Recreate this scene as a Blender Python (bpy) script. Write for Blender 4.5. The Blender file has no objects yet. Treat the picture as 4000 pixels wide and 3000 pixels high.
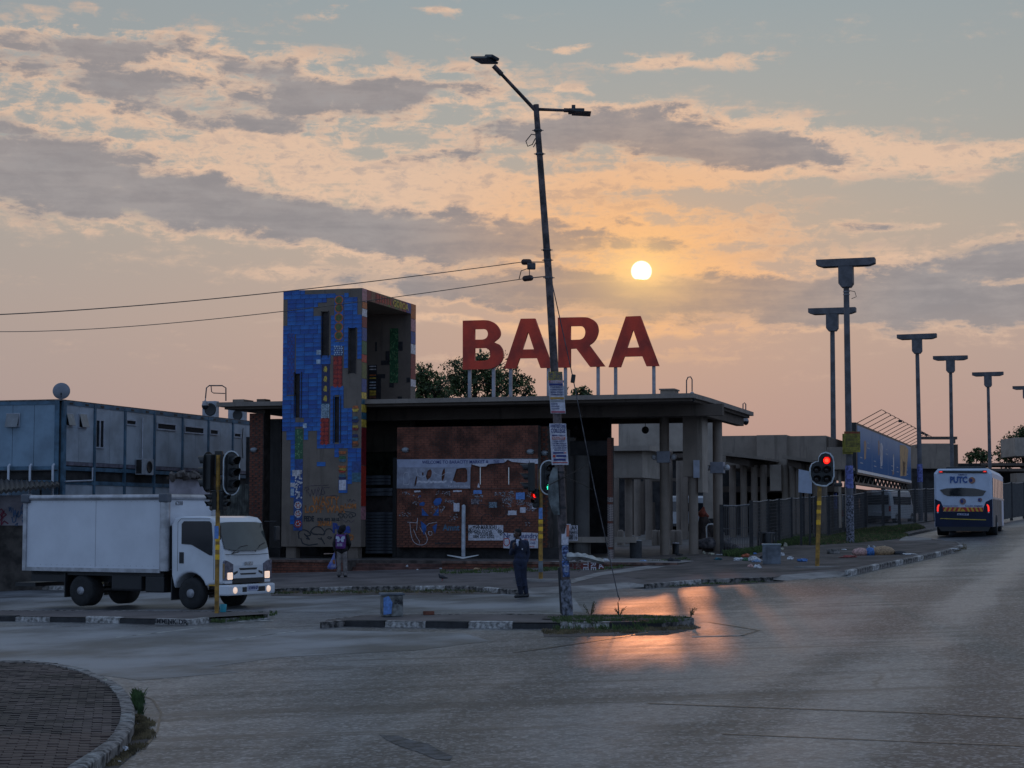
import bpy, bmesh, math, random
from mathutils import Vector, Matrix, noise
random.seed(7)
R = math.radians
sc = bpy.context.scene
COL = sc.collection

# ------------------------------------------------------------------ camera
CAMZ = 2.1
PITCH = math.atan(285.5 / 4000.0)
cam = bpy.data.objects.new('camera', bpy.data.cameras.new('camera'))
COL.objects.link(cam)
cam.location = (0, 0, CAMZ)
cam.rotation_euler = (R(90) + PITCH, 0, 0)
cam.data.sensor_width = 36.0
cam.data.lens = 36.0 * 4000.0 / 2212.0
cam.data.clip_start = 0.1
cam.data.clip_end = 3000
sc.camera = cam

# ------------------------------------------------------------------ exposure
sc.view_settings.view_transform = 'Standard'
sc.view_settings.look = 'None'
sc.view_settings.exposure = 0.0
sc.view_settings.gamma = 1.0
sc.view_settings.use_curve_mapping = False

# ------------------------------------------------------------------ sun
SUN_AZ, SUN_EL = math.atan(281 / 4000.0), R(7.45)
SUND = Vector((math.sin(SUN_AZ) * math.cos(SUN_EL), math.cos(SUN_AZ) * math.cos(SUN_EL), math.sin(SUN_EL)))
sl = bpy.data.lights.new('sun', 'SUN')
sl.energy = 0.14
sl.angle = R(0.9)
sl.color = (1.0, 0.36, 0.14)
so = bpy.data.objects.new('sun', sl)
COL.objects.link(so)
so.rotation_euler = (-SUND).to_track_quat('-Z', 'Y').to_euler()

# ------------------------------------------------------------------ world: sky with cloud layers
W = bpy.data.worlds.new("World")
sc.world = W
W.use_nodes = True
W.cycles.sampling_method = 'MANUAL'
W.cycles.sample_map_resolution = 512
nt = W.node_tree
nt.nodes.clear()


class NG:
    """tiny helper that writes node maths"""
    def __init__(s, nt): s.nt = nt
    def n(s, typ, **kw):
        k = s.nt.nodes.new(typ)
        for a, b in kw.items(): setattr(k, a, b)
        return k
    def put(s, sock, v):
        if isinstance(v, bpy.types.NodeSocket): s.nt.links.new(v, sock)
        else:
            try: sock.default_value = v
            except Exception: sock.default_value = (v, v, v)
    def m(s, op, a, b=0.0, c=0.0, clamp=False):
        k = s.n('ShaderNodeMath', operation=op, use_clamp=clamp)
        s.put(k.inputs[0], a); s.put(k.inputs[1], b); s.put(k.inputs[2], c)
        return k.outputs[0]
    def v(s, op, a, b=(0, 0, 0)):
        k = s.n('ShaderNodeVectorMath', operation=op)
        s.put(k.inputs[0], a); s.put(k.inputs[1], b)
        return k.outputs['Value'] if op in ('DOT_PRODUCT', 'LENGTH', 'DISTANCE') else k.outputs[0]
    def comb(s, x, y, z=0.0):
        k = s.n('ShaderNodeCombineXYZ')
        s.put(k.inputs[0], x); s.put(k.inputs[1], y); s.put(k.inputs[2], z)
        return k.outputs[0]
    def sep(s, v):
        k = s.n('ShaderNodeSeparateXYZ'); s.put(k.inputs[0], v)
        return k.outputs
    def noise(s, vec, scale, detail=4.0, rough=0.55, dist=0.0, lac=2.0, out=0):
        k = s.n('ShaderNodeTexNoise'); s.put(k.inputs['Vector'], vec)
        k.inputs['Scale'].default_value = scale; k.inputs['Detail'].default_value = detail
        k.inputs['Roughness'].default_value = rough; k.inputs['Distortion'].default_value = dist
        k.inputs['Lacunarity'].default_value = lac
        return k.outputs[out]
    def ss(s, x, a, b, lo=0.0, hi=1.0):
        k = s.n('ShaderNodeMapRange', interpolation_type='SMOOTHSTEP')
        s.put(k.inputs[0], x); s.put(k.inputs[1], a); s.put(k.inputs[2], b); s.put(k.inputs[3], lo); s.put(k.inputs[4], hi)
        return k.outputs[0]
    def mix(s, f, a, b, blend='MIX'):
        k = s.n('ShaderNodeMix', data_type='RGBA', blend_type=blend)
        s.put(k.inputs[0], f)
        for i, c in ((6, a), (7, b)):
            if isinstance(c, (tuple, list)): c = tuple(c)[:3] + (1.0,)
            s.put(k.inputs[i], c)
        return k.outputs[2]
    def ramp(s, f, pts):
        k = s.n('ShaderNodeValToRGB'); cr = k.color_ramp
        while len(cr.elements) > 1: cr.elements.remove(cr.elements[-1])
        cr.elements[0].position = pts[0][0]; cr.elements[0].color = tuple(pts[0][1]) + (1,)
        for p, c in pts[1:]:
            e = cr.elements.new(p); e.color = tuple(c) + (1,)
        s.put(k.inputs[0], f)
        return k.outputs[0]


def lin(r, g, b):
    f = lambda c: (c / 255.0 / 12.92) if c <= 10 else ((c / 255.0 + 0.055) / 1.055) ** 2.4
    return (f(r), f(g), f(b))


g = NG(nt)
tc = g.n('ShaderNodeTexCoord')
D = g.v('NORMALIZE', tc.outputs['Generated'])
x, y, z = g.sep(D)
AZ = g.m('ARCTAN2', x, y)
EL = g.m('ARCSINE', z)
U = g.m('MULTIPLY_ADD', AZ, 4000.0, 1106.0)      # 4000 units per radian, easy to read off the photograph
V = g.m('MULTIPLY_ADD', EL, -4000.0, 1115.0)
# clear sky: physical sky for the whole dome, hazier and warmer around the sun
sky = g.n('ShaderNodeTexSky', sky_type='NISHITA')
sky.sun_disc = False
sky.sun_elevation = SUN_EL
sky.sun_rotation = SUN_AZ
sky.altitude = 1500; sky.air_density = 1.3; sky.dust_density = 1.0; sky.ozone_density = 2.0
nish = g.v('SCALE', sky.outputs[0]); nish.node.inputs['Scale'].default_value = 0.09
nish = g.mix(0.8, nish, (0.285, 0.405, 0.645))          # dusk blue away from the sun
front = g.ss(g.v('DOT_PRODUCT', D, tuple(SUND)), 0.15, 0.95)
haze = g.ramp(g.m('DIVIDE', g.m('SUBTRACT', 1115.0, V), 1400.0), [
    (0.0, lin(164, 136, 132)), (0.13, lin(184, 152, 142)), (0.30, lin(190, 165, 150)), (0.45, lin(184, 171, 157)),
    (0.60, lin(168, 169, 164)), (0.80, lin(152, 164, 168)), (1.0, lin(140, 154, 162))])
# slightly greyer to the left and right of the sun
side = g.ss(g.m('ABSOLUTE', g.m('SUBTRACT', U, 1387.0)), 150.0, 1700.0)
haze = g.mix(g.m('MULTIPLY', side, 0.42), haze, lin(150, 150, 152))
base = g.mix(front, nish, haze)
sx = g.m('SUBTRACT', U, 1387.0); sy = g.m('SUBTRACT', V, 588.0)
rs = g.m('SQRT', g.m('ADD', g.m('MULTIPLY', g.m('MULTIPLY', sx, sx), 0.45), g.m('MULTIPLY', sy, sy)))
g1 = g.m('POWER', 2.718, g.m('MULTIPLY', rs, -1 / 150.0))
g2 = g.m('POWER', 2.718, g.m('MULTIPLY', rs, -1 / 42.0))
base = g.mix(g.m('MULTIPLY', g1, 0.62), base, lin(242, 176, 122))

# cloud density
P = g.comb(g.m('MULTIPLY', U, 1 / 300.0), g.m('MULTIPLY', V, 1 / 110.0), 0.0)
wn = g.noise(P, 1.3, 3.0, 0.5, out=1)
wv = g.v('SUBTRACT', wn, (0.5, 0.5, 0.5))
wx, wy, wz = g.sep(wv)
Uw = g.m('MULTIPLY_ADD', wx, 260.0, U)
Vw = g.m('MULTIPLY_ADD', wy, 90.0, V)
fb = g.noise(P, 1.7, 7.0, 0.60, 0.3)
fine = g.noise(g.comb(g.m('MULTIPLY', U, 1 / 52.0), g.m('MULTIPLY', V, 1 / 27.0), 3.3), 1.0, 7.0, 0.68, 0.35)
streak = g.noise(g.comb(g.m('MULTIPLY', U, 1 / 240.0), g.m('MULTIPLY', V, 1 / 26.0), 9.1), 1.0, 6.0, 0.55, 0.5)


def blob(u, v, su, sv, slope, amp):
    a = g.m('SUBTRACT', Uw, u)
    b = g.m('SUBTRACT', g.m('SUBTRACT', Vw, v), g.m('MULTIPLY', a, slope))
    a = g.m('MULTIPLY', a, 1.0 / su); b = g.m('MULTIPLY', b, 1.0 / sv)
    q = g.m('ADD', g.m('MULTIPLY', a, a), g.m('MULTIPLY', b, b))
    return g.m('MULTIPLY', g.m('POWER', 2.718, g.m('MULTIPLY', q, -1.0)), amp)


def total(lst):
    t = 0.0
    for b in lst: t = g.m('ADD', t, blob(*b))
    return t


dark = total([(380, 450, 720, 56, 0.085, 1.05), (1010, 520, 360, 30, 0.05, 0.8), (60, 345, 280, 60, 0.15, 0.9),
              (1480, 648, 680, 46, 0.05, 1.0), (1090, 610, 240, 26, 0.02, 0.6), (1560, 315, 330, 50, 0.15, 1.05),
              (1200, 285, 200, 36, 0.0, 0.75), (190, 135, 230, 36, -0.02, 0.85), (300, 220, 300, 42, 0.1, 0.75),
              (620, 180, 190, 36, 0.1, 0.75), (830, 208, 210, 32, -0.05, 0.85), (2200, 575, 240, 42, -0.12, 0.95),
              (2080, 668, 400, 52, 0.05, 1.0), (1240, 480, 220, 16, 0.0, 0.4), (1880, 500, 150, 16, 0.02, 0.55),
              (540, 290, 260, 26, 0.1, 0.5), (700, 245, 200, 22, .1, .45), (1000, 340, 220, 20, 0, .3)])
lite = total([(500, 300, 760, 150, 0.05, 0.62), (200, 130, 300, 70, 0.0, 0.5), (760, 170, 360, 50, 0.05, 0.5),
              (1480, 150, 160, 20, -0.02, 1.0), (945, 30, 60, 10, 0, 0.75), (1250, 108, 34, 14, 0, 0.85),
              (1228, 206, 24, 9, 0, 0.85), (1275, 210, 30, 7, 0, 0.7), (1420, 500, 460, 62, 0.0, 0.62), (1500, 390, 400, 30, 0.0, 0.85),
              (1400, 262, 330, 26, 0.08, 0.9), (1700, 330, 420, 60, 0.08, 0.6), (2050, 350, 300, 36, 0.08, 0.75),
              (1900, 590, 340, 46, 0.05, 0.5), (1250, 775, 560, 20, 0.0, 0.5), (1300, 715, 420, 20, 0.02, 0.75),
              (1560, 590, 200, 20, 0.15, 0.6), (700, 530, 560, 24, 0.05, 0.5), (950, 700, 460, 14, 0, 0.4),
              (900, 430, 460, 70, 0.1, 0.6), (1165, 108, 60, 8, 0, 0.45), (720, 45, 90, 14, -0.2, 0.4)])
fbc = g.m('SUBTRACT', fb, 0.5)
fic = g.m('SUBTRACT', fine, 0.5)
stc = g.m('SUBTRACT', streak, 0.5)
tex = g.m('ADD', g.m('MULTIPLY', fbc, 2.3), g.m('ADD', g.m('MULTIPLY', fic, 1.15), g.m('MULTIPLY', stc, 0.6)))
amp = g.m('MULTIPLY_ADD', g.ss(dark, 0.0, 0.35), 0.65, 0.35)
Fd = g.m('ADD', g.m('MULTIPLY', dark, 1.0), g.m('MULTIPLY', tex, amp))
Fl = g.m('ADD', lite, g.m('MULTIPLY', g.m('ADD', g.m('MULTIPLY', fic, 1.9), g.m('ADD', g.m('MULTIPLY', stc, 1.2), g.m('MULTIPLY', fbc, 1.5))), g.m('MULTIPLY_ADD', g.ss(lite, 0.0, 0.5), 0.9, 0.22)))
near = g.ss(rs, 420.0, 30.0)
litc = g.mix(near, lin(230, 194, 166), lin(250, 188, 130))
darkc = g.mix(near, lin(132, 131, 136), lin(150, 134, 130))
vis = g.ss(V, 1000.0, 640.0)                    # clouds drown in the haze near the horizon
vis = g.m('MULTIPLY_ADD', vis, 0.9, 0.1)
lm = g.m('MULTIPLY', g.m('MULTIPLY', g.ss(Fl, 0.18, 0.85), 0.85), vis)
c1 = g.mix(lm, base, litc)
# shaded texture inside the bright cloud
shade = g.ss(g.m('ADD', g.m('MULTIPLY', fic, 1.4), g.m('ADD', g.m('MULTIPLY', fbc, 1.0), g.m('MULTIPLY', stc, 0.4))), 0.0, 0.34)
c1 = g.mix(g.m('MULTIPLY', g.m('MULTIPLY', shade, g.ss(lite, 0.05, 0.45)), g.m('MULTIPLY', vis, 0.62)), c1, g.mix(near, lin(146, 146, 150), lin(192, 158, 134)))
# lit rims: strongest on the side that faces up, broken along their length
wob = g.m('ADD', 0.55, g.m('MULTIPLY', g.m('ADD', fic, stc), 1.8), clamp=True)
rim = g.m('MULTIPLY', g.m('MULTIPLY', g.ss(Fd, 0.05, 0.42), wob), vis)
c2 = g.mix(g.m('MULTIPLY', rim, 0.85), c1, litc)
dm = g.m('MULTIPLY', g.ss(Fd, 0.28, 0.72), vis)
dvar = g.ss(g.m('ADD', g.m('MULTIPLY', fic, 0.8), g.m('ADD', stc, g.m('MULTIPLY', fbc, 1.0))), -0.3, 0.3)
c3 = g.mix(g.m('MULTIPLY', dm, 0.93), c2, g.mix(g.m('MULTIPLY', dvar, 0.75), g.mix(near, lin(158, 152, 152), lin(196, 160, 132)), darkc))
c3 = g.mix(front, base, c3)
# the sun itself, half sunk in a cloud edge
c3 = g.mix(g.m('MULTIPLY', g2, 1.0), c3, (1.25, 0.78, 0.28))
ang = g.m('SQRT', g.m('ADD', g.m('MULTIPLY', sx, sx), g.m('MULTIPLY', sy, sy)))
disc = g.ss(ang, 24.0, 14.0)
cut = g.m('MULTIPLY', g.ss(g.m('ADD', sy, g.m('MULTIPLY', g.m('ADD', fic, stc), 22.0)), 18.0, 11.0), disc)
c3 = g.mix(disc, c3, lin(255, 214, 110))
c3 = g.mix(cut, c3, (6.0, 5.4, 4.0))
# below the horizon the dome shows dull ground
c3 = g.mix(g.ss(z, -0.02, -0.10), c3, (0.035, 0.032, 0.034))
bg = g.n('ShaderNodeBackground'); g.put(bg.inputs[0], c3); bg.inputs[1].default_value = 1.0
out = g.n('ShaderNodeOutputWorld')
nt.links.new(bg.outputs[0], out.inputs[0])

# ------------------------------------------------------------------ helpers: places
def gz(x, y):
    """height of the ground: it rises gently to the right and away"""
    xx = max(-60.0, min(60.0, x))
    yy = y - 47.0
    if yy > 65: yy = 65 + (yy - 65) * 0.45
    if yy > 110: yy = 110 + (yy - 110) * 0.2
    return 0.032 * xx + 0.0135 * yy

CP, SP_ = math.cos(PITCH), math.sin(PITCH)
def ray(u, v):
    a, b = (u - 1106.0) / 4000.0, (829.5 - v) / 4000.0
    return Vector((a, CP - b * SP_, SP_ + b * CP))
def atY(u, v, Y):
    d = ray(u, v); k = Y / d.y
    return Vector((d.x * k, Y, CAMZ + d.z * k))
def G(u, v, h=0.0):
    """the point of the ground (raised by h) that the photograph shows at (u, v)"""
    d = ray(u, v); lo, hi = 3.0, 400.0
    f = lambda k: CAMZ + d.z * k - gz(d.x * k, d.y * k) - h
    for _ in range(60):
        mid = (lo + hi) / 2
        if f(mid) > 0: lo = mid
        else: hi = mid
    return Vector((d.x * lo, d.y * lo, gz(d.x * lo, d.y * lo) + h))
def hgt(u, v, p):
    """height above p of the point straight above it seen at row v"""
    return atY(u, v, p.y).z - p.z

PHI = R(17.0)
O = Vector((-5.54, 68.0, 0.0))
U1 = Vector((math.cos(PHI), -math.sin(PHI), 0)); U2 = Vector((math.sin(PHI), math.cos(PHI), 0))
def SZ(u, v, t):
    """(s, z) on the plane t of the station's grid"""
    d = ray(u, v); c = Vector((0, 0, CAMZ)) - O - U2 * t
    k = -c.dot(U2) / d.dot(U2); p = c + d * k
    return p.dot(U1), p.z
def S(u, t): return SZ(u, 1115, t)[0]
def Z(u, v, t): return SZ(u, v, t)[1]
def TZ(u, v, s):
    d = ray(u, v); c = Vector((0, 0, CAMZ)) - O - U1 * s
    k = -c.dot(U1) / d.dot(U1); p = c + d * k
    return p.dot(U2), p.z
def LW(s, t, z=0.0): return O + U1 * s + U2 * t + Vector((0, 0, z))

# ------------------------------------------------------------------ helpers: objects
def tag(o, label=None, cat=None, group=None, kind=None):
    if label: o['label'] = label
    if cat: o['category'] = cat
    if group: o['group'] = group
    if kind: o['kind'] = kind
    return o
def thing(name, label, cat, loc=(0, 0, 0), rz=0.0, group=None):
    o = bpy.data.objects.new(name, None); o.empty_display_size = 0.3
    COL.objects.link(o); o.location = loc; o.rotation_euler = (0, 0, rz)
    return tag(o, label, cat, group)
def kids(o): return [c for c in bpy.data.objects if c.parent == o]
def copy_tree(o, parent=None):
    c = o.copy(); COL.objects.link(c); c.parent = parent
    for ch in kids(o): copy_tree(ch, c)
    return c

class MB:
    """collects shapes, then builds them as ONE mesh object"""
    def __init__(s): s.v = []; s.f = []; s.sm = []
    def add(s, vs, fs, mat=None, smooth=False):
        k = len(s.v)
        for p in vs: s.v.append(tuple(mat @ Vector(p)) if mat is not None else tuple(p))
        for f in fs: s.f.append(tuple(i + k for i in f)); s.sm.append(smooth)
        return s
    def box(s, x0, x1, y0, y1, z0, z1, mat=None):
        return s.add([(x0, y0, z0), (x1, y0, z0), (x1, y1, z0), (x0, y1, z0), (x0, y0, z1), (x1, y0, z1), (x1, y1, z1), (x0, y1, z1)],
                     [(0, 3, 2, 1), (4, 5, 6, 7), (0, 1, 5, 4), (1, 2, 6, 5), (2, 3, 7, 6), (3, 0, 4, 7)], mat)
    def cbox(s, x0, x1, y0, y1, z0, z1, b=0.02, mat=None):
        """box with bevelled edges"""
        bm = bmesh.new(); bmesh.ops.create_cube(bm, size=1)
        for v in bm.verts: v.co = ((x0 + x1) / 2 + v.co.x * (x1 - x0), (y0 + y1) / 2 + v.co.y * (y1 - y0), (z0 + z1) / 2 + v.co.z * (z1 - z0))
        bmesh.ops.bevel(bm, geom=list(bm.edges), offset=b, segments=2, affect='EDGES', profile=0.6)
        bm.verts.index_update()
        s.add([v.co[:] for v in bm.verts], [[v.index for v in f.verts] for f in bm.faces], mat); bm.free()
        return s
    def prism(s, pts, y0, y1, mat=None, axis='y'):
        """polygon (convex or not) extruded along an axis; pts are (x,z) for y, (x,y) for z, (y,z) for x"""
        n = len(pts)
        def P(p, q): return {'y': (p[0], q, p[1]), 'z': (p[0], p[1], q), 'x': (q, p[0], p[1])}[axis]
        vs = [P(p, y0) for p in pts] + [P(p, y1) for p in pts]
        fs = [tuple(range(n)), tuple(range(2 * n - 1, n - 1, -1))] + [(i, (i + n), (i + 1) % n + n, (i + 1) % n) for i in range(n)]
        return s.add(vs, fs, mat)
    def tube(s, pts, r, n=8, cap=True, smooth=True):
        """round bar through points, r a radius or one per point"""
        pts = [Vector(p) for p in pts]; k = len(pts)
        rs = r if isinstance(r, (list, tuple)) else [r] * k
        vs = []; up = None
        for i, p in enumerate(pts):
            d = (pts[min(i + 1, k - 1)] - pts[max(i - 1, 0)]).normalized()
            if up is None: up = Vector((0, 0, 1)) if abs(d.z) < 0.9 else Vector((1, 0, 0))
            a = d.cross(up).normalized(); b = a.cross(d).normalized(); up = b
            for j in range(n):
                w = 2 * math.pi * j / n
                vs.append(p + (a * math.cos(w) + b * math.sin(w)) * rs[i])
        fs = [(i * n + j, i * n + (j + 1) % n, (i + 1) * n + (j + 1) % n, (i + 1) * n + j) for i in range(k - 1) for j in range(n)]
        s.add(vs, fs, None, smooth)
        if cap:
            s.add(vs[:n], [tuple(range(n))][::1]); s.add(vs[-n:], [tuple(range(n - 1, -1, -1))])
        return s
    def lathe(s, prof, n=16, mat=None, smooth=True):
        """prof: (r, z) pairs turned about z"""
        k = len(prof); vs = []
        for r, z in prof:
            for j in range(n):
                w = 2 * math.pi * j / n; vs.append((r * math.cos(w), r * math.sin(w), z))
        fs = [(i * n + j, i * n + (j + 1) % n, (i + 1) * n + (j + 1) % n, (i + 1) * n + j) for i in range(k - 1) for j in range(n)]
        s.add(vs, fs, mat, smooth)
        if prof[0][0] > 1e-4: s.add(vs[:n], [tuple(range(n - 1, -1, -1))], mat)
        if prof[-1][0] > 1e-4: s.add(vs[-n:], [tuple(range(n))], mat)
        return s
    def ball(s, c, r, n=10, m=7, mat=None):
        rx, ry, rz = r if isinstance(r, (tuple, list)) else (r, r, r)
        M = (mat or Matrix()) @ Matrix.Translation(c) @ Matrix.Diagonal((rx, ry, rz, 1))
        return s.lathe([(max(0.0001, math.sin(math.pi * i / m)), -math.cos(math.pi * i / m)) for i in range(m + 1)], n, M)
    def mesh(s, name, m=None):
        me = bpy.data.meshes.new(name); me.from_pydata(s.v, [], s.f); me.validate()
        if len(me.polygons) == len(s.sm): me.polygons.foreach_set('use_smooth', s.sm)
        if m: me.materials.append(m)
        return me
    def build(s, name, m, parent=None, loc=None, rot=None, kind=None, label=None):
        o = bpy.data.objects.new(name, s.mesh(name, m)); COL.objects.link(o)
        if parent: o.parent = parent
        if loc is not None: o.location = loc
        if rot is not None: o.rotation_euler = rot
        if kind: o['kind'] = kind
        if label: o['label'] = label
        return o
def link(name, me, parent=None, mat=None, kind=None):
    o = bpy.data.objects.new(name, me); COL.objects.link(o)
    if parent: o.parent = parent
    if mat is not None: o.matrix_local = mat
    if kind: o['kind'] = kind
    return o
def TR(x=0, y=0, z=0, rx=0, ry=0, rz=0, s=1.0):
    return Matrix.Translation((x, y, z)) @ Matrix.Rotation(rz, 4, 'Z') @ Matrix.Rotation(ry, 4, 'Y') @ Matrix.Rotation(rx, 4, 'X') @ Matrix.Scale(s, 4)

def curve_mesh(build, name, m, extrude):
    """2D filled outlines (lists of closed (x,y) loops) to a mesh of real thickness, standing in the xz plane"""
    cu = bpy.data.curves.new(name, 'CURVE'); cu.dimensions = '2D'; cu.fill_mode = 'BOTH'; cu.extrude = extrude
    for loop in build:
        sp = cu.splines.new('POLY'); sp.points.add(len(loop) - 1)
        for i, (a, b) in enumerate(loop): sp.points[i].co = (a, b, 0, 1)
        sp.use_cyclic_u = True
    return conv(cu, name, m)
def conv(cu, name, m):
    t = bpy.data.objects.new('tmp', cu); COL.objects.link(t)
    dg = bpy.context.evaluated_depsgraph_get()
    me = bpy.data.meshes.new_from_object(t.evaluated_get(dg)); me.name = name
    bpy.data.objects.remove(t); bpy.data.curves.remove(cu)
    me.transform(Matrix.Rotation(R(90), 4, 'X'))
    me.materials.clear(); me.materials.append(m)
    return me
def text_mesh(s, name, m, size, width=None, depth=0.002, bold=0.0, align='CENTER', shear=0.0):
    """lettering standing in the xz plane, facing -y"""
    cu = bpy.data.curves.new(name, 'FONT'); cu.body = s; cu.size = size; cu.extrude = depth; cu.offset = bold * size
    cu.align_x = align; cu.align_y = 'CENTER'; cu.shear = shear; cu.resolution_u = 2
    me = conv(cu, name, m)
    if width and len(me.vertices):
        xs = [v.co.x for v in me.vertices]; w = max(xs) - min(xs)
        if w > 0: me.transform(Matrix.Diagonal((width / w, 1, 1, 1)))
    return me
def text(s, name, m, size, parent, mat, width=None, depth=0.002, bold=0.0, align='CENTER', shear=0.0, label=None):
    o = link(name, text_mesh(s, name, m, size, width, depth, bold, align, shear), parent, mat)
    if label: o['label'] = label
    return o

# ------------------------------------------------------------------ materials
_M = {}
def mat(name, col, rough=0.7, var=0.15, scale=3.0, bump=0.1, metal=0.0, col2=None, coat=0.0, emit=None, es=0.0, spec=0.5, stretch=(1, 1, 1), bscale=None):
    if name in _M: return _M[name]
    m = bpy.data.materials.new(name); m.use_nodes = True; nt = m.node_tree; nt.nodes.clear(); q = NG(nt)
    b = q.n('ShaderNodeBsdfPrincipled'); o = q.n('ShaderNodeOutputMaterial'); nt.links.new(b.outputs[0], o.inputs[0])
    t = q.n('ShaderNodeTexCoord'); co = q.v('MULTIPLY', t.outputs['Object'], stretch)
    n1 = q.noise(co, scale, 5.0, 0.6)
    c2 = col2 or tuple(c * (1 - var * 2.2) for c in col)
    c1 = tuple(min(1, c * (1 + var * 0.8)) for c in col)
    q.put(b.inputs['Base Color'], q.mix(q.ss(n1, 0.33, 0.67), c2, c1))
    q.put(b.inputs['Roughness'], q.m('ADD', rough, q.m('MULTIPLY', q.m('SUBTRACT', n1, 0.5), 0.25), clamp=True))
    b.inputs['Metallic'].default_value = metal; b.inputs['Coat Weight'].default_value = coat
    b.inputs['Specular IOR Level'].default_value = spec
    if bump:
        k = q.n('ShaderNodeBump'); k.inputs['Strength'].default_value = bump; k.inputs['Distance'].default_value = 0.02
        q.put(k.inputs['Height'], q.noise(t.outputs['Object'], bscale or scale * 6, 4.0, 0.6)); nt.links.new(k.outputs[0], b.inputs['Normal'])
    if emit:
        b.inputs['Emission Color'].default_value = tuple(emit) + (1,); b.inputs['Emission Strength'].default_value = es
    _M[name] = m
    return m
def concrete(name, col, stain=0.5):
    """board-marked concrete with rain streaks"""
    if name in _M: return _M[name]
    m = bpy.data.materials.new(name); m.use_nodes = True; nt = m.node_tree; nt.nodes.clear(); q = NG(nt)
    b = q.n('ShaderNodeBsdfPrincipled'); o = q.n('ShaderNodeOutputMaterial'); nt.links.new(b.outputs[0], o.inputs[0])
    t = q.n('ShaderNodeTexCoord').outputs['Object']
    streak = q.noise(q.v('MULTIPLY', t, (2.2, 2.2, 0.22)), 1.6, 5.0, 0.65)
    blot = q.noise(t, 0.9, 6.0, 0.62); fine = q.noise(t, 14.0, 4.0, 0.6)
    c = q.mix(q.ss(blot, 0.3, 0.7), tuple(k * 0.72 for k in col), col)
    c = q.mix(q.m('MULTIPLY', q.ss(streak, 0.52, 0.68), stain), c, tuple(k * 0.38 for k in col))
    c = q.mix(q.m('MULTIPLY', q.ss(fine, 0.55, 0.75), 0.25), c, tuple(min(1, k * 1.25) for k in col))
    q.put(b.inputs['Base Color'], c); b.inputs['Roughness'].default_value = 0.88
    k = q.n('ShaderNodeBump'); k.inputs['Strength'].default_value = 0.25; k.inputs['Distance'].default_value = 0.02
    q.put(k.inputs['Height'], fine); nt.links.new(k.outputs[0], b.inputs['Normal'])
    _M[name] = m
    return m
def glass(name, col=(0.02, 0.025, 0.03), rough=0.06):
    return mat(name, col, rough, 0.05, 1.0, 0.0, spec=0.6)

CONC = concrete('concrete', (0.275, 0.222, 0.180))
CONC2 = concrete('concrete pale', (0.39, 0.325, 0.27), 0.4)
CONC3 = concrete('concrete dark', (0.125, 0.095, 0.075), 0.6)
BLACK = mat('black plastic', (0.018, 0.018, 0.02), 0.5, 0.1, 4, 0.05)
RUBBER = mat('rubber', (0.02, 0.02, 0.021), 0.8, 0.2, 9, 0.3)
STEEL = mat('galvanised steel', (0.30, 0.30, 0.31), 0.5, 0.2, 5, 0.1, metal=0.55)
STEELD = mat('dull painted steel', (0.13, 0.12, 0.125), 0.6, 0.3, 5, 0.15, metal=0.3)
WHITE = mat('white paint', (0.72, 0.72, 0.72), 0.4, 0.05, 2, 0.03)
CHROME = mat('chrome', (0.6, 0.6, 0.6), 0.2, 0.05, 2, 0.0, metal=1.0)
PAPER = mat('white paper', (0.62, 0.60, 0.66), 0.8, 0.12, 12, 0.2)
PBLUE = mat('blue paper', (0.14, 0.28, 0.62), 0.8, 0.15, 12, 0.2)
INK = mat('black ink', (0.02, 0.02, 0.025), 0.7, 0.1, 5, 0)
NAVYINK = mat('navy ink', (0.03, 0.04, 0.17), 0.7, 0.1, 5, 0)
REDINK = mat('red ink', (0.45, 0.04, 0.03), 0.7, 0.1, 5, 0)
GOLD = mat('yellow ochre ink', (0.62, 0.36, 0.04), 0.7, 0.1, 5, 0)
from mathutils.geometry import tessellate_polygon

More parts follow.
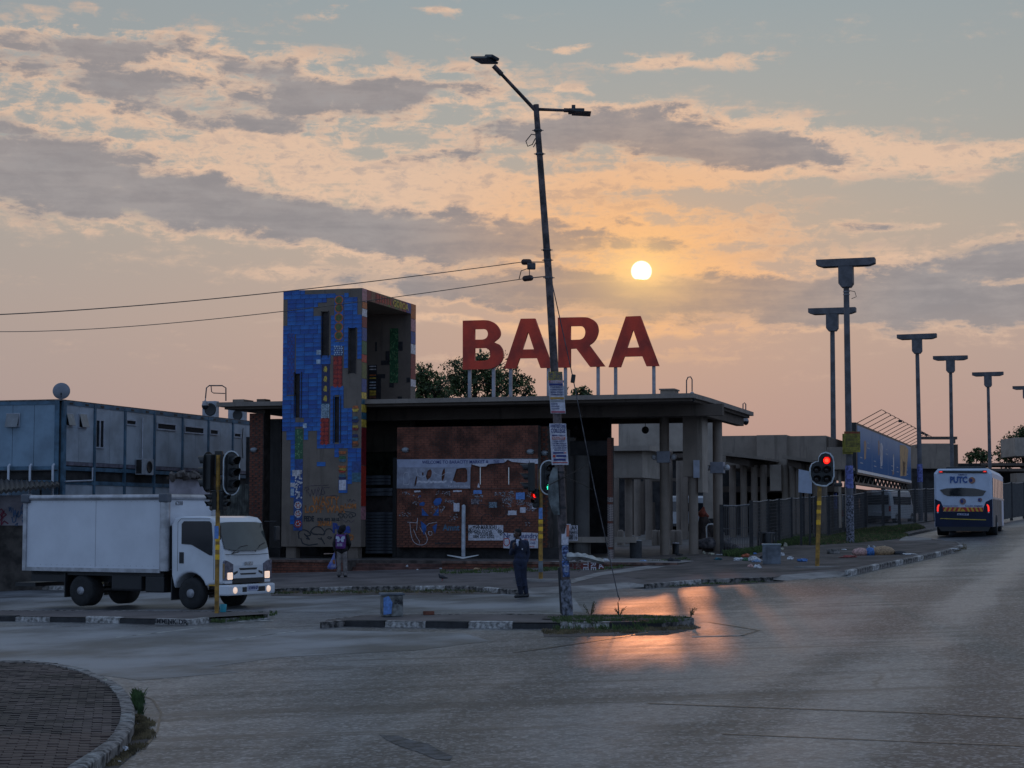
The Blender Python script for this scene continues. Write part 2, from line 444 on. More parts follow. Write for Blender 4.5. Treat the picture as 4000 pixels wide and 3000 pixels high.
# ------------------------------------------------------------------ ground, road, pavements
def asphalt():
    m = bpy.data.materials.new('asphalt'); m.use_nodes = True; nt = m.node_tree; nt.nodes.clear(); q = NG(nt)
    b = q.n('ShaderNodeBsdfPrincipled'); o = q.n('ShaderNodeOutputMaterial'); nt.links.new(b.outputs[0], o.inputs[0])
    t = q.n('ShaderNodeTexCoord').outputs['Object']
    rot = q.n('ShaderNodeVectorRotate', rotation_type='Z_AXIS'); q.put(rot.inputs['Vector'], t); rot.inputs['Angle'].default_value = R(18)
    tr = rot.outputs[0]
    big = q.noise(q.v('MULTIPLY', tr, (0.27, 0.03, 1)), 1.0, 5.0, 0.6, 0.6)         # wheel-polished lanes towards the back right
    cross = q.noise(q.v('MULTIPLY', t, (0.05, 0.8, 1)), 1.0, 6.0, 0.62, 1.2)         # sweeping tracks across the junction
    patch = q.noise(t, 0.22, 5.0, 0.6, 0.4)
    grit = q.noise(t, 15.0, 4.0, 0.85); grit2 = q.noise(t, 5.0, 5.0, 0.75)
    a = q.m('ADD', q.m('MULTIPLY', big, 0.50), q.m('ADD', q.m('MULTIPLY', cross, 0.26), q.m('MULTIPLY', patch, 0.24)))
    xr, yr, zr_ = q.sep(tr)                                                            # wheel bands of the road that runs off to the right
    wob = q.m('MULTIPLY', q.noise(q.v('MULTIPLY', tr, (0.3, 0.06, 1)), 1.0, 3.0), 2.2)
    lane = q.m('SINE', q.m('MULTIPLY_ADD', xr, 2.33, q.m('ADD', 7.4, wob)))
    a = q.m('ADD', a, q.m('MULTIPLY', q.m('MULTIPLY', lane, 0.06), q.ss(xr, -6.5, -3.0)))
    c = q.mix(q.ss(a, 0.45, 0.575), (0.022, 0.024, 0.030), (0.16, 0.162, 0.168))
    spk = q.n('ShaderNodeTexVoronoi', feature='F1'); spk.inputs['Scale'].default_value = 24.0; q.put(spk.inputs['Vector'], t)
    sr = q.sep(spk.outputs['Color'])[0]
    c = q.mix(q.m('MULTIPLY', q.ss(sr, 0.62, 0.95), 0.5), c, (0.42, 0.41, 0.40))
    c = q.mix(q.m('MULTIPLY', q.ss(sr, 0.35, 0.05), 0.35), c, (0.020, 0.020, 0.023))
    c = q.mix(q.m('MULTIPLY', q.ss(grit2, 0.48, 0.64), 0.6), c, (0.030, 0.030, 0.033))
    g3 = q.noise(t, 8.0, 3.0, 0.8)
    c = q.mix(q.m('MULTIPLY', q.ss(g3, 0.54, 0.66), 0.4), c, (0.27, 0.27, 0.275))
    oil = q.noise(t, 0.55, 6.0, 0.7, 0.8)
    c = q.mix(q.m('MULTIPLY', q.ss(oil, 0.55, 0.68), 0.6), c, (0.020, 0.020, 0.024))
    line = q.noise(q.v('MULTIPLY', t, (0.04, 1.6, 1)), 1.0, 4.0, 0.6, 0.4)            # thin drag marks
    c = q.mix(q.m('MULTIPLY', q.ss(line, 0.58, 0.66), 0.65), c, (0.022, 0.022, 0.025))
    vor = q.n('ShaderNodeTexVoronoi', feature='DISTANCE_TO_EDGE'); vor.inputs['Scale'].default_value = 0.16
    q.put(vor.inputs['Vector'], q.v('ADD', t, q.v('SCALE', q.noise(t, 0.5, 4.0, 0.6, out=1))))
    crack = q.m('MULTIPLY', q.ss(vor.outputs[0], 0.010, 0.002), q.ss(patch, 0.5, 0.6))
    c = q.mix(q.m('MULTIPLY', crack, 0.7), c, (0.012, 0.012, 0.012))
    q.put(b.inputs['Base Color'], c)
    q.put(b.inputs['Roughness'], q.m('ADD', q.m('MULTIPLY', q.ss(a, 0.38, 0.62), -0.12), q.m('ADD', 0.43, q.m('MULTIPLY', grit, 0.12))))
    b.inputs['Specular IOR Level'].default_value = 0.45
    k = q.n('ShaderNodeBump'); k.inputs['Strength'].default_value = 0.35; k.inputs['Distance'].default_value = 0.006
    q.put(k.inputs['Height'], q.m('ADD', grit, q.m('MULTIPLY', grit2, 0.8))); nt.links.new(k.outputs[0], b.inputs['Normal'])
    return m
ASPH = asphalt()
ASPH2 = mat('newer asphalt', (0.20, 0.205, 0.215), 0.5, 0.33, 0.35, 0.5, bscale=18)
ASPH3 = mat('dark asphalt patch', (0.085, 0.083, 0.085), 0.7, 0.42, 6.0, 1.0, col2=(0.006, 0.006, 0.007), bscale=7)
EARTH = mat('bare brown earth', (0.105, 0.085, 0.075), 0.95, 0.28, 0.8, 0.8, bscale=9)
PAVE = mat('worn brown paving', (0.12, 0.100, 0.095), 0.85, 0.22, 0.7, 0.5, bscale=7)
PALEP = mat('pale concrete paving', (0.27, 0.25, 0.235), 0.8, 0.2, 1.0, 0.4, bscale=12)
KW = mat('kerb whitewash', (0.46, 0.44, 0.42), 0.8, 0.40, 9, 0.7, col2=(0.14, 0.13, 0.12))
KB = mat('kerb black paint', (0.022, 0.022, 0.024), 0.65, 0.3, 4, 0.35)
KC = mat('kerb bare concrete', (0.22, 0.20, 0.185), 0.85, 0.42, 7, 0.8)
PAINT = mat('worn road paint', (0.42, 0.41, 0.38), 0.7, 0.35, 5, 0.2)
TAR = mat('tar seam', (0.012, 0.012, 0.013), 0.4, 0.2, 5, 0.1)

def sheet(name, poly, h, m, kind='structure', seg=None):
    """flat-lying polygon of world (x, y) points that follows the ground at height h"""
    vs = [Vector((p[0], p[1], gz(p[0], p[1]) + (p[2] if len(p) > 2 else h))) for p in poly]
    tri = tessellate_polygon([[Vector((v.x, v.y, 0)) for v in vs]])
    me = bpy.data.meshes.new(name); me.from_pydata(vs, [], [tuple(t) for t in tri]); me.materials.append(m)
    for p in me.polygons:
        if p.normal.z < 0: p.flip()
    o = bpy.data.objects.new(name, me); COL.objects.link(o)
    if kind: o['kind'] = kind
    return o
bm = bmesh.new()
xs = [-900, -300, -100] + [-60 + 5 * i for i in range(25)] + [100, 300, 900]
ys = [-200, -40] + [0 + 6 * i for i in range(40)] + [300, 500, 900, 1800]
grid = [[bm.verts.new((a, b, gz(a, b))) for a in xs] for b in ys]
for j in range(len(ys) - 1):
    for i in range(len(xs) - 1): bm.faces.new((grid[j][i], grid[j][i + 1], grid[j + 1][i + 1], grid[j + 1][i]))
me = bpy.data.meshes.new('road'); bm.to_mesh(me); bm.free(); me.materials.append(ASPH)
o = bpy.data.objects.new('road', me); COL.objects.link(o); o['kind'] = 'structure'
def GP(lst, h=0.0): return [tuple(G(a, b, h)[:2]) for a, b in lst]

# resurfaced area and patches
sheet('road_resurfaced', GP([(-300, 1352), (400, 1356), (720, 1362), (1000, 1368), (1060, 1385), (900, 1405), (760, 1412), (610, 1420), (460, 1440), (516, 1452), (300, 1470), (190, 1455), (130, 1436), (-300, 1428)]), 0.004, ASPH2)
sheet('road_patch', GP([(818, 1587), (838, 1589), (860, 1590), (890, 1600), (925, 1607), (950, 1622), (978, 1634), (972, 1644), (940, 1640), (905, 1626), (862, 1612), (835, 1599)]), 0.004, ASPH3)
sheet('road_surface_behind_median', GP([(-300, 1270), (560, 1284), (1100, 1280), (1240, 1292), (1260, 1322), (-300, 1322)]), 0.004, ASPH2)

def strip(name, pts, w, h, m, kind='structure'):
    """painted or tarred line of width w through ground points"""
    P = [Vector(G(a, b)[:2]) for a, b in pts]; L = []; Rr = []
    for i, p in enumerate(P):
        d = (P[min(i + 1, len(P) - 1)] - P[max(i - 1, 0)]).normalized(); nrm = Vector((-d.y, d.x)) * w / 2
        L.append(p + nrm); Rr.append(p - nrm)
    return sheet(name, [tuple(p) for p in L] + [tuple(p) for p in reversed(Rr)], h, m, kind)
strip('road_marking', [(250, 1378), (430, 1357)], 0.11, 0.008, PAINT)
strip('road_marking', [(486, 1384), (640, 1364)], 0.11, 0.008, PAINT)
strip('road_marking', [(515, 1343), (590, 1341)], 0.25, 0.008, PAINT)
strip('road_marking', [(1495, 1376), (1610, 1373)], 0.20, 0.006, PAINT)
strip('road_marking', [(1700, 1253), (1860, 1244)], 0.18, 0.006, PAINT)
strip('tar_seam', [(1110, 1410), (1220, 1395), (1330, 1378), (1400, 1366)], 0.09, 0.006, TAR)
strip('tar_seam', [(1530, 1344), (1640, 1362), (1600, 1374)], 0.06, 0.006, TAR)
strip('tar_seam', [(300, 1500), (330, 1512), (348, 1540), (340, 1580), (310, 1620)], 0.03, 0.006, TAR)
strip('tar_seam', [(1400, 1520), (1700, 1531), (2000, 1541), (2212, 1552)], 0.05, 0.006, TAR)
strip('tar_seam', [(1560, 1586), (1900, 1600), (2212, 1612)], 0.04, 0.006, TAR)
strip('tar_seam', [(300, 1522), (330, 1517), (395, 1515)], 0.03, 0.006, TAR)

# kerb stones: each stone an object
def kerbline(parent, pts, mats, ln=1.0, w=0.15, h=0.13, inset=1, drop=None, world=False):
    """pts: world xy; stones laid along them, body to the left (inset=1) of the walking direction"""
    P = [Vector(p[:2]) for p in pts]; acc = [0.0]
    for i in range(1, len(P)): acc.append(acc[-1] + (P[i] - P[i - 1]).length)
    def at(sv):
        sv = max(0, min(acc[-1] - 1e-4, sv))
        for i in range(1, len(P)):
            if sv <= acc[i]:
                f = (sv - acc[i - 1]) / (acc[i] - acc[i - 1]); return P[i - 1].lerp(P[i], f)
        return P[-1]
    n = max(1, round(acc[-1] / ln)); st = acc[-1] / n; out = []
    for i in range(n):
        a = at(i * st + 0.008); b = at((i + 1) * st - 0.008)
        d = (b - a).normalized(); nr = Vector((-d.y, d.x)) * inset
        m = mats[i % len(mats)]
        hh = h + random.uniform(-0.008, 0.008)
        if drop: hh = max(0.02, h * drop(i / max(1, n - 1)))
        vs = []
        for q, off, z in ((a, 0, -0.1), (b, 0, -0.1), (b, w, -0.1), (a, w, -0.1), (a, 0.0, hh - 0.025), (b, 0.0, hh - 0.025), (b, w, hh), (a, w, hh), (a, 0.03, hh), (b, 0.03, hh)):
            p = q + nr * off; vs.append((p.x, p.y, gz(p.x, p.y) + z))
        c = Vector(vs[0]); vs = [tuple(Vector(v) - c + Vector((random.uniform(-.008, .008), random.uniform(-.008, .008), random.uniform(-.007, .007)))) for v in vs]
        mb = MB(); mb.add(vs, [(0, 1, 5, 4), (4, 5, 9, 8), (8, 9, 6, 7), (2, 3, 7, 6), (1, 2, 6, 9, 5), (3, 0, 4, 8, 7), (0, 3, 2, 1)])
        if inset < 0: mb.f = [tuple(reversed(f)) for f in mb.f]
        o = mb.build('kerb_stone', m, parent, c)
        out.append(o)
    return out
def island(name, front, back, h, m, label=None):
    """raised traffic island: top sheet between a front and a back kerb line, both pixel lists at kerb top height"""
    F = [tuple(G(a, b, h)[:2]) for a, b in front]; B = [tuple(G(a, b, h)[:2]) for a, b in back]
    return sheet(name, F + list(reversed(B)), h - 0.006, m), F, B
is1, F1, B1 = island('median_island', [(-260, 1328), (0, 1330), (200, 1333), (412, 1338), (450, 1333), (585, 1325)],
                     [(-260, 1318), (0, 1318), (200, 1318), (400, 1319), (500, 1320), (580, 1322)], 0.13, PAVE)
ks_ = kerbline(is1, F1[:4], [KB, KW], 1.15)
for k, o in enumerate(reversed(ks_)): o.data.materials[0] = KB if k % 2 else KW
kerbline(is1, F1[3:], [KW, KC], 0.8, drop=lambda f: 1 - 0.75 * f)
kerbline(is1, B1, [KC], 1.0, inset=-1)
is2, F2, B2 = island('median_island', [(700, 1344), (745, 1340), (900, 1342), (1110, 1344), (1300, 1344), (1430, 1342), (1500, 1336)],
                     [(705, 1338), (790, 1327), (1000, 1326), (1250, 1326), (1400, 1327), (1495, 1333)], 0.13, PAVE)
kerbline(is2, F2[:2], [KC], 0.7)
kerbline(is2, F2[1:6], [KB, KW], 1.0)
kerbline(is2, F2[5:], [KC, KW], 0.7, w=0.2)
kerbline(is2, B2, [KC], 1.0, inset=-1)
sheet('median_island_earth', GP([(1180, 1330), (1380, 1329), (1490, 1334), (1460, 1339), (1250, 1341), (1170, 1338)], 0.13), 0.14, EARTH)

# lettering on the last whitewashed kerb stone of the left island
pa, pb = Vector(G(330, 1350)), Vector(G(400, 1351))
kt = text_mesh('IMMINK DR', 'kerb_lettering', INK, 0.15, (pb - pa).length, 0.003, 0.02)
o = link('kerb_lettering', kt, is1, Matrix.Translation((pa + pb) / 2 + Vector((0.05, -0.045, 0.075))) @ Matrix.Rotation(math.atan2(pb.y - pa.y, pb.x - pa.x), 4, 'Z'))

# far pavement with its kerb, dropped at the crossing and at the side road
fk = [(-420, 1262), (0, 1265), (300, 1268), (586, 1272), (760, 1268), (936, 1266), (1000, 1266), (1060, 1271), (1110, 1275)]
FK = [tuple(G(a, b, 0.12)[:2]) for a, b in fk]
fl = [(1150, 1276), (1250, 1272), (1361, 1264)]
FL0 = [tuple(G(a, b - 3, 0.12)[:2]) for a, b in fl]
FL = [(p[0], p[1] + .9) for p in FL0]
fm = [(1400, 1262), (1456, 1257), (1541, 1250), (1610, 1249), (1671, 1247)]
FM = [tuple(G(a, b, 0.12)[:2]) for a, b in fm]
fn = [(1700, 1248), (1760, 1243), (1815, 1239)]
FN0 = [tuple(G(a, b - 3, 0.12)[:2]) for a, b in fn]
FN = [(p[0], p[1] + .9) for p in FN0]
fo = [(1836, 1234), (1870, 1226), (1911, 1217), (1960, 1208), (2021, 1195), (2060, 1186), (2081, 1178)]
FO = [tuple(G(a, b, 0.14)[:2]) for a, b in fo]
sheet_pts = FK + FL + FM + FN + FO + GP([(2075, 1172), (2020, 1165), (1960, 1160), (1950, 1154), (1990, 1146), (2031, 1138), (2090, 1130)], 0.12)
far_edge = [tuple(LW(-30, 20)[:2]), tuple(LW(-30, 6)[:2])]
top = [(60.0, 190.0), (-60.0, 190.0), (-60, 70)]
pav = sheet('pavement', sheet_pts + top, 0.115, PAVE)
def ramp(L0, L1, a, b):
    n = len(L0); P0 = [a] + L0 + [b]; mb = MB(); L1 = [(a[0], a[1] + .15)] + L1 + [(b[0], b[1] + .15)]
    vs = []
    for i, (p, q) in enumerate(zip(P0, L1)):
        e = 0 < i < n + 1
        vs += [(p[0], p[1], gz(*p[:2]) + (.003 if e else .05)), (q[0], q[1], gz(*q[:2]) + .1175)]
    mb.add(vs, [(2 * i, 2 * i + 2, 2 * i + 3, 2 * i + 1) for i in range(n + 1)])
    mb.build('pavement_ramp', PALEP, None, kind='structure')
ramp(FL0, FL, FK[-1], FM[0]); ramp(FN0, FN, FM[-1], FO[0])
kerbline(pav, FK, [KC, KC, KW], 1.0)
kerbline(pav, FM, [KC, KW, KC], 1.0)
kerbline(pav, FO, [KW, KC, KC], 1.0, h=0.16)
kerbline(pav, GP([(2081, 1178), (2075, 1172), (2020, 1165)], 0.12), [KC], 1.0)
kerbline(pav, GP([(1950, 1156), (1990, 1147), (2031, 1139), (2090, 1131)], 0.12), [KC], 1.0)
# ground surfaces laid on the pavement
sheet('dirt_ground', GP([(1400, 1254), (1541, 1236), (1690, 1237), (1745, 1233), (1836, 1226), (2021, 1188), (2060, 1180), (2010, 1172), (1950, 1166), (1840, 1172), (1700, 1176), (1560, 1188), (1480, 1200), (1330, 1205), (1260, 1230)], 0.12), 0.120, EARTH)
sheet('concrete_path', GP([(1236, 1260), (1300, 1243), (1438, 1224), (1400, 1222), (1290, 1237), (1225, 1254)], 0.12), 0.124, PALEP)
sheet('concrete_path', GP([(1942, 1168), (2010, 1167), (2015, 1163), (1950, 1158)], 0.12), 0.124, PALEP)
sheet('taxi_yard', [tuple(LW(S(1475, 4), 4)[:2])] + GP([(1559, 1197), (1623, 1190), (1709, 1171), (1790, 1161), (1868, 1143), (1943, 1134), (2000, 1127)], 0.12) + [(45, 175), tuple(LW(-10, 90)[:2]), tuple(LW(-10, 17)[:2]), tuple(LW(12.5, 17)[:2])], 0.119, mat('yard asphalt', (0.115, 0.108, 0.106), 0.8, 0.2, 0.6, 0.4, bscale=20))
sheet('verge', GP([(1660, 1176), (1760, 1178), (1860, 1172), (1945, 1164), (1960, 1156), (1950, 1150), (2000, 1141), (1980, 1134), (1900, 1140), (1800, 1150), (1700, 1160)], 0.12), 0.126, mat('verge soil', (0.05, 0.052, 0.028), 0.95, 0.3, 1.5, 0.8, bscale=9))

# ---- brick-paved island in the foreground
HI = 0.16
outer = [(-380, 1440), (-150, 1430), (0, 1426), (75, 1427), (140, 1433), (190, 1446), (235, 1463), (265, 1482), (283, 1503), (291, 1530), (290, 1556), (278, 1582), (252, 1606), (222, 1628), (190, 1650), (150, 1680), (60, 1740), (-80, 1820), (-300, 1900)]
OU = [tuple(G(a, b, HI)[:2]) for a, b in outer]
def inset_line(P, d):
    out = []
    P = [Vector(p[:2]) for p in P]
    for i, p in enumerate(P):
        t = (P[min(i + 1, len(P) - 1)] - P[max(i - 1, 0)]).normalized(); out.append(tuple(p + Vector((t.y, -t.x)) * d))
    return out
IN = inset_line(OU, 0.17)
isl = sheet('paved_island', IN + [(-22, IN[-1][1]), (-22, IN[0][1])], HI - 0.035, mat('jointing sand', (0.035, 0.03, 0.027), 0.95, 0.3, 5, 0.5))
kst = kerbline(isl, OU, [KC, KC, mat('kerb faded whitewash', (.27, .26, .245), .85, .4, 7, .8), KC], 0.9, w=0.165, h=HI, inset=-1)
def inside(p, poly):
    c = False; j = len(poly) - 1
    for i in range(len(poly)):
        xi, yi = poly[i][:2]; xj, yj = poly[j][:2]
        if (yi > p[1]) != (yj > p[1]) and p[0] < (xj - xi) * (p[1] - yi) / (yj - yi) + xi: c = not c
        j = i
    return c
poly = IN + [(-22, IN[-1][1]), (-22, IN[0][1])]
PB1 = mat('clay paver', (0.10, 0.066, 0.055), 0.75, 0.35, 1.3, 0.5)
PB2 = mat('dark clay paver', (0.075, 0.055, 0.05), 0.75, 0.35, 1.3, 0.5)
brick_me = MB().cbox(-0.107, 0.107, -0.052, 0.052, -0.05, 0.0, 0.006).mesh('brick', PB1)
spots = []
ang = R(12)
for i in range(-160, 60):
    for j in range(60, 420):
        a = (i + 0.5 * (j % 2)) * 0.224; b = j * 0.113
        x_ = a * math.cos(ang) - b * math.sin(ang) + 1.0; y_ = a * math.sin(ang) + b * math.cos(ang)
        if y_ < 15.5 or x_ < -1106 / 4000 * y_ - 0.6: continue
        if inside((x_, y_), poly) and min((Vector((x_, y_)) - Vector(q)).length for q in IN) > 0.06: spots.append((x_, y_))
spots.sort(key=lambda p: p[1])
rest = MB(); cube = MB().box(-0.107, 0.107, -0.052, 0.052, -0.05, 0.0)
for k, (x_, y_) in enumerate(spots):
    M = TR(x_, y_, gz(x_, y_) + HI - 0.012 + random.uniform(-0.006, 0.006), random.uniform(-.02, .02), random.uniform(-.02, .02), ang + random.uniform(-.02, .02))
    if k < 298: link('brick', brick_me, isl, M)
    else: rest.add(cube.v, cube.f, M)
rest.build('bricks', PB2, isl, kind='stuff')

# ------------------------------------------------------------------ station: roof, walls, columns on a podium
BRK = mat('red brick', (0.20, 0.068, 0.042), 0.85, 0.30, 2.0, 0.4)
BRK2 = mat('dark red brick', (0.15, 0.055, 0.038), 0.88, 0.30, 2.0, 0.4)
MORT = mat('mortar', (0.085, 0.068, 0.06), 0.95, 0.25, 3.0, 0.5)
DARKW = mat('shade-dark plaster', (0.035, 0.032, 0.032), 0.9, 0.3, 2.0, 0.2)  # near-black tone puts the shade of recesses and interiors into the colour
PIERM = concrete('dark pier concrete', (0.12, 0.108, 0.10), 0.6)  # darker concrete for the hall's piers and inner walls
def holed(mb, x0, x1, z0, z1, y0, y1, holes):
    xs = sorted({x0, x1} | {h[0] for h in holes} | {h[1] for h in holes})
    for i in range(len(xs) - 1):
        a, b = xs[i], xs[i + 1]; c = (a + b) / 2
        hs = sorted([(h[2], h[3]) for h in holes if h[0] < c < h[1]]); z = z0
        for lo, hi in hs + [(z1, z1)]:
            if lo > z + 1e-5: mb.box(a, b, y0, y1, z, lo)
            z = max(z, hi)
    return mb
def brickwork(parent, x0, x1, z0, z1, y, kmax=298, m1=BRK, m2=BRK2, holes=(), bw=0.23, bh=0.086):
    """stretcher-bond face of single bricks standing proud of the mortar; front at y facing -y, in the parent's frame"""
    me1 = MB().box(-bw / 2 + .006, bw / 2 - .006, -0.012, 0.05, -bh / 2 + .005, bh / 2 - .005).mesh('brick', m1)
    me2 = MB().box(-bw / 2 + .006, bw / 2 - .006, -0.012, 0.05, -bh / 2 + .005, bh / 2 - .005).mesh('brick', m2)
    half = MB().box(-bw / 4 + .006, bw / 4 - .006, -0.012, 0.05, -bh / 2 + .005, bh / 2 - .005).mesh('brick', m1)
    src = MB().box(-bw / 2 + .006, bw / 2 - .006, -0.012, 0.05, -bh / 2 + .005, bh / 2 - .005)
    hb = MB().box(-bw / 4 + .006, bw / 4 - .006, -0.012, 0.05, -bh / 2 + .005, bh / 2 - .005)
    rest = MB(); L = []
    rows = int((z1 - z0) / bh); n = int((x1 - x0) / bw)
    bw_ = (x1 - x0) / n; bh_ = (z1 - z0) / rows
    for r in range(rows):
        zc = z0 + (r + .5) * bh_
        if r % 2 == 0:
            for i in range(n): L.append((x0 + (i + .5) * bw_, zc, 0))
        else:
            L.append((x0 + bw_ / 4, zc, 1)); L.append((x1 - bw_ / 4, zc, 1))
            for i in range(1, n): L.append((x0 + i * bw_, zc, 0))
    L = [l for l in L if not any(h[0] < l[0] < h[1] and h[2] < l[1] < h[3] for h in holes)]
    for k, (a, zc, hf) in enumerate(L):
        M = TR(a, y - 0.004 * random.random(), zc)
        if k < kmax: link('brick', half if hf else random.choice((me1, me1, me2)), parent, M)
        else:
            sr = hb if hf else src; rest.add(sr.v, sr.f, M)
    if rest.v: rest.build('bricks', m1, parent, kind='stuff')

HALL = thing('station_hall', 'brown brick and concrete station hall under a wide flat concrete roof slab', 'station', O, -PHI)
ZF = 0.55                                                    # podium floor
zr = 6.20
# podium with a flight of steps cut into it
pl, pr = S(470, -3), S(1462, -3); s0, s1 = S(748, -3), S(955, -3)
pod = MB()
pod.box(pl, s0, -3, 16, -0.4, ZF); pod.box(s1, pr, -3, 16, -0.4, ZF); pod.box(s0, s1, -1.75, 16, -0.4, ZF)
pod = pod.build('podium', MORT, HALL)
for k in range(4):
    MB().cbox(s0 + 0.001, s1 - 0.001, -3 + 0.31 * k, -3 + 0.31 * (k + 1) + 0.3, -0.3, ZF - 0.115 * (4 - k) + 0.001, 0.012).build('step', mat('brick paved step', (0.13, 0.06, 0.048), 0.85, 0.3, 2, 0.4), pod)
brickwork(pod, pl, s0, -0.2, ZF - 0.07, -3.0, 60)
brickwork(pod, s1, pr, -0.05, ZF - 0.07, -3.0, 170)
MB().box(pl, s0, -3.06, -2.75, ZF - 0.065, ZF + 0.012).box(s1, pr, -3.06, -2.75, ZF - 0.065, ZF + 0.012).build('coping', mat('brick coping', (0.17, 0.10, 0.08), 0.85, 0.3, 4, 0.4), pod)
MB().box(S(1228, 0), pr - .02, -2.74, 15.9, ZF, ZF + .006).build('porch_floor', PALEP, pod)
# roof slab
RT0 = 0.3; rl, rr_ = S(465, RT0), S(1500, RT0)
tr, _ = TZ(1628, 897, rr_)
roof = MB().prism([(rl, RT0), (rr_, RT0), (rr_ + 0.05, 3.2), (rr_, tr), (rr_ - 9.0, tr), (rr_ - 9.0, 12.0), (rl, 12.0)], zr + 0.04, zr + 0.20, axis='z')
roof = roof.build('roof', concrete('roof slab concrete', (0.28, 0.23, 0.195), 0.35), HALL)
sf = MB()
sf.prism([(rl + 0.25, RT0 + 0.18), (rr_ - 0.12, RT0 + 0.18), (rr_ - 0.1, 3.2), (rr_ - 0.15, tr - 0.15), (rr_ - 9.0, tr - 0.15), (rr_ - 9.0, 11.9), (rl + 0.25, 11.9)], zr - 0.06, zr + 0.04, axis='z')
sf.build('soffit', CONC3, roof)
bm_ = MB()
bm_.box(S(612, 2.4), S(1562, 2.4), 2.4, 2.75, 5.72, zr - 0.06)
bm_.box(S(1556, 8.5), S(1562, 8.5) + .2, 2.75, tr - 0.6, 5.80, zr - 0.06)
bm_.box(S(1080, 8.2), S(1556, 8.5), tr - 1.2, tr - 0.8, 5.95, zr - 0.06)
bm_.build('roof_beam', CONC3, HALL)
MB().cbox(S(507, 1), S(531, 1), 0.7, 1.6, zr + 0.20, zr + 0.33, 0.02).build('roof_hatch', CONC, roof)
MB().cbox(S(1430, 1), S(1460, 1), 0.8, 1.6, zr + 0.20, zr + 0.36, 0.02).cbox(S(1428, 1), S(1462, 1), 0.75, 1.65, zr + 0.36, zr + 0.41, 0.01).build('roof_hatch', CONC, roof)

# walls
def wall(name, ua, ub, va, vb, t, th, m, bricks=0, z0=None, holes=()):
    a, b = S(ua, t), S(ub, t); zt = Z((ua + ub) / 2, va, t); zb = Z((ua + ub) / 2, vb, t) if z0 is None else z0
    o = holed(MB(), a, b, zb, zt, t, t + th, holes).build(name, MORT if bricks else m, HALL)
    if bricks: brickwork(o, a, b, zb, zt, t, bricks)
    return o, a, b, zb, zt
pier, *_ = wall('brick_pier', 537, 568, 893, 1184, 1.0, 0.6, BRK, 298)
wall('plinth', 530, 606, 1184, 1212, 1.3, 3.0, DARKW, z0=ZF)
wall('column', 552, 570, 862, 893, 1.05, 0.5, CONC3)[0]
wall('side_wall', 568, 606, 905, 1184, 2.6, 0.3, PIERM)
mw, ma, mbb, mz0, mz1 = wall('brick_wall', 857, 1163, 921, 1183, 1.2, 0.35, BRK, 298)
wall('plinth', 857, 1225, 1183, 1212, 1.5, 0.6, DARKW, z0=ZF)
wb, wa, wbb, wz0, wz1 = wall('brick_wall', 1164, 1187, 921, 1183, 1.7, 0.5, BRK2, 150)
MB().box(S(606, 9), S(1318, 9), 9, 9.3, ZF, zr - .06).build('back_wall', DARKW, HALL)  # added wall: keeps light from shining through the hall's open rear
MB().box(S(530, 3), S(530, 3) + .3, 3.0, 9, ZF, 5.2).build('side_wall', DARKW, HALL)  # added to block light from the left end of the hall
MB().box(S(606, 3.2), S(700, 3.2), 3.0, 3.2, ZF, 5.6).build('side_wall', DARKW, HALL)  # added light block behind the tower
# dark doorway wall, planting behind the grille and the roller shutters between tower and map wall
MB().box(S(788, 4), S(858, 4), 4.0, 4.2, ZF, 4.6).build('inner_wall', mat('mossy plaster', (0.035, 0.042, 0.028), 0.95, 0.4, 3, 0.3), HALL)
SHM = mat('roller shutter', (0.12, 0.13, 0.15), 0.5, 0.25, 3, 0.15, metal=0.4)
def shutter(ua, ub, va, vb, t):
    a, b = S(ua, t), S(ub, t); zt = Z(ua, va, t); zb = Z(ua, vb, t)
    rt = MB().box(a, b, t + 0.03, t + 0.08, zb, zt).build('roller_shutter', BLACK, HALL)
    n = int((zt - zb) / 0.12); h = (zt - zb) / n
    sl_ = MB().prism([(0, 0), (0.035, 0.02), (0.035, h * 0.6), (0, h * 0.95)], 0, b - a, axis='x')
    sl_.v = [(p[0], -p[1], p[2]) for p in sl_.v]; me = sl_.mesh('slat', SHM)
    for i in range(n): link('slat', me, rt, TR(a, t + 0.03, zb + i * h))
shutter(790, 843, 1027, 1048, 2.2)
shutter(790, 847, 1054, 1072, 2.2)
shutter(790, 848, 1106, 1196, 2.2)
MB().box(S(848, 2), S(856, 2), 2.0, 2.15, ZF, 4.3).build('door_post', BLACK, HALL)
MB().box(S(790, 2.3), S(848, 2.3), 2.31, 2.34, Z(800, 1106, 2.3), Z(800, 1073, 2.3)).build('door_panel', mat('dark timber', (0.04, 0.03, 0.028), 0.8, 0.3, 3, 0.3), HALL)
# recess right of the map wall
MB().box(S(1187, 2.4), S(1192, 2.4), 2.4, 5.0, ZF, 5.4).build('side_wall', PIERM, HALL)
wall('concrete_pier', 1192, 1206, 950, 1200, 2.6, 0.4, PIERM)
wall('wall_panel', 1225, 1240, 945, 1205, 3.4, 0.3, PIERM, z0=ZF)
wall('bench_ledge', 1190, 1372, 1160, 1172, 3.0, 0.5, CONC2)
wall('bench_wall', 1190, 1225, 1172, 1205, 3.3, 0.3, DARKW, z0=ZF)
c = LW(0, 0)
def rcol(u, t, r, z0, z1, name='column', m=CONC, flare=0.0):
    s_ = S(u, t)
    prof = [(r * (1 + flare), z0), (r * (1 + flare), z0 + 0.75 * (1 if flare else 0)), (r, z0 + 0.80 * (1 if flare else 0)), (r, z1)] if flare else [(r, z0), (r, z1)]
    o = MB().lathe(prof, 20, TR(s_, t, 0)).build(name, m, HALL); return o
rcol(1257, 3.4, 0.285, ZF, 4.35, m=PIERM, flare=0.16)
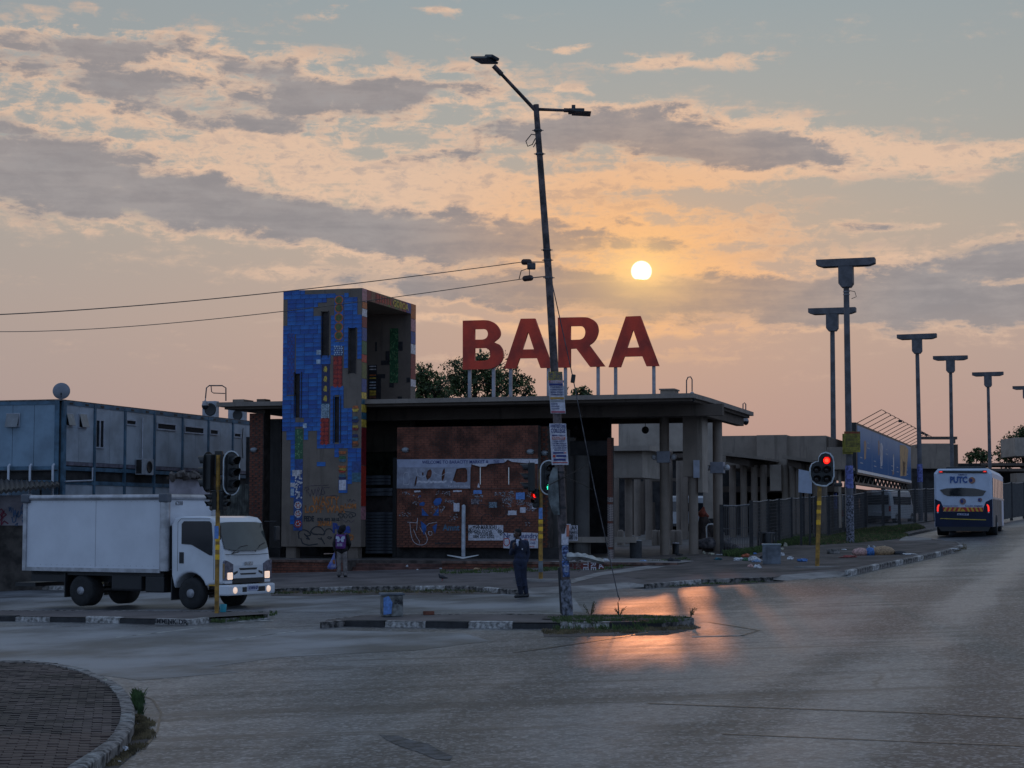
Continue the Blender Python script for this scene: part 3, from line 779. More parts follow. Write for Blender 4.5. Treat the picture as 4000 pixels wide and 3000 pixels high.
MB().box(S(1236, 3.6), S(1318, 3.6), 3.35, 3.75, 4.35, 4.9).build('inner_beam', DARKW, HALL)
# thin brick fin wall, whitewashed low down
t0 = 2.2; sx_ = S(1317, t0); zt = Z(1317, 945, t0)
fin = MB().box(sx_ - 0.07, sx_ + 0.07, t0, t0 + 0.4, ZF, zt).build('fin_wall', MORT, HALL)
for k in range(int((zt - ZF) / 0.086)):
    z0_ = ZF + k * 0.086
    MB().box(-0.08, 0.08, -0.02, 0.2, 0.004, 0.08).build('brick', BRK if z0_ > 2.7 or random.random() < .25 else mat('peeling whitewash', (0.34, 0.28, 0.26), 0.9, 0.4, 8, 0.4), fin, (sx_, t0, z0_))
# porch columns
COLM = concrete('column concrete', (0.30, 0.24, 0.195), 0.25)
tc1 = 6.2
rcol(1436, tc1, 0.185, ZF - .2, zr - .06, m=COLM)
rcol(1498, tc1, 0.180, ZF - .2, 3.6, m=COLM)
rcol(1551, 8.6, 0.190, ZF - .2, zr - .06, m=COLM)
MB().box(S(1480, tc1), S(1512, tc1), tc1 - 0.35, tc1 + 0.5, 3.6, zr - .06).build('hanging_pier', COLM, HALL)
MB().box(S(1513, tc1 + 0.2), S(1519, tc1 + .2) + .06, tc1 - 0.2, tc1 + 0.9, 3.0, zr - .06).build('hanging_pier', CONC2, HALL)
# lamp boxes with two globes on two columns
GLB = mat('frosted globe', (0.5, 0.5, 0.52), 0.3, 0.05, 2, 0.0)
for (u_, t_, zc) in ((1436, tc1, 4.36), (1551, 8.6, 4.0)):
    s_ = S(u_, t_)
    bx = MB().cbox(s_ - .26, s_ + .26, t_ - .24, t_ + .24, zc - .22, zc + .22, .02).build('lamp_box', mat('lamp box grey', (0.28, 0.29, 0.34), .6, .1, 3, .1), HALL)
    for d_ in (-1, 1): MB().ball((s_ + d_ * .38, t_ - .05, zc), .12, 14, 9).build('globe_lamp', GLB, bx)
for (u_, v_, t_) in ((1394, 929, 9.0), (1240, 925, 8.0)):
    s_, z_ = SZ(u_, v_, t_)
    hg = MB().tube([(s_, t_, zr - .06), (s_, t_, z_ + .15)], .015).build('pendant_rod', BLACK, HALL)
    MB().ball((s_, t_, z_), .15, 14, 9).build('globe_lamp', DARKW, hg)
sg = MB().cbox(S(1499, 5.8), S(1512, 5.8), 5.75, 5.78, Z(1505, 1032, 5.8), Z(1505, 994, 5.8), .004).build('notice_board', mat('notice white', (.42, .44, .52), .6, .1, 3, .05), HALL)

# bulkhead lights on the brick
for u_, v_, t_ in ((549, 972, 1.0), (876, 972, 1.2), (1146, 976, 1.2), (1176, 979, 1.7)):
    s_, z_ = SZ(u_, v_, t_)
    bl = MB().ball((s_, t_ - .02, z_), (.15, .12, .10), 14, 8).build('bulkhead_light', mat('bulkhead glass', (.30, .33, .36), .4, .1, 3, 0), HALL)
    MB().box(s_ - .16, s_ + .16, t_ - .10, t_ - .016, z_ - .03, z_ + .015).build('rim', BLACK, bl)

# ---- BARA letters
RED = mat('oxide red sheet steel', (0.62, 0.050, 0.018), 0.55, 0.26, 0.9, 0.15, col2=(0.34, 0.030, 0.014))
TL = 0.8
def L2(p): return SZ((1750 + p[0] * .42948) / 1.80832, (1150 + p[1] * .42948) / 1.80832, TL)
def dense(loop, k=0):
    out = []
    n = len(loop)
    for i in range(n):
        p0, p1, p2, p3 = loop[i - 1], loop[i], loop[(i + 1) % n], loop[(i + 2) % n]
        out.append(p1)
        if len(p1) > 2 and len(p2) > 2:
            for f in (.25, .5, .75):
                q = [0.5 * (2 * p1[j] + (p2[j] - p0[j]) * f + (2 * p0[j] - 5 * p1[j] + 4 * p2[j] - p3[j]) * f * f + (3 * p1[j] - p0[j] - 3 * p2[j] + p3[j]) * f ** 3) for j in (0, 1)]
                out.append(tuple(q))
    return out
c_ = 1
LET = [('B', [[(138, 240), (330, 235, 1), (400, 248, 1), (450, 285, 1), (478, 340, 1), (470, 390, 1), (420, 435, 1), (420, 436, ), (465, 455, 1), (497, 500, 1), (505, 555, 1), (490, 610, 1), (450, 650, 1), (390, 675, 1), (320, 681, 1), (138, 685)],
               [(246, 317), (320, 315, 1), (355, 328, 1), (367, 362, 1), (352, 397, 1), (315, 412, 1), (246, 413)], [(246, 490), (335, 488, 1), (375, 506, 1), (388, 545, 1), (375, 588, 1), (330, 604, 1), (246, 605)]], (1014, 1066), 'leftmost letter, the red B, on two poles above the flat roof'),
       ('A', [[(515, 675), (665, 222), (795, 220), (955, 668), (845, 670), (812, 580), (655, 582), (622, 675)], [(680, 502), (732, 340), (785, 500)]], (1103, 1185), 'red letter A left of the leaning lamp pole, between B and R'),
       ('R', [[(1002, 212), (1230, 208, 1), (1300, 221, 1), (1352, 262, 1), (1370, 325, 1), (1355, 390, 1), (1325, 435, 1), (1288, 462, 1), (1289, 463), (1430, 655), (1295, 660), (1170, 493), (1117, 496), (1117, 665), (1005, 667)], [(1117, 290), (1205, 288, 1), (1242, 308, 1), (1252, 350, 1), (1238, 392, 1), (1200, 412, 1), (1117, 415)]], (1222, 1293), 'red letter R on two poles right of the leaning lamp pole'),
       ('A', [[(1463, 663), (1620, 202), (1752, 197), (1922, 652), (1808, 654), (1770, 563), (1607, 567), (1572, 663)], [(1632, 487), (1687, 320), (1742, 482)]], (1331, 1414), 'rightmost red letter A below the sun')]
POLEM = mat('letter pole grey', (0.34, 0.33, 0.36), 0.45, 0.15, 3, 0.05, metal=0.5)
for ch, loops, poles, lab in LET:
    s_c, z_c = L2(((loops[0][0][0] + loops[0][-1][0]) / 2, 660))
    base = LW(s_c, TL, zr + 0.20)
    t_ = thing('sign_letter', lab, 'letter', base, -PHI, 'red BARA letters on the station roof')
    lp = [[(lambda q: (q[0] - s_c, q[1] - (zr + 0.20)))(L2(p)) for p in dense(l)] for l in loops]
    me = curve_mesh(lp, 'letter_plate', RED, 0.06); o = link('letter_plate', me, t_)
    for pu in poles:
        sp = S(pu, TL + .1) - s_c
        MB().box(sp - .055, sp + .055, 0.065, 0.16, 0, 1.25).build('pole', POLEM, t_)
        MB().box(sp - .11, sp + .11, 0.02, 0.22, 0, 0.02).build('base_plate', STEELD, t_)

# ---- mosaic tower
TS = S(608, 0)                                          # left edge
TZ0, TZ1 = Z(700, 1181, 0), Z(780, 622, 0)
tf, _ = TZ(791.5, 800, 0); tb1, _ = TZ(898, 657, 0); tb0, _ = TZ(887.5, 657, 0)
TW = thing('mosaic_tower', 'tall hollow concrete tower faced with blue and patterned mosaic tiles, graffiti low down', 'tower', O, -PHI)
def F(px, py): return TS + (px - 1097.0) / (1412.0 - 1097.0) * (-TS), TZ0 + (2135.0 - py) / 1000.0 * (TZ1 - TZ0)
slots = [(1254, 1279, 1222, 1400), (1362, 1388, 1289, 1466), (1147, 1173, 1458, 1634), (1304, 1330, 1556, 1733)]
hl = [(F(a, d)[0], F(b, d)[0], F(a, d)[1], F(a, c)[1]) for a, b, c, d in slots]
TCON = concrete('tower concrete', (0.20, 0.158, 0.128), 0.45)
holed(MB(), TS, 0, TZ0, TZ1, 0, tf, hl).build('front_wall', TCON, TW)
MB().box(TS, 0, tb0, tb1, ZF, TZ1).build('back_wall', TCON, TW)
MB().box(TS + .002, -.002, tf, tb0, TZ1 - 0.42, TZ1 - .002).build('top_slab', TCON, TW)
for a_ in (TS + .15, -.55): MB().box(a_, a_ + .4, .1, .5, ZF, TZ0).build('foot', TCON, TW)
MB().box(TS + .003, TS + .2, tf, tb0, TZ0, TZ1 - .42).build('side_wall', TCON, TW)
for a_, b_, c_, d_ in hl:      # frames that stand proud round the dark slots
    MB().box(a_ - .02, a_, -.05, .1, c_ - .02, d_ + .02).box(b_, b_ + .02, -.05, .1, c_ - .02, d_ + .02).box(a_, b_, .1, .16, c_, d_).build('slot_frame', mat('dark slot lining', (.05, .04, .038), .8, .2, 3, .1), TW)

BL = [mat('blue mosaic', (0.013, 0.115, 0.42), 0.4, 0.22, 2, 0.15), mat('blue mosaic lighter', (0.018, 0.145, 0.47), 0.4, 0.16, 2, 0.15), mat('blue mosaic deeper', (0.010, 0.075, 0.33), 0.4, 0.16, 2, 0.15)]
grey = [(1090, 1114, 1173, 1281), (1184, 1357, 1130, 1149), (1357, 1412, 1120, 1162), (1388, 1412, 1162, 1232), (1269, 1305, 1163, 1237), (1235, 1269, 1181, 1237), (1217, 1235, 1203, 1240),
        (1337, 1412, 1442, 1575), (1388, 1412, 1403, 1442), (1337, 1373, 1575, 1593), (1146, 1179, 1635, 1658), (1090, 1112, 1682, 2200), (1112, 1130, 1716, 2200)]
motif = [(1113, 1145, 1299, 1544), (1303, 1339, 1160, 1337), (1301, 1337, 1355, 1396), (1300, 1336, 1398, 1519), (1250, 1286, 1424, 1581), (1250, 1286, 1581, 1637), (1249, 1285, 1637, 1747),
         (1146, 1181, 1678, 1796), (1146, 1181, 1796, 2073), (1374, 1407, 1586, 1748), (1322, 1356, 1764, 1882), (1374, 1412, 1804, 1898)]
def isblue(px, py):
    for a, b, c, d in grey:
        if a <= px < b and c <= py < d: return False
    for a, b, c, d in slots + motif:
        if a - 2 <= px < b + 2 and c <= py < d: return False
    if 1232 <= px < 1269 and 1805 <= py < 1826: return True
    if 1135 <= px < 1150 and 2015 <= py < 2055: return True
    lim = 0
    for a, b, y in ((0, 1112, 1682), (1112, 1130, 1716), (1130, 1146, 1943), (1146, 1181, 2073), (1181, 1200, 1713), (1200, 1233, 1693), (1233, 1301, 1750), (1301, 1320, 1786), (1320, 1359, 1921), (1359, 1387, 1897), (1387, 1500, 1888)):
        if a <= px < b: lim = y
    return py < lim
NC = 18; cw = -TS / NC; NR = int((TZ1 - TZ0) / 0.163); rh = (TZ1 - TZ0) / NR
tiles = []
for r in range(NR):
    zc = TZ0 + (r + .5) * rh; py = 2135 - (zc - TZ0) / (TZ1 - TZ0) * 1000; i = 0
    while i < NC:
        px = lambda k: 1097 + (k + .5) / NC * 315
        if not isblue(px(i), py): i += 1; continue
        if i + 1 < NC and isblue(px(i + 1), py) and (i % 2 == r % 2 or True): tiles.append((TS + (i + 1) * cw, zc, 2)); i += 2
        else: tiles.append((TS + (i + .5) * cw, zc, 1)); i += 1
tme = {(w, k): MB().box(-w * cw / 2 + .005, w * cw / 2 - .005, -.014, 0.01, -rh / 2 + .005, rh / 2 - .005).mesh('tile', BL[k]) for w in (1, 2) for k in range(3)}
rest = MB()
for k, (a, zc, w) in enumerate(tiles):
    if k < 296: link('tile', tme[(w, random.choice((0, 0, 1, 2)))], TW, TR(a, -random.uniform(0, .004), zc))
    else: rest.box(a - w * cw / 2 + .005, a + w * cw / 2 - .005, -.014 - random.uniform(0, .004), .01, zc - rh / 2 + .005, zc + rh / 2 - .005)
rest.build('tiles', BL[0], TW, kind='stuff')
def panel(a, b, c, d, m, name='mosaic_panel', y=-.012):
    x0, z1_ = F(a, c); x1, z0_ = F(b, d)
    return MB().box(x0, x1, y, .01, z0_, z1_).build(name, m, TW)
def rnd(mb, px, py, r, y=-.018, n=14, sq=1.0):
    x_, z_ = F(px, py); k = -TS / 315 * r
    mb.prism([(x_ + k * math.cos(2 * math.pi * i / n), z_ + sq * k * math.sin(2 * math.pi * i / n)) for i in range(n)], y, y + .012)
MC = {n: mat('mosaic ' + n, c, .5, .2, 9, .2) for n, c in dict(orange=(.50, .13, .03), olive=(.10, .12, .03), red=(.42, .035, .02), darkred=(.20, .015, .02), yellow=(.62, .42, .06), navy=(.02, .025, .10),
      pale=(.42, .52, .62), green=(.03, .12, .05), lightgreen=(.16, .30, .14), white=(.62, .58, .60), teal=(.05, .14, .20), violet=(.06, .05, .20), brown=(.18, .07, .04), black=(.03, .03, .035), midblue=(.03, .07, .24), pink=(.45, .20, .22)).items()}
# weave strip
pw = panel(1113, 1145, 1299, 1544, BL[2]); w = MB()
for i in range(17):
    for j in range(2):
        y_ = 1304 + i * 14; x_ = 1117 + j * 14
        (xa, za), (xb, zb) = F(x_, y_ + 3), F(x_ + 11, y_)
        w.box(xa, xb, -.018, -.008, za, zb)
        (xa, za), (xb, zb) = F(x_ + (8 if i % 2 else 0), y_ + 12), F(x_ + (11 if i % 2 else 3), y_ + 3)
        w.box(xa, xb, -.018, -.008, za, zb)
w.build('weave_pattern', MC['violet'], pw)
# five round motifs
pw = panel(1303, 1339, 1160, 1337, BL[0]); a = MB(); b = MB()
for py in (1179, 1211, 1248, 1284, 1318): rnd(a, 1321, py, 17, -.018); rnd(b, 1321, py, 12.5, -.024)
a.build('ring', MC['orange'], pw); b.build('disc', MC['olive'], pw)
pw = panel(1301, 1337, 1355, 1396, MC['midblue']); a = MB()
for i in range(4):
    for j in range(5): rnd(a, 1305 + i * 9 + (j % 2) * 3, 1360 + j * 8, 3.2, n=6)
a.build('dot_pattern', MC['pale'], pw)
for (a0, b0, c0, d0) in ((1300, 1336, 1398, 1519), (1249, 1285, 1637, 1747)):
    pw = panel(a0, b0, c0, d0, MC['darkred']); a = MB()
    n = int((d0 - c0) / 17)
    for i in range(n):
        for j in range(2):
            cx_, cy_ = a0 + 9 + j * 17, c0 + 9 + i * 17.5
            for q in range(5): rnd(a, cx_ + 4.6 * math.cos(q * 1.257 + i), cy_ + 4.6 * math.sin(q * 1.257 + i), 4.0, -.018 - .001 * q, 7)
    a.build('red_flowers', MC['red'], pw)
pw = panel(1250, 1286, 1424, 1581, MC['navy']); a = MB()
for i in range(4):      # hands of bananas
    cy_ = 1430 + i * 38
    for q in range(5):
        th = R(250 + q * 22); pts = []
        for f in range(5):
            rr2 = 24 * f / 4; an = th + 0.25 * f / 4
            pts.append((1274 - 3 + math.cos(an) * rr2 * .62 * -1 * (1 if q < 3 else .6), cy_ + 6 - math.sin(an) * rr2 * -1 * -1))
        lft = []; rgt = []
        for f, (x_, y_) in enumerate(pts):
            wv_ = (1.6, 3.2, 3.4, 2.6, .8)[f]; lft.append(F(x_ - wv_, y_)); rgt.append(F(x_ + wv_, y_))
        a.prism(lft + rgt[::-1], -.018 - q * .001, -.010)
a.build('banana_motif', MC['yellow'], pw)
pw = panel(1250, 1286, 1581, 1637, MC['teal']); a = MB()
for i in range(9):
    for j in range(4):
        x_, y_ = 1253 + j * 8.5, 1585 + i * 6
        p, q = F(x_, y_ + (0 if j % 2 else 4)), F(x_ + 7, y_ + (4 if j % 2 else 0)); h_ = .018
        a.prism([(p[0], p[1] - h_), (q[0], q[1] - h_), (q[0], q[1] + h_), (p[0], p[1] + h_)], -.018, -.01)
a.build('zigzag_pattern', MC['pale'], pw)
pw = panel(1146, 1181, 1678, 1796, MC['green']); a = MB()
for i in range(26): rnd(a, random.uniform(1150, 1177), random.uniform(1684, 1792), random.uniform(1.5, 3.4), n=7)
a.build('leaf_dots', MC['lightgreen'], pw, kind='stuff')
pw = panel(1146, 1181, 1796, 2073, MC['midblue']); a = MB(); b = MB(); d = MB()
for i in range(46): rnd(a, random.uniform(1149, 1178), random.uniform(1842, 1948), random.uniform(2, 5), -.018 - .0005 * (i % 9), 6)
for cy_ in (1975, 2008): rnd(a, 1164, cy_, 14, -.020, 14)
for cy_ in (1975, 2008): [rnd(b, 1164 + 8 * math.cos(q), cy_ + 8 * math.sin(q), 3, -.027, 6) for q in range(6)]
rnd(b, 1164, 2047, 14, -.020, 16)
[rnd(d, 1164 + 8 * math.cos(q), 2047 + 8 * math.sin(q), 2.6, -.027, 6) for q in range(6)]
a.build('white_mosaic', MC['white'], pw, kind='stuff'); b.build('red_mosaic', MC['red'], pw, kind='stuff'); d.build('pale_mosaic', MC['pale'], pw, kind='stuff')
for (x0_, x1_, rows) in ((1375, 1403, [(1592, 'orange', 0), (1604, 'yellow', 1), (1633, 'teal', 0), (1646, 'navy', 1), (1668, 'yellow', 0), (1676, 'darkred', 1), (1702, 'navy', 0), (1716, 'teal', 1), (1730, 'orange', 0), (1738, 'brown', 1)]),
                         (1323, 1355, [(1767, 'orange', 1), (1786, 'green', 0), (1797, 'teal', 1), (1823, 'orange', 1), (1832, 'yellow', 0), (1838, 'red', 1), (1856, 'teal', 0), (1866, 'navy', 1)])):
    for y_, cn, fl_ in rows:      # baskets and pots, one coloured band over the other
        (xa, za), (xb, zb) = F(x0_, y_ + 11), F(x1_, y_); e = .05 if fl_ else .02
        MB().prism([(xa + e, za), (xb - e, za), (xb - (.0 if fl_ else e + .03), zb), (xa + (.0 if fl_ else e + .03), zb)], -.02, .0).build('pot_motif', MC[cn], TW)
panel(1374, 1412, 1804, 1850, MC['midblue']); panel(1374, 1412, 1850, 1886, MC['teal'])
for a0, b0, c0, d0 in ((1233, 1251, 1372, 1390), (1233, 1249, 1409, 1426), (1181, 1196, 1657, 1675)): panel(a0, b0, c0, d0, MC['pale'], 'pale_tile', -.022)
o = panel(1327, 1354, 1878, 1917, PAPER, 'poster', -.024)
panel(1133, 1150, 1888, 1905, MC['white'], 'paper_scrap', -.02); panel(1134, 1147, 1910, 1938, MC['pale'], 'paper_scrap', -.02)
panel(1140, 1172, 1838, 1862, MC['white'], 'paper_scrap', -.024)
# mosaic edge of the front wall, seen on the tower's right side, and the pattern on the top beam
seq = [('pink', .5), ('orange', .25), ('white', .3), ('darkred', .4), ('midblue', .5), ('green', .5), ('red', .3), ('olive', .6), ('midblue', .5), ('yellow', .25), ('teal', .2), ('yellow', .3), ('teal', .25), ('yellow', .3), ('darkred', 1.4), ('red', 1.5), ('pink', .5), ('white', .4), ('brown', .5)]
z_ = TZ1
for cn, h_ in seq:
    MB().box(.0, .014, .01, tf - .01, max(z_ - h_, TZ0) + .01, z_ - .01).build('edge_mosaic', MC[cn], TW); z_ -= h_
    if z_ < 2.2: break
z_ = TZ1
for cn, h_ in (('orange', .6), ('pink', .5), ('midblue', .5), ('white', .4), ('darkred', 1.0), ('white', .3)):
    MB().box(.0, .014, tb0 + .01, tb1 - .01, z_ - h_ + .01, z_ - .01).build('edge_mosaic', MC[cn], TW); z_ -= h_
t_ = tf; k = 0
while t_ < tb0 - .05:
    MB().box(.0, .014, t_ + .01, min(t_ + .42, tb0) - .01, TZ1 - .41, TZ1 - .01).build('beam_mosaic', MC[('darkred', 'brown', 'darkred', 'brown', 'brown', 'olive', 'brown', 'olive', 'brown', 'darkred', 'violet', 'midblue', 'violet')[min(k, 12)]], TW); t_ += .42; k += 1
a = MB()
for i in range(6):
    t_ = tf + 1.0 + i * .27; a.box(.012, .022, t_, t_ + .16, TZ1 - .34, TZ1 - .08)
a.build('beam_pattern', MC['red'], TW)
RX = Matrix.Rotation(R(90), 4, 'Z')
text('GOROA', 'beam_lettering', MC['yellow'], .36, TW, Matrix.Translation((.022, tf + 3.55, TZ1 - .22)) @ RX, 1.7, .004, .02)
# motifs inside, on the back wall's inner face
def I(px, py):
    s_, z_ = SZ(px / 1.80832, py / 1.80832, tb0); return s_, z_
def ipanel(cx0, cx1, cy0, cy1, m, name='inner_mosaic', y=-.012):
    (a0, b0), (a1, b1) = I(1080 + cx0 / 3.0714, 1100 + cy1 / 3.0714), I(1080 + cx1 / 3.0714, 1100 + cy0 / 3.0714)
    return MB().box(a0, min(a1, -.02), tb0 + y, tb0 + .01, b0, b1).build(name, m, TW)
for q in ((1100, 1205, 1000, 1410), (1205, 1255, 1110, 1410), (1255, 1305, 1108, 1160), (1255, 1360, 945, 1000), (1310, 1355, 835, 945), (1460, 1515, 720, 830), (1560, 1612, 1150, 1210), (1455, 1505, 1378, 1408), (1355, 1408, 1215, 1270), (1185, 1205, 725, 835)):
    ipanel(*q, MC['black'])
pw = ipanel(1360, 1462, 560, 1215, MC['green'], y=-.016); a = MB()
for i in range(46):
    cx_, cy_ = random.uniform(1366, 1456), random.uniform(840, 1205) if i < 32 else random.uniform(570, 820)
    (x_, z_) = I(1080 + cx_ / 3.0714, 1100 + cy_ / 3.0714); an = random.uniform(0, 3.14); l_ = .055; w_ = .012
    dx, dz = math.cos(an), math.sin(an)
    a.prism([(x_ - dx * l_ - dz * w_, z_ - dz * l_ + dx * w_), (x_ - dx * l_ + dz * w_, z_ - dz * l_ - dx * w_), (x_ + dx * l_ + dz * w_, z_ + dz * l_ - dx * w_), (x_ + dx * l_ - dz * w_, z_ + dz * l_ + dx * w_)], tb0 - .026, tb0 - .016)
a.build('leaf_strokes', MC['lightgreen'], pw, kind='stuff')
for y0_, cn in ((1010, 'white'), (1045, 'white'), (1115, 'orange'), (1150, 'yellow'), (1200, 'pale'), (1235, 'white'), (1268, 'pale'), (1305, 'yellow'), (1340, 'yellow'), (1375, 'brown')):
    ipanel(1118, 1195, y0_, y0_ + (16 if y0_ < 1300 else 28), MC[cn], 'stripe_motif', -.022)

# graffiti strokes and words on the lower half
def stroke(pts, m, w=.028, parent=TW, conv_=F, y=-.006, name='graffiti'):
    P = [conv_(*p) for p in pts]; mb = MB()
    D_ = []
    for i in range(len(P)):      # smooth
        D_.append(P[i])
        if 0 < i < len(P) - 2:
            p0, p1, p2, p3 = P[i - 1], P[i], P[i + 1], P[i + 2]
            for f in (.33, .66): D_.append(tuple(0.5 * (2 * p1[j] + (p2[j] - p0[j]) * f + (2 * p0[j] - 5 * p1[j] + 4 * p2[j] - p3[j]) * f * f + (3 * p1[j] - p0[j] - 3 * p2[j] + p3[j]) * f ** 3) for j in (0, 1)))
    for i in range(len(D_) - 1):
        a, b = Vector(D_[i]), Vector(D_[i + 1]); d = (b - a)
        if d.length < 1e-5: continue
        n_ = Vector((-d.y, d.x)).normalized() * w / 2; e = d.normalized() * w * .3; a = a - e; b = b + e
        mb.prism([tuple(a + n_), tuple(a - n_), tuple(b - n_), tuple(b + n_)], y - .0006 * (i % 3), y + .02)
    return mb.build(name, m, parent)
GB = mat('black spray paint', (.03, .03, .035), .7, .2, 6, .05); GO = mat('orange spray paint', (.42, .15, .04), .7, .3, 6, .05); GBL = mat('blue spray paint', (.03, .06, .28), .6, .2, 6, .05); GV = mat('faded violet spray', (.10, .07, .09), .7, .3, 6, .05)
def B_(cx, cy): return (1060 + cx / 2.86, 1600 + cy / 2.86)
def BS(lst, m, w=.028): stroke([B_(*p) for p in lst], m, w)
BS([(365, 880), (390, 870), (420, 895), (385, 910), (420, 940), (435, 975), (450, 900), (470, 960), (490, 890), (505, 975), (520, 880), (540, 900), (525, 915), (545, 970), (570, 870), (560, 950), (600, 940), (580, 880), (655, 875)], GV, .022)
BS([(360, 900), (420, 860), (560, 855), (640, 850)], GV, .02)
BS([(310, 1440), (300, 1380), (350, 1345), (410, 1360), (440, 1400), (400, 1410), (370, 1390), (430, 1450), (395, 1440)], GB, .045)
BS([(330, 1440), (350, 1490), (430, 1515), (520, 1500)], GB, .045)
BS([(440, 1400), (450, 1350), (500, 1310), (560, 1320), (600, 1370), (590, 1400), (530, 1390)], GB, .04)
BS([(440, 1360), (470, 1390), (520, 1395)], GB, .05)
BS([(590, 1390), (620, 1340), (670, 1335), (700, 1370)], GB, .04)
BS([(530, 1440), (570, 1450), (600, 1500), (560, 1430)], GB, .04); BS([(640, 1420), (680, 1425), (660, 1445), (630, 1430)], GB, .035)
BS([(750, 1185), (770, 1150), (850, 1145), (940, 1160), (945, 1190), (920, 1200)], GB, .03)
for cx_ in (780, 830, 890): BS([(cx_, 1200), (cx_ - 20, 1185), (cx_ - 5, 1165), (cx_ + 25, 1180), (cx_ + 20, 1205), (cx_, 1215), (cx_ - 15, 1200)], GB, .022)
BS([(760, 1240), (800, 1230), (840, 1260), (870, 1235), (900, 1265), (930, 1235)], GV, .02)
BS([(850, 1010), (870, 1035), (885, 1005), (905, 1040), (925, 1010), (945, 1030)], GV, .018)
BS([(610, 975), (700, 965), (745, 975), (740, 1000), (700, 1000)], GV, .025)
def tword(s_, cx, cy, wpx, hpx, m, parent=TW, bold=.03, cv=B_, sh=0.0):
    (x_, z_) = F(*cv(cx, cy)); k = -TS / 315 / 2.86
    text(s_, 'graffiti', m, hpx * k * 1.35, parent, TR(x_, -.006, z_), wpx * k, .004, bold, shear=sh)
tword('WASTY', 610, 1030, 310, 95, GO); tword('LOPF WAR', 600, 1120, 460, 80, GO); tword('LOM', 890, 1085, 130, 50, GO, bold=.06)
tword('FEDE', 420, 1225, 115, 55, GB, bold=.05); tword('076 402 3818', 640, 1232, 250, 36, GB); tword('ZANU', 600, 1278, 160, 46, GO, bold=.08)
tword('Pace', 790, 1330, 200, 100, GBL, bold=.06); tword('D', 900, 1430, 60, 60, GO, bold=.08)

# ---- torn map board and everything pasted or painted on the brick wall
TWM = 1.2
def W4(px, py): return SZ(px / 1.80832, py / 1.80832, TWM)
def MC_(cx, cy): return (1540 + cx / 3.8138, 1780 + cy / 3.8138)
def MS(cx, cy): return W4(*MC_(cx, cy))
def board(loops, name, m, label, y, th=.012, parent=None):
    me = curve_mesh([[MS(*p) for p in l] for l in loops], name, m, th / 2)
    me.transform(Matrix.Translation((0, y, 0))); o = link(name, me, parent); return o
MAPS = thing('map_board', 'torn pale welcome board with holes showing the red brick behind', 'sign', O, -PHI)
def jag(x0, x1, y, a=8, n=14): return [(x0 + (x1 - x0) * i / n, y + random.uniform(-a, a)) for i in range(n + 1)]
BDM = mat('faded board print', (0.30, 0.31, 0.38), .6, .12, 5, .05, col2=(0.22, 0.22, 0.27)); BDT = mat('faded board header', (.36, .38, .50), .6, .08, 4, .05)
def blobh(cx, cy, rx, ry, n=16, sk=0.0): return [(cx + rx * math.cos(6.283 * i / n) * random.uniform(.85, 1.1) + sk * math.sin(6.283 * i / n), cy + ry * math.sin(6.283 * i / n) * random.uniform(.9, 1.08)) for i in range(n)]
board([[(55, 180), (1145, 180), (1140, 490), (45, 488)], blobh(525, 280, 42, 75, sk=-18), blobh(740, 285, 22, 98, sk=-14), [(935, 200), (1000, 185), (1070, 185), (1095, 215), (1100, 300), (1098, 385), (1060, 400), (1000, 395), (940, 400), (880, 370), (905, 290)], blobh(330, 385, 13, 80, sk=-14), blobh(435, 270, 12, 28, 8)], 'map_sheet', BDM, '', TWM - .06, parent=MAPS)
board([[(50, 55), (1150, 52), (1640, 52), (1650, 105), (1480, 118)] + jag(1440, 1160, 128, 8) + [(1150, 178), (55, 178)]], 'header_sheet', BDT, '', TWM - .06, parent=MAPS)
board([[(1645, 50), (2150, 52), (2150, 122), (2040, 118), (1760, 92), (1700, 60), (1655, 100)]], 'torn_strip', PAPER, '', TWM - .075, parent=MAPS)
for pts in ([(1160, 128), (1290, 165), (1380, 160), (1420, 110)], [(1250, 470), (1265, 405), (1290, 460), (1285, 480)]): board([pts], 'torn_scrap', PAPER, '', TWM - .09, parent=MAPS)
fr = MB()
for (x0_, y0_, x1_, y1_) in ((44, 50, 2152, 56), (44, 486, 1180, 493), (1180, 488, 2150, 496), (2143, 50, 2152, 490), (44, 50, 50, 490)):
    a, b = MS(x0_, y1_), MS(x1_, y0_); fr.box(a[0], b[0], TWM - .05, TWM - .02, a[1], b[1])
fr.build('frame', STEELD, MAPS)
for cx_ in (1288, 1712):
    a, b = MS(cx_ - 6, 430), MS(cx_ + 6, 175); MB().box(a[0], b[0], TWM - .05, TWM - .02, a[1], b[1]).build('mounting_bar', CHROME, MAPS)
x_, z_ = MS(870, 98); kk = MS(1870, 98)[0] - MS(870, 98)[0]
text('WELCOME TO BARACITY MARKET &', 'header_lettering', NAVYINK, .17, MAPS, TR(MS(915, 98)[0], TWM - .069, z_), kk * 1.0, .002, .012)
text('TAXI', 'header_lettering', NAVYINK, .16, MAPS, TR(MS(1530, 98)[0], TWM - .069, z_), kk * .085, .002, .012)
a = MB()
for i in range(22):
    p = MS(360 + i * 21 + (60 if i > 20 else 0), 388 + random.uniform(-8, 8)); a.box(p[0] - .03, p[0] + .02, TWM - .072, TWM - .06, p[1] - .04, p[1] + .03)
a.build('city_drawing', PAPER, MAPS)
text('Taxi rank parking', 'caption', PAPER, .12, MAPS, TR(MS(970, 455)[0], TWM - .069, MS(970, 455)[1]), kk * .33, .002, .01)
for pts in ([(330, 190), (360, 290), (430, 320), (470, 300)], [(150, 430), (150, 280), (190, 250), (225, 280), (225, 430), (150, 430)], [(600, 250), (700, 300), (800, 250), (880, 260)]):
    stroke([MC_(*p) for p in pts], PAPER, .012, MAPS, W4, TWM - .068, 'map_line')

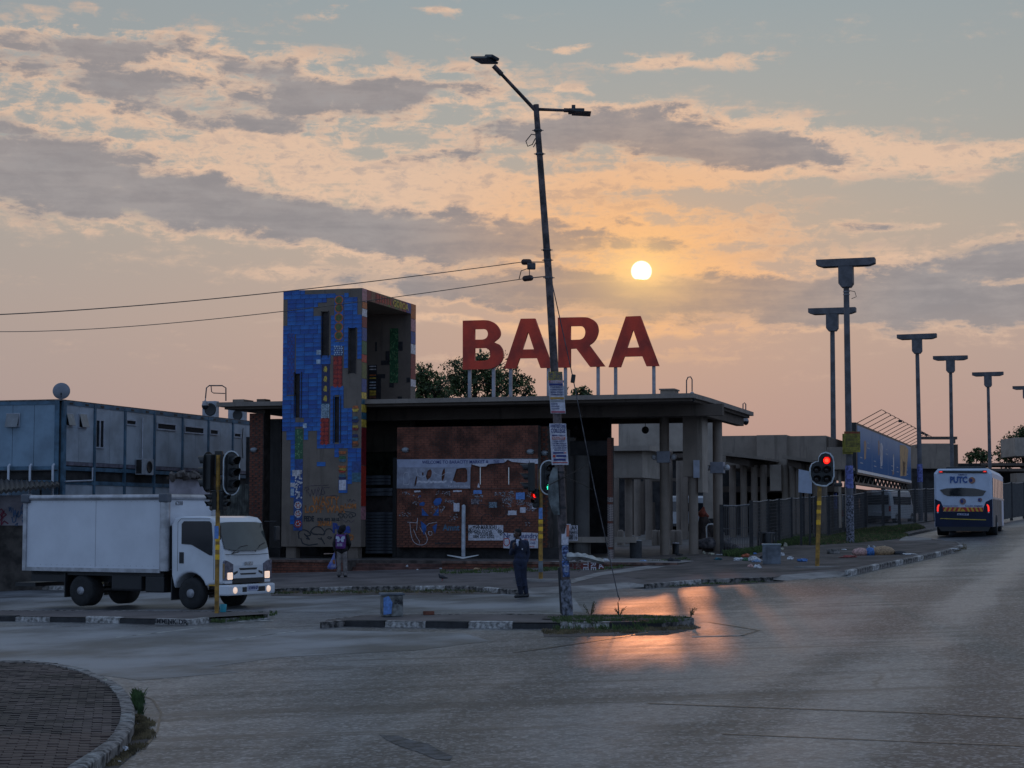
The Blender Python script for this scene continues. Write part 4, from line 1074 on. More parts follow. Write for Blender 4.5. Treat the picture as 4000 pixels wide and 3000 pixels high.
def wallthing(name, label, cat, group=None): return thing(name, label, cat, O, -PHI, group)
def wrect(cx0, cx1, cy0, cy1, m, name, label, cat, y=-.03, th=.01, jagw=0.0, group=None):
    t_ = wallthing(name, label, cat, group)
    (a, b), (c_, d) = MS(cx0, cy1), MS(cx1, cy0)
    n = 6; up = [(a + (c_ - a) * i / n, d + random.uniform(-jagw, jagw)) for i in range(n + 1)]; dn = [(c_ - (c_ - a) * i / n, b + random.uniform(-jagw, jagw)) for i in range(n + 1)]
    MB().prism(up + dn, TWM + y - th, TWM + y).build('sheet', m, t_); return t_
bn = wrect(1108, 1628, 1035, 1262, PAPER, 'banner', 'hand-lettered white hire banner on the brick wall, behind the white post', 'banner', jagw=.01)
for s_, cx_, cy_, h_, w_, an in (('NKUTHA', 1195, 1098, 80, 190, R(26)), ('MABUKHU', 1415, 1072, 60, 230, 0), ('HIRE', 1578, 1135, 62, 100, R(-46)), ('GAS STOVE', 1330, 1132, 36, 260, 0), ('TWO DISHES', 1335, 1168, 36, 270, 0), ('084 252 2302', 1338, 1208, 42, 310, 0)):
    p = MS(cx_, cy_); k = (MS(1108, 0)[0] - MS(108, 0)[0]) / 1000.0
    text(s_, 'lettering', INK, h_ * k * 1.35, bn, TR(p[0], TWM - .044, p[1], ry=-an), w_ * k, .002, .02)
bn = wrect(1630, 2145, 1150, 1378, PAPER, 'banner', 'white laundry banner on the brick wall behind the standing man', 'banner', jagw=.012)
for s_, cx_, cy_, h_, w_, m_ in (('Nr 1 Laundry', 1885, 1195, 78, 490, NAVYINK), ('wash  dry  iron', 1960, 1250, 36, 300, REDINK), ('t/c apply  call', 1960, 1300, 36, 280, NAVYINK), ('blankets', 1990, 1350, 30, 200, REDINK)):
    p = MS(cx_, cy_); text(s_, 'lettering', m_, h_ * k * 1.3, bn, TR(p[0], TWM - .044, p[1]), w_ * k, .002, .01)
stroke([MC_(*p) for p in [(1640, 1240), (1690, 1230), (1720, 1260), (1715, 1320), (1670, 1345), (1640, 1310), (1640, 1240)]], REDINK, .03, bn, W4, TWM - .044, 'drawn_logo')
# white pipe post with a flat foot in front of the wall
wp = thing('white_post', 'white pipe post with a crooked flat foot standing before the brick wall', 'post', LW(MS(1068, 0)[0], TWM - .25, ZF), -PHI)
MB().tube([(-.01, 0, .08), (0.0, 0, 1.9)], .072, 14).ball((0, 0, 1.9), .074, 14, 8).build('pipe', mat('old white enamel', (.50, .53, .58), .5, .15, 5, .1), wp)
MB().prism([(-.62, .14), (-.60, .11), (0, .0), (.56, .12), (.58, .15), (0, .06)], -.06, .06).build('foot', WHITE, wp)
# posters and scraps: each a sheet of its own
k0 = 0
for (c0, c1, d0, d1, m_, lb) in ((1815, 1948, 548, 652, PBLUE, 'bright blue poster high on the brick wall left of the green signal'), (1183, 1308, 515, 568, PBLUE, 'small blue sheet just below the torn board'),
        (888, 975, 708, 832, PAPER, 'white notice pasted left of the white post'), (1700, 1825, 820, 885, PAPER, 'torn pale poster below the blue one'), (1150, 1268, 640, 722, mat('peeled paper', (.22, .19, .21), .9, .4, 20, .2), 'peeled grey paper right of the white post'),
        (1878, 1960, 770, 850, PAPER, 'white poster low in the cluster of torn posters'), (2055, 2118, 690, 790, PAPER, 'printed white notice under the red pedestrian signal'), (1415, 1535, 690, 775, mat('mixed scraps', (.20, .25, .30), .8, .4, 18, .2), 'blue-green scrap of poster above the black loops'),
        (300, 395, 520, 545, PAPER, 'narrow pale strip under the left end of the board'), (880, 1010, 515, 540, PAPER, 'narrow pale strip under the middle of the board')):
    wrect(c0, c1, d0, d1, m_, 'poster', lb, 'poster', y=-.026, th=.006, jagw=.008, group='posters on the brick wall')
sc_t = wallthing('poster_scraps', 'ragged white remains of torn posters spread over the brick wall', 'poster scraps'); a = MB()
random.seed(11)
for (cx_, cy_, rx, ry, n) in ((1700, 600, 95, 70, 60), (1690, 700, 80, 60, 36), (1880, 700, 60, 60, 36), (2030, 760, 60, 60, 44), (2020, 590, 50, 40, 22), (1250, 600, 70, 20, 16), (1240, 680, 80, 40, 16), (180, 560, 60, 20, 12), (720, 560, 110, 30, 24), (800, 680, 40, 40, 14), (880, 690, 30, 30, 12), (160, 880, 90, 40, 20), (730, 800, 50, 50, 16), (890, 920, 60, 60, 14), (330, 650, 50, 80, 14), (600, 800, 60, 60, 12), (1540, 570, 60, 20, 14), (1980, 1010, 50, 40, 8), (1760, 850, 70, 40, 12)):
    for i in range(n):
        q = MS(cx_ + random.uniform(-rx, rx), cy_ + random.uniform(-ry, ry)); m_ = random.randint(4, 7); r_ = random.uniform(.015, .05)
        a.prism([(q[0] + r_ * math.cos(6.28 * j / m_ + i) * random.uniform(.5, 1.2), q[1] + r_ * .7 * math.sin(6.28 * j / m_ + i) * random.uniform(.4, 1.1)) for j in range(m_)], TWM - .022 - .0004 * (i % 8), TWM - .016)
a.build('scraps', mat('faded poster paper', (.34, .32, .35), .9, .45, 30, .4), sc_t, kind='stuff')
gf = wallthing('wall_graffiti', 'blue shapes and thin looping lines sprayed on the brick wall', 'graffiti')
GB3 = mat('blue wall paint', (.03, .11, .36), .7, .2, 5, .1)
for lp in ([(585, 690), (620, 640), (690, 625), (715, 660), (690, 720), (650, 745), (600, 740)], [(375, 740), (380, 705), (440, 685), (465, 710), (440, 750)], [(415, 780), (515, 895), (412, 892)], [(662, 770), (665, 895), (575, 890)], [(395, 970), (480, 1040), (480, 1100), (445, 1185), (410, 1080)], [(640, 1010), (630, 1090), (610, 1165), (570, 1060)], [(365, 595), (400, 590), (395, 620)]):
    q = [MS(*p) for p in lp]; MB().prism(q, TWM - .022, TWM - .014).build('blue_shape', GB3, gf)
for lp, m_, w_ in (([(235, 1000), (250, 1160), (290, 1280), (380, 1330), (470, 1310), (495, 1230), (460, 1140)], PAPER, .014), ([(200, 990), (330, 1000), (350, 930), (335, 1110)], PAPER, .014), ([(290, 1100), (330, 1200), (380, 1280), (375, 1310)], PAPER, .012), ([(510, 1130), (560, 1130), (560, 1180), (520, 1180), (510, 1130)], PAPER, .012), ([(380, 1060), (420, 1130), (520, 1010), (640, 990)], PAPER, .012),
                ([(1300, 875), (1240, 840), (1250, 750), (1330, 725), (1370, 750), (1440, 730), (1510, 760), (1640, 770), (1665, 850), (1620, 920), (1540, 915)], GB, .02), ([(1380, 870), (1310, 900), (1300, 990), (1310, 1040)], GB, .018), ([(1380, 870), (1440, 890), (1470, 950)], GB, .018), ([(1660, 1070), (1690, 970), (1780, 920), (1900, 910), (1990, 970), (2005, 1040)], GB, .018)):
    stroke([MC_(*p) for p in lp], m_, w_, gf, W4, TWM - .018, 'sprayed_line')
p = MS(850, 1075); text('Amnt', 'sprayed_word', mat('pale blue spray', (.08, .16, .24), .7, .2, 5, .1), .3, gf, TR(p[0], TWM - .02, p[1]), 250 * k, .003, .03)
p = MS(775, 1308); text('RAMCTHUNKOTSO', 'sprayed_word', GB, .1, gf, TR(p[0], TWM - .02, p[1]), 330 * k, .003, .03)

# ------------------------------------------------------------------ two-storey prefab office block on the left
CB = mat('container blue frame', (0.075, 0.15, 0.22), 0.55, 0.2, 2, 0.1)
CPAN = mat('container pale panel', (0.38, 0.42, 0.47), 0.55, 0.12, 0.9, 0.06)
CEND = mat('container blue-grey end', (0.20, 0.29, 0.375), 0.55, 0.12, 0.9, 0.06)
GLS = glass('dark glass')
LOUV = mat('window louvre', (0.10, 0.11, 0.13), 0.35, 0.1, 3, 0.0)
WFR = mat('window frame white', (0.42, 0.44, 0.50), 0.5, 0.1, 3, 0.05)
cA = atY(132, 864, 66.0); CO = Vector((cA.x, cA.y, 0))
OFF = thing('prefab_office', 'two-storey pale blue prefab office block behind the white truck', 'office block', CO, -PHI)
def CT(u, v=1115):      # point on the long face (local x=0), returns local (y, z)
    d = ray(u, v); c = Vector((0, 0, CAMZ)) - CO
    k = -c.dot(U1) / d.dot(U1); p = c + d * k
    return p.dot(U2), p.z
def CE(u, v=1115):      # point on the end face (local y=0)
    d = ray(u, v); c = Vector((0, 0, CAMZ)) - CO
    k = -c.dot(U2) / d.dot(U2); p = c + d * k
    return p.dot(U1), p.z
ct = cA.z; cm = CT(132, 1014)[1]; L_ = CT(556)[0]; zb2 = CT(134, 1036)[1]
xl = CE(-160)[0]
bh_ = [(132, 0), (200, 0), (266, 0), (330, 0), (391, 0), (447, 0), (500, 0), (556, 0)]
ypos = [CT(u)[0] for u, _ in bh_]
zbot = -1.0
MB().box(xl, -.06, .06, ypos[-1], zbot, ct - .12).build('core', DARKW, OFF)
MB().box(xl - .1, .0, -.02, ypos[-1] + .1, ct - .02, ct + .03).build('roof', STEELD, OFF)
for z0_, z1_ in ((cm, ct - .14), (zbot, zb2 - .16)):
    for i in range(len(ypos) - 1):
        a_, b_ = ypos[i] + .12, ypos[i + 1] - .02; mid_ = (a_ + b_) / 2
        for p, q in ((a_, mid_ - .008), (mid_ + .008, b_)):
            MB().box(-.05, -.012, p, q, z0_ + .30, z1_).build('wall_panel', CPAN, OFF)
        MB().box(-.05, -.014, a_, b_, z0_ + .16, z0_ + .29).build('skirting', mat('container mauve skirt', (.16, .15, .19), .6, .2, 3, .1), OFF)
    n = 6; xs_ = [xl + (-.2 - xl) * i / n for i in range(n + 1)]
    for i in range(n): MB().box(xs_[i] + .008, xs_[i + 1] - .008, .012, .05, z0_ + .12, z1_).build('wall_panel', CEND, OFF)
for y_ in ypos[:-1]:
    MB().box(-.06, .03, y_, y_ + .22 if y_ == ypos[0] else y_ + .12, zbot, ct - .02).build('post', CB, OFF)
MB().box(-.24, -.06, -.02, .01, zbot, ct - .02).build('corner_post', CB, OFF)
for z_ in (ct - .15, cm - .02, zb2 - .16):
    MB().box(-.05, .015, ypos[0] + .22, ypos[-1], z_, z_ + .14).build('rail', CB, OFF)
    MB().box(xl, -.24, -.01, .03, z_, z_ + .14).build('rail', CB, OFF)
for i in range(len(ypos) - 1):
    for f in (.25, .75):
        y_ = ypos[i] + (ypos[i + 1] - ypos[i]) * f; MB().box(-.012, .022, y_ - .12, y_ + .12, ct - .12, ct - .05).build('fork_slot', BLACK, OFF)
def cwin(u0, v0, u1, v1, kind):
    (a, z1_), (b, _) = CT(u0, v0), CT(u1, v0); z0_ = CT(u0, v1)[1]
    fr = MB(); w = .05
    holed(fr, 0, 1, 0, 1, 0, 1, [(.001, .999, .001, .999)]) if False else None
    fr.box(-.01, .03, a, a + w, z0_, z1_).box(-.01, .03, b - w, b, z0_, z1_).box(-.01, .03, a + w, b - w, z0_, z0_ + w).box(-.01, .03, a + w, b - w, z1_ - w, z1_)
    f = fr.build('window', WFR, OFF)
    MB().box(-.012, .0, a + w, b - w, z0_ + w, z1_ - w).build('pane', mat('dim window glass', (.02, .022, .026), .6, .1, 2, 0, spec=.1), f)
    if kind == 1:      # open sash hinged at the top, with burglar bars
        hh = z1_ - z0_
        MB().box(-.005, .012, a + w, b - w, -hh + w, 0).build('sash', mat('sash glass', (.20, .21, .22), .25, .1, 3, 0), f, (0.03, 0, z1_ - .02), (0, R(-16), 0))
    if kind == 2: MB().box(.0, .035, (a + b) / 2 - .03, (a + b) / 2 + .03, z0_, z1_).build('mullion', WFR, f)
cwin(141, 892, 158, 921, 1); cwin(169, 893, 187, 925, 1); cwin(206, 905, 225, 968, 2); cwin(272, 905, 294, 918, 0); cwin(339, 912, 380, 928, 0); cwin(398, 919, 440, 935, 0); cwin(453, 926, 471, 939, 0); cwin(505, 934, 520, 945, 0)
(a, z1_), (b, z0_) = CE(14, 893), CE(43, 922)
f = MB().box(a, a + .05, -.02, .0, z0_, z1_).box(b - .05, b, -.02, .0, z0_, z1_).box(a + .05, b - .05, -.02, 0, z0_, z0_ + .05).box(a + .05, b - .05, -.02, 0, z1_ - .05, z1_).build('window', WFR, OFF)
MB().box(a + .05, b - .05, 0, .01, z0_ + .05, z1_ - .05).build('pane', mat('dim window glass', (.02, .022, .026), .6, .1, 2, 0, spec=.1), f)
MB().box(a + .03, b - .03, -.01, .005, -.50, 0).build('sash', mat('sash glass', (.20, .21, .22), .25, .1, 3, 0), f, (0, -.02, z1_ - .02), (R(-15), 0, 0))
# pipes on the end wall and long wall
pm = mat('white pvc pipe', (.45, .47, .52), .5, .1, 3, .05)
for u_ in (36, 106, 180):
    x_, z_ = CE(u_ * .663 * 1.0, 1820 / 1.808)
    zt_ = CE(20, 1010)[1]; MB().tube([(x_, -.08, zt_ + .1), (x_, -.16, zt_ + .05), (x_, -.16, zt_ - 1.5)], .045, 8).build('waste_pipe', pm, OFF)
z_ = CE(20, 1018)[1]; MB().tube([(xl, -.10, z_), (CE(125)[0], -.10, z_ + .02)], .03, 6).build('pipe', BLACK, OFF)
(a, z1_), (b, z0_) = CT(250, 960), CT(250, 990)
y_, z_ = CT(365, 915); MB().tube([(.04, CT(365 * .663 + 0)[0], 0), (.04, CT(365 * .663)[0], .1)], .01, 4).build('clip', pm, OFF)
for u_, va_, vb_ in ((331 - 0, 0, 0),): pass
y_ = CT(303)[0]; MB().tube([(.05, y_, CT(303, 902)[1]), (.05, y_, CT(303, 990)[1])], .03, 6).build('downpipe', pm, OFF)
y_ = CT(195)[0]; MB().tube([(.06, CT(137)[0], CT(137, 1040)[1]), (.06, y_, CT(195, 1038)[1]), (.06, y_, CT(195, 1010)[1])], .035, 6).build('waste_pipe', pm, OFF)
y_ = CT(521)[0]; MB().tube([(.05, y_, CT(521, 925)[1]), (.05, y_ - .1, CT(519, 950)[1]), (.05, y_, CT(520, 990)[1])], .02, 6).build('cable', BLACK, OFF)
ACM = mat('air conditioner casing', (.40, .42, .46), .5, .1, 3, .05)
def aircon(label, p, w, d, h, rz, wallm=False):
    t_ = thing('air_conditioner', label, 'air conditioner', p, rz, 'air conditioners on the prefab block')
    MB().cbox(-w / 2, w / 2, -d / 2, d / 2, 0, h, .015).build('casing', ACM, t_)
    MB().lathe([(.0001, 0), (h * .36, 0), (h * .38, .012), (h * .33, .02), (h * .30, .012), (.0001, .012)], 18, TR(w * .12, -d / 2 - .0, h * .5, rx=R(90))).build('fan_grille', BLACK, t_)
    MB().box(-w / 2 - .004, -w / 2 + .001, -d / 2 + .03, d / 2 - .03, .04, h - .04).build('side_grille', DARKW, t_)
    return t_
def onC(u, v): a_, b_ = CT(u, v); return CO + U2 * a_ + Vector((0, 0, b_))
p = onC(303, 1026) + U1 * .18; aircon('grey air conditioner on the long wall of the prefab block', p, .9, .3, .62, -PHI + R(90))
MB().box(-.4, .4, -.02, .02, -.05, -.0).build('bracket', STEELD, kids(OFF)[0]) if False else None
p = onC(478, 903) - U1 * .5; aircon('tall dark air conditioner on the prefab roof beside the wires', p, .62, .35, .72, -PHI)
p = onC(531, 912) - U1 * .4; aircon('pale air conditioner on the prefab roof near the brick pier', p, .75, .35, .62, -PHI)
# satellite dish
p = CO + U1 * CE(112)[0] + U2 * .5 + Vector((0, 0, ct + .03))
dsh = thing('satellite_dish', 'round satellite dish on the left roof corner', 'satellite dish', p, R(12))
DM = mat('dish grey', (.20, .21, .24), .6, .1, 3, .05)
MB().lathe([(.0001, .09), (.12, .085), (.22, .055), (.30, .01), (.31, .0), (.30, -.01), (.21, .04), (.0001, .07)], 26, TR(0, 0, .33, rx=R(78))).build('dish', DM, dsh)
MB().tube([(0, .08, 0), (0, .08, .3)], .025).tube([(0, -.02, .05), (0, -.25, .2)], .012).build('mast', STEELD, dsh)
MB().cbox(-.03, .03, -.30, -.22, .17, .25, .01).build('receiver', BLACK, dsh)

# dark corrugated canopy roof in front of it, perimeter walls
p0 = atY(-60, 1062, 62); cn = thing('canopy', 'dark corrugated canopy roof reaching in from the left edge', 'canopy', (0, 0, 0))
a, b, c_, d_ = atY(-120, 1030, 66), atY(128, 1041, 66), atY(128, 1046, 61), atY(-120, 1072, 57)
n = 46; vs = []
for i in range(n + 1):
    f = i / n; zz = .035 * (1 if i % 2 else -1)
    p, q = a.lerp(b, f), d_.lerp(c_, f); vs += [p + Vector((0, 0, zz)), q + Vector((0, 0, zz)), p + Vector((0, 0, zz - .04)), q + Vector((0, 0, zz - .10))]
mb = MB(); mb.add(vs, [f for i in range(n) for f in ((4 * i, 4 * i + 1, 4 * i + 5, 4 * i + 4), (4 * i + 2, 4 * i + 6, 4 * i + 7, 4 * i + 3), (4 * i + 1, 4 * i + 3, 4 * i + 7, 4 * i + 5), (4 * i, 4 * i + 4, 4 * i + 6, 4 * i + 2))])
mb.build('roof_sheet', mat('rusty corrugated sheet', (.04, .035, .033), .7, .3, 4, .2), cn)
for u_ in (88, -60):
    q = atY(u_, 1050, 64); MB().tube([(q.x, q.y, gz(q.x, q.y)), (q.x, q.y, q.z - .05)], .04).build('post', BLACK, cn)
wl = thing('perimeter_wall', 'whitewashed wall with red and blue scrawls behind the truck tail', 'wall', (0, 0, 0))
def seg(ua, ub, v0, v1, Y0, Y1, m, parent, name, th=.25):
    a, b = atY(ua, v0, Y0), atY(ub, v0, Y1); a2 = atY(ua, v1, Y0); b2 = atY(ub, v1, Y1)
    mb = MB(); o_ = Vector((0, th, 0))
    mb.add([a2, b2, b, a, a2 + o_, b2 + o_, b + o_, a + o_], [(0, 1, 2, 3), (5, 4, 7, 6), (3, 2, 6, 7), (1, 0, 4, 5), (0, 3, 7, 4), (2, 1, 5, 6)])
    return mb.build(name, m, parent)
WW = mat('grubby whitewash', (.33, .30, .33), .85, .15, 1.5, .25)
seg(-200, 366, 1070, 1135, 60, 62, WW, wl, 'upper_wall')
seg(-200, 366, 1135, 1300, 60, 62, mat('dark brick lower wall', (.07, .058, .05), .9, .3, 2.2, .4), wl, 'lower_wall', .3)
def PW(px, py):      # photo px on the wall
    u_, v_ = px / 1.808, py / 1.808; Y = 60 + (u_ + 200) / 566 * 2 - .03; q = atY(u_, v_, Y); return q.x, q.z
def wstroke(pts, m, w): stroke([(p[0] / 2.5525, 1800 + p[1] / 2.5525) for p in pts], m, w, wl, PW, 60.62, 'scrawl')
for pts in ([(0, 490), (20, 480), (50, 520), (70, 540), (20, 560), (50, 500), (10, 540), (40, 570)], [(0, 600), (30, 560), (15, 640), (50, 600), (90, 625)]): wstroke(pts, mat('red spray', (.22, .03, .06), .7, .2, 5, .05), .035)
for pts in ([(100, 460), (105, 500), (120, 460), (125, 510)], [(140, 470), (150, 560), (165, 490), (175, 550), (200, 500), (190, 560), (220, 540), (230, 490)], [(130, 560), (140, 610), (170, 600), (180, 540)], [(230, 480), (250, 430), (265, 470), (235, 520), (260, 540), (240, 570)], [(165, 640), (190, 620), (185, 645)], [(240, 590), (255, 640)]): wstroke(pts, mat('blue spray', (.05, .11, .22), .7, .2, 5, .05), .03)
wl2 = thing('perimeter_wall', 'low light-coloured wall and corrugated fence between the truck roof and the brick pier', 'wall', (0, 0, 0))
seg(366, 470, 1034, 1300, 62, 63.5, WW, wl2, 'wall_face')
seg(360, 476, 1029, 1035, 61.95, 63.45, mat('brown coping', (.10, .07, .055), .9, .3, 3, .3), wl2, 'coping', .4)
n = 26; a, b = atY(470, 1046, 63.5), atY(537, 1046, 65.5); cor = mat('mossy corrugated sheet', (.075, .08, .07), .7, .35, 3, .2)
mb = MB(); vs = []
for i in range(n + 1):
    p = a.lerp(b, i / n); o_ = .03 * (1 if i % 2 else -1); vs += [(p.x, p.y + o_, 0), (p.x, p.y + o_, p.z), (p.x, p.y + o_ + .02, 0), (p.x, p.y + o_ + .02, p.z)]
mb.add(vs, [f for i in range(n) for f in ((4 * i, 4 * i + 4, 4 * i + 5, 4 * i + 1), (4 * i + 2, 4 * i + 3, 4 * i + 7, 4 * i + 6), (4 * i + 1, 4 * i + 5, 4 * i + 7, 4 * i + 3))]); mb.build('corrugated_sheet', cor, wl2)
wl3 = thing('brick_outcrop', 'pile of broken masonry on the wall top above the truck', 'rubble', (0, 0, 0))
for i in range(7):
    q = atY(372 + i * 10, 1030 - (i % 3) * 3, 62.0 + i * .12); MB().cbox(-.16, .16, -.1, .1, -.07, .07, .02).build('chunk', mat('broken masonry', (.12, .10, .09), .9, .3, 5, .4), wl3, q, (random.random(), random.random(), random.random() * 3))

# ------------------------------------------------------------------ concrete market halls behind
def slab_building(name, label, parts, cat='market hall'):
    t_ = thing(name, label, cat, O, -PHI)
    for pn, m_, boxes in parts:
        for bx in boxes: MB().box(*bx).build(pn, m_, t_)
    return t_
def bx(ua, ub, va, vb, t, dep):      # box seen between two columns and rows at depth t
    a, b = S(ua, t), S(ub, t); return (a, b, t, t + dep, Z(ua, vb, t), Z(ua, va, t))
t1 = 30.0
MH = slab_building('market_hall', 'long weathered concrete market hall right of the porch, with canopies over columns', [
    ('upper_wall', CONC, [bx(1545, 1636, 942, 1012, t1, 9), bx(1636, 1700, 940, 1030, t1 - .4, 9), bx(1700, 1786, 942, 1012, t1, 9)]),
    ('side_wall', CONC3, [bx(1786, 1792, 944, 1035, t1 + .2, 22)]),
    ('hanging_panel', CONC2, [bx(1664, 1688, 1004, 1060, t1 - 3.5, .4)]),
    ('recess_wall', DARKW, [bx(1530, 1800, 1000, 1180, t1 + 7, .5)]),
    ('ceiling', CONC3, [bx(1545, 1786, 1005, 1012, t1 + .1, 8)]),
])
for ua, ub, va, vb in ((1556, 1652, 975, 984), (1690, 1766, 982, 991)):      # canopy slabs sloping down to the right
    a, b = S(ua, t1 - 5), S(ub, t1 - 5); z1_, z0_ = Z(ua, va, t1 - 5), Z(ub, vb + 9, t1 - 5)
    MB().prism([(a, z1_), (b, z0_ + .12), (b, z0_), (a, z1_ - .18)], t1 - 5, t1).build('canopy', CONC, MH)
    MB().prism([(a + .2, z1_ - .18), (b - .8, z0_ - .0), (b - .8, z0_ - .3), (a + .2, z1_ - .5)], t1 - 4.5, t1).build('canopy_beam', CONC3, MH)
for u_ in (1583, 1607, 1630, 1650, 1697, 1713, 1727, 1745, 1763, 1780):
    s_ = S(u_, t1 - 3); MB().lathe([(.17, .7), (.17, 4.6)], 14, TR(s_, t1 - 3, 0)).build('column', COLM, MH)
t2 = 47.0
MH2 = slab_building('market_hall', 'pale concrete wall seen under the station roof between porch columns', [
    ('upper_wall', CONC2, [bx(1337, 1482, 912, 976, t2, 3)]),
    ('side_wall', CONC2, [bx(1519, 1542, 912, 1120, t2 - 22, .5)]),
    ('recess_wall', DARKW, [bx(1180, 1545, 976, 1160, t2 + 1.5, 1)]),  # dark wall placed to shut out horizon light between the columns
    ('inner_wall', CONC3, [bx(1395, 1412, 1085, 1150, t2 - 8, .4), bx(1352, 1390, 1040, 1160, t2 - 10, .3)]),
    ('low_beam', CONC3, [bx(1390, 1480, 1033, 1040, t2 - 8, 2)])])
t3 = 19.5
PB = slab_building('ticket_room', 'concrete box room on columns seen through the porch', [
    ('box', CONC2, [bx(1321, 1388, 972, 1032, t3, 4)]), ('roof', CONC2, [bx(1318, 1404, 963, 974, t3 - .4, 5)]),
    ('canopy', CONC3, [bx(1404, 1475, 980, 989, t3 + 6, 5)])], 'concrete room')
for u_, t_ in ((1358, t3 + 1), (1402, t3 + 7), (1479, t3 + 6), (1446, t3 + 12), (1330, t3 + 9), (1377, t3 + 14), (1468, t3 + 16)):
    s_ = S(u_, t_); MB().lathe([(.18, .6), (.18, Z(u_, 995 if t_ > t3 + 2 else 1032, t_))], 14, TR(s_, t_, 0)).build('column', COLM, PB)
for i, (u_, v_) in enumerate(((1340, 1150), (1415, 1152), (1428, 1150), (1455, 1150), (1466, 1150))):
    p = LW(S(u_, t3 - 2), t3 - 2, gz(5, 87) + .1)
    bo = thing('bollard', ('leftmost short concrete bollard in the yard beyond the porch', 'short concrete bollard left of the nearest porch column', 'short concrete bollard just behind the nearest porch column', 'short concrete bollard between the two front porch columns, left one', 'short concrete bollard between the two front porch columns, right one')[i], 'bollard', p, 0, 'bollards beyond the porch')
    MB().lathe([(.15, 0), (.15, .62), (.10, .68), (.0001, .70)], 12).build('post', CONC, bo)

# billboard along the road with a row of bent lamp arms
nb, fb_ = atY(1850, 916, 96.0), atY(1967, 965, 127.0)
BD = (Vector((fb_.x, fb_.y, 0)) - Vector((nb.x, nb.y, 0))); BLn = BD.length; bang = math.atan2(BD.y, BD.x)
BB = thing('billboard', 'long blue roadside billboard with a row of bent lamp arms on top', 'billboard', (nb.x, nb.y, 0), bang)
bz1 = nb.z; bz0 = atY(1850, 1020, 96.0).z
def skin(name, cols, x0, x1, z0, z1, y): return MB().box(x0, x1, y - .02, y, z0, z1).build(name, cols, BB)
MB().box(-.15, BLn + .1, .0, .5, bz0 - .1, bz1 + .08).build('panel_box', BLACK, BB)
def bbm():
    m = bpy.data.materials.new('billboard print'); m.use_nodes = True; nt = m.node_tree; nt.nodes.clear(); q = NG(nt)
    b = q.n('ShaderNodeBsdfPrincipled'); o = q.n('ShaderNodeOutputMaterial'); nt.links.new(b.outputs[0], o.inputs[0])
    t = q.n('ShaderNodeTexCoord').outputs['Object']; X, Y, Zz = q.sep(t)
    f = q.m('DIVIDE', q.m('SUBTRACT', Zz, bz0), bz1 - bz0)
    c = q.mix(q.ss(f, .25, 1.0), (.015, .10, .26), (.30, .33, .42))
    c = q.mix(q.m('MULTIPLY', q.ss(q.noise(t, .5, 4, .6), .5, .7), .4), c, (.06, .16, .30))
    q.put(b.inputs['Base Color'], c); b.inputs['Roughness'].default_value = .7; b.inputs['Specular IOR Level'].default_value = .2; return m
skin('poster_sheet', bbm(), .25, BLn * .995, bz0 + .16, bz1 - .05, 0)
MB().box(.25, BLn, -.03, -.005, bz0 + .0, bz0 + .15).build('white_border', WHITE, BB)
hb_ = bz1 - bz0
for fx, w_, c_, h0, h1 in ((.10, .035, (.30, .17, .10), .25, .72), (.36, .05, (.45, .45, .50), .18, .80), (.33, .02, (.30, .17, .10), .45, .85), (.60, .02, (.50, .50, .52), .12, .62), (.745, .19, (.42, .24, .09), .06, .98), (.80, .06, (.10, .06, .05), .08, .52), (.585, .03, (.20, .10, .07), .03, .18)):
    m_ = mat('print %s' % fx, c_, .5, .25, 2.0, .05)
    z0_, z1_ = bz0 + .16 + h0 * (hb_ - .2), bz0 + .16 + h1 * (hb_ - .2); x0_ = BLn * fx
    MB().prism([(x0_, z0_), (x0_ + BLn * w_ * .7, z0_ + .1), (x0_ + BLn * w_, z1_ - .2), (x0_ + BLn * w_ * .6, z1_), (x0_, z1_ - .1)], -.028, -.02).build('printed_figure', m_, BB)
for fx in (.22, .5, .74): MB().box(BLn * fx, BLn * fx + .06, -.027, -.02, bz0 + .16, bz1 - .3).build('printed_line', mat('print line', (.22, .28, .36), .5, .1, 3, 0), BB)
for i in range(9):
    x_ = BLn * (.04 + .105 * i)
    for j in range(2): MB().box(x_, x_ + 1.3 - .3 * j, -.026, -.02, bz0 + .5 + .28 * j + (.9 if i % 3 == 1 else 0), bz0 + .56 + .28 * j + (.9 if i % 3 == 1 else 0)).build('printed_text', mat('print line', (.22, .28, .36), .5, .1, 3, 0), BB)
for i in range(13):
    x_ = .15 + (BLn - 1.0) * i / 12.0
    fl = MB().tube([(x_, 0, bz1 + .05), (x_ - .2, -1.3, bz1 + .72), (x_ + .0, -1.46, bz1 + .64), (x_ + .08, -1.5, bz1 + .54)], .022, 6).build('lamp_arm', mat('rusty lamp arm', (.09, .045, .035), .7, .2, 4, .1), BB)
    if i in (3, 9, 10): MB().cbox(x_ - .1, x_ + .15, -1.62, -1.42, bz1 + .46, bz1 + .58, .02).build('floodlight', BLACK, fl)
for i in range(14):      # truss under the panel
    x_ = BLn * i / 14; MB().tube([(x_, .25, bz0 - .55), (x_ + BLn / 28, .25, bz0 - .08), (x_ + BLn / 14, .25, bz0 - .55)], .06, 5).build('truss_bar', BLACK, BB)
MB().box(-.2, BLn, .1, .4, bz0 - .62, bz0 - .5).build('truss_rail', BLACK, BB)
for f in (.02, .5, .97): MB().box(BLn * f - .12, BLn * f + .12, .15, .4, 0.8, bz0 - .5).build('support', STEELD, BB)
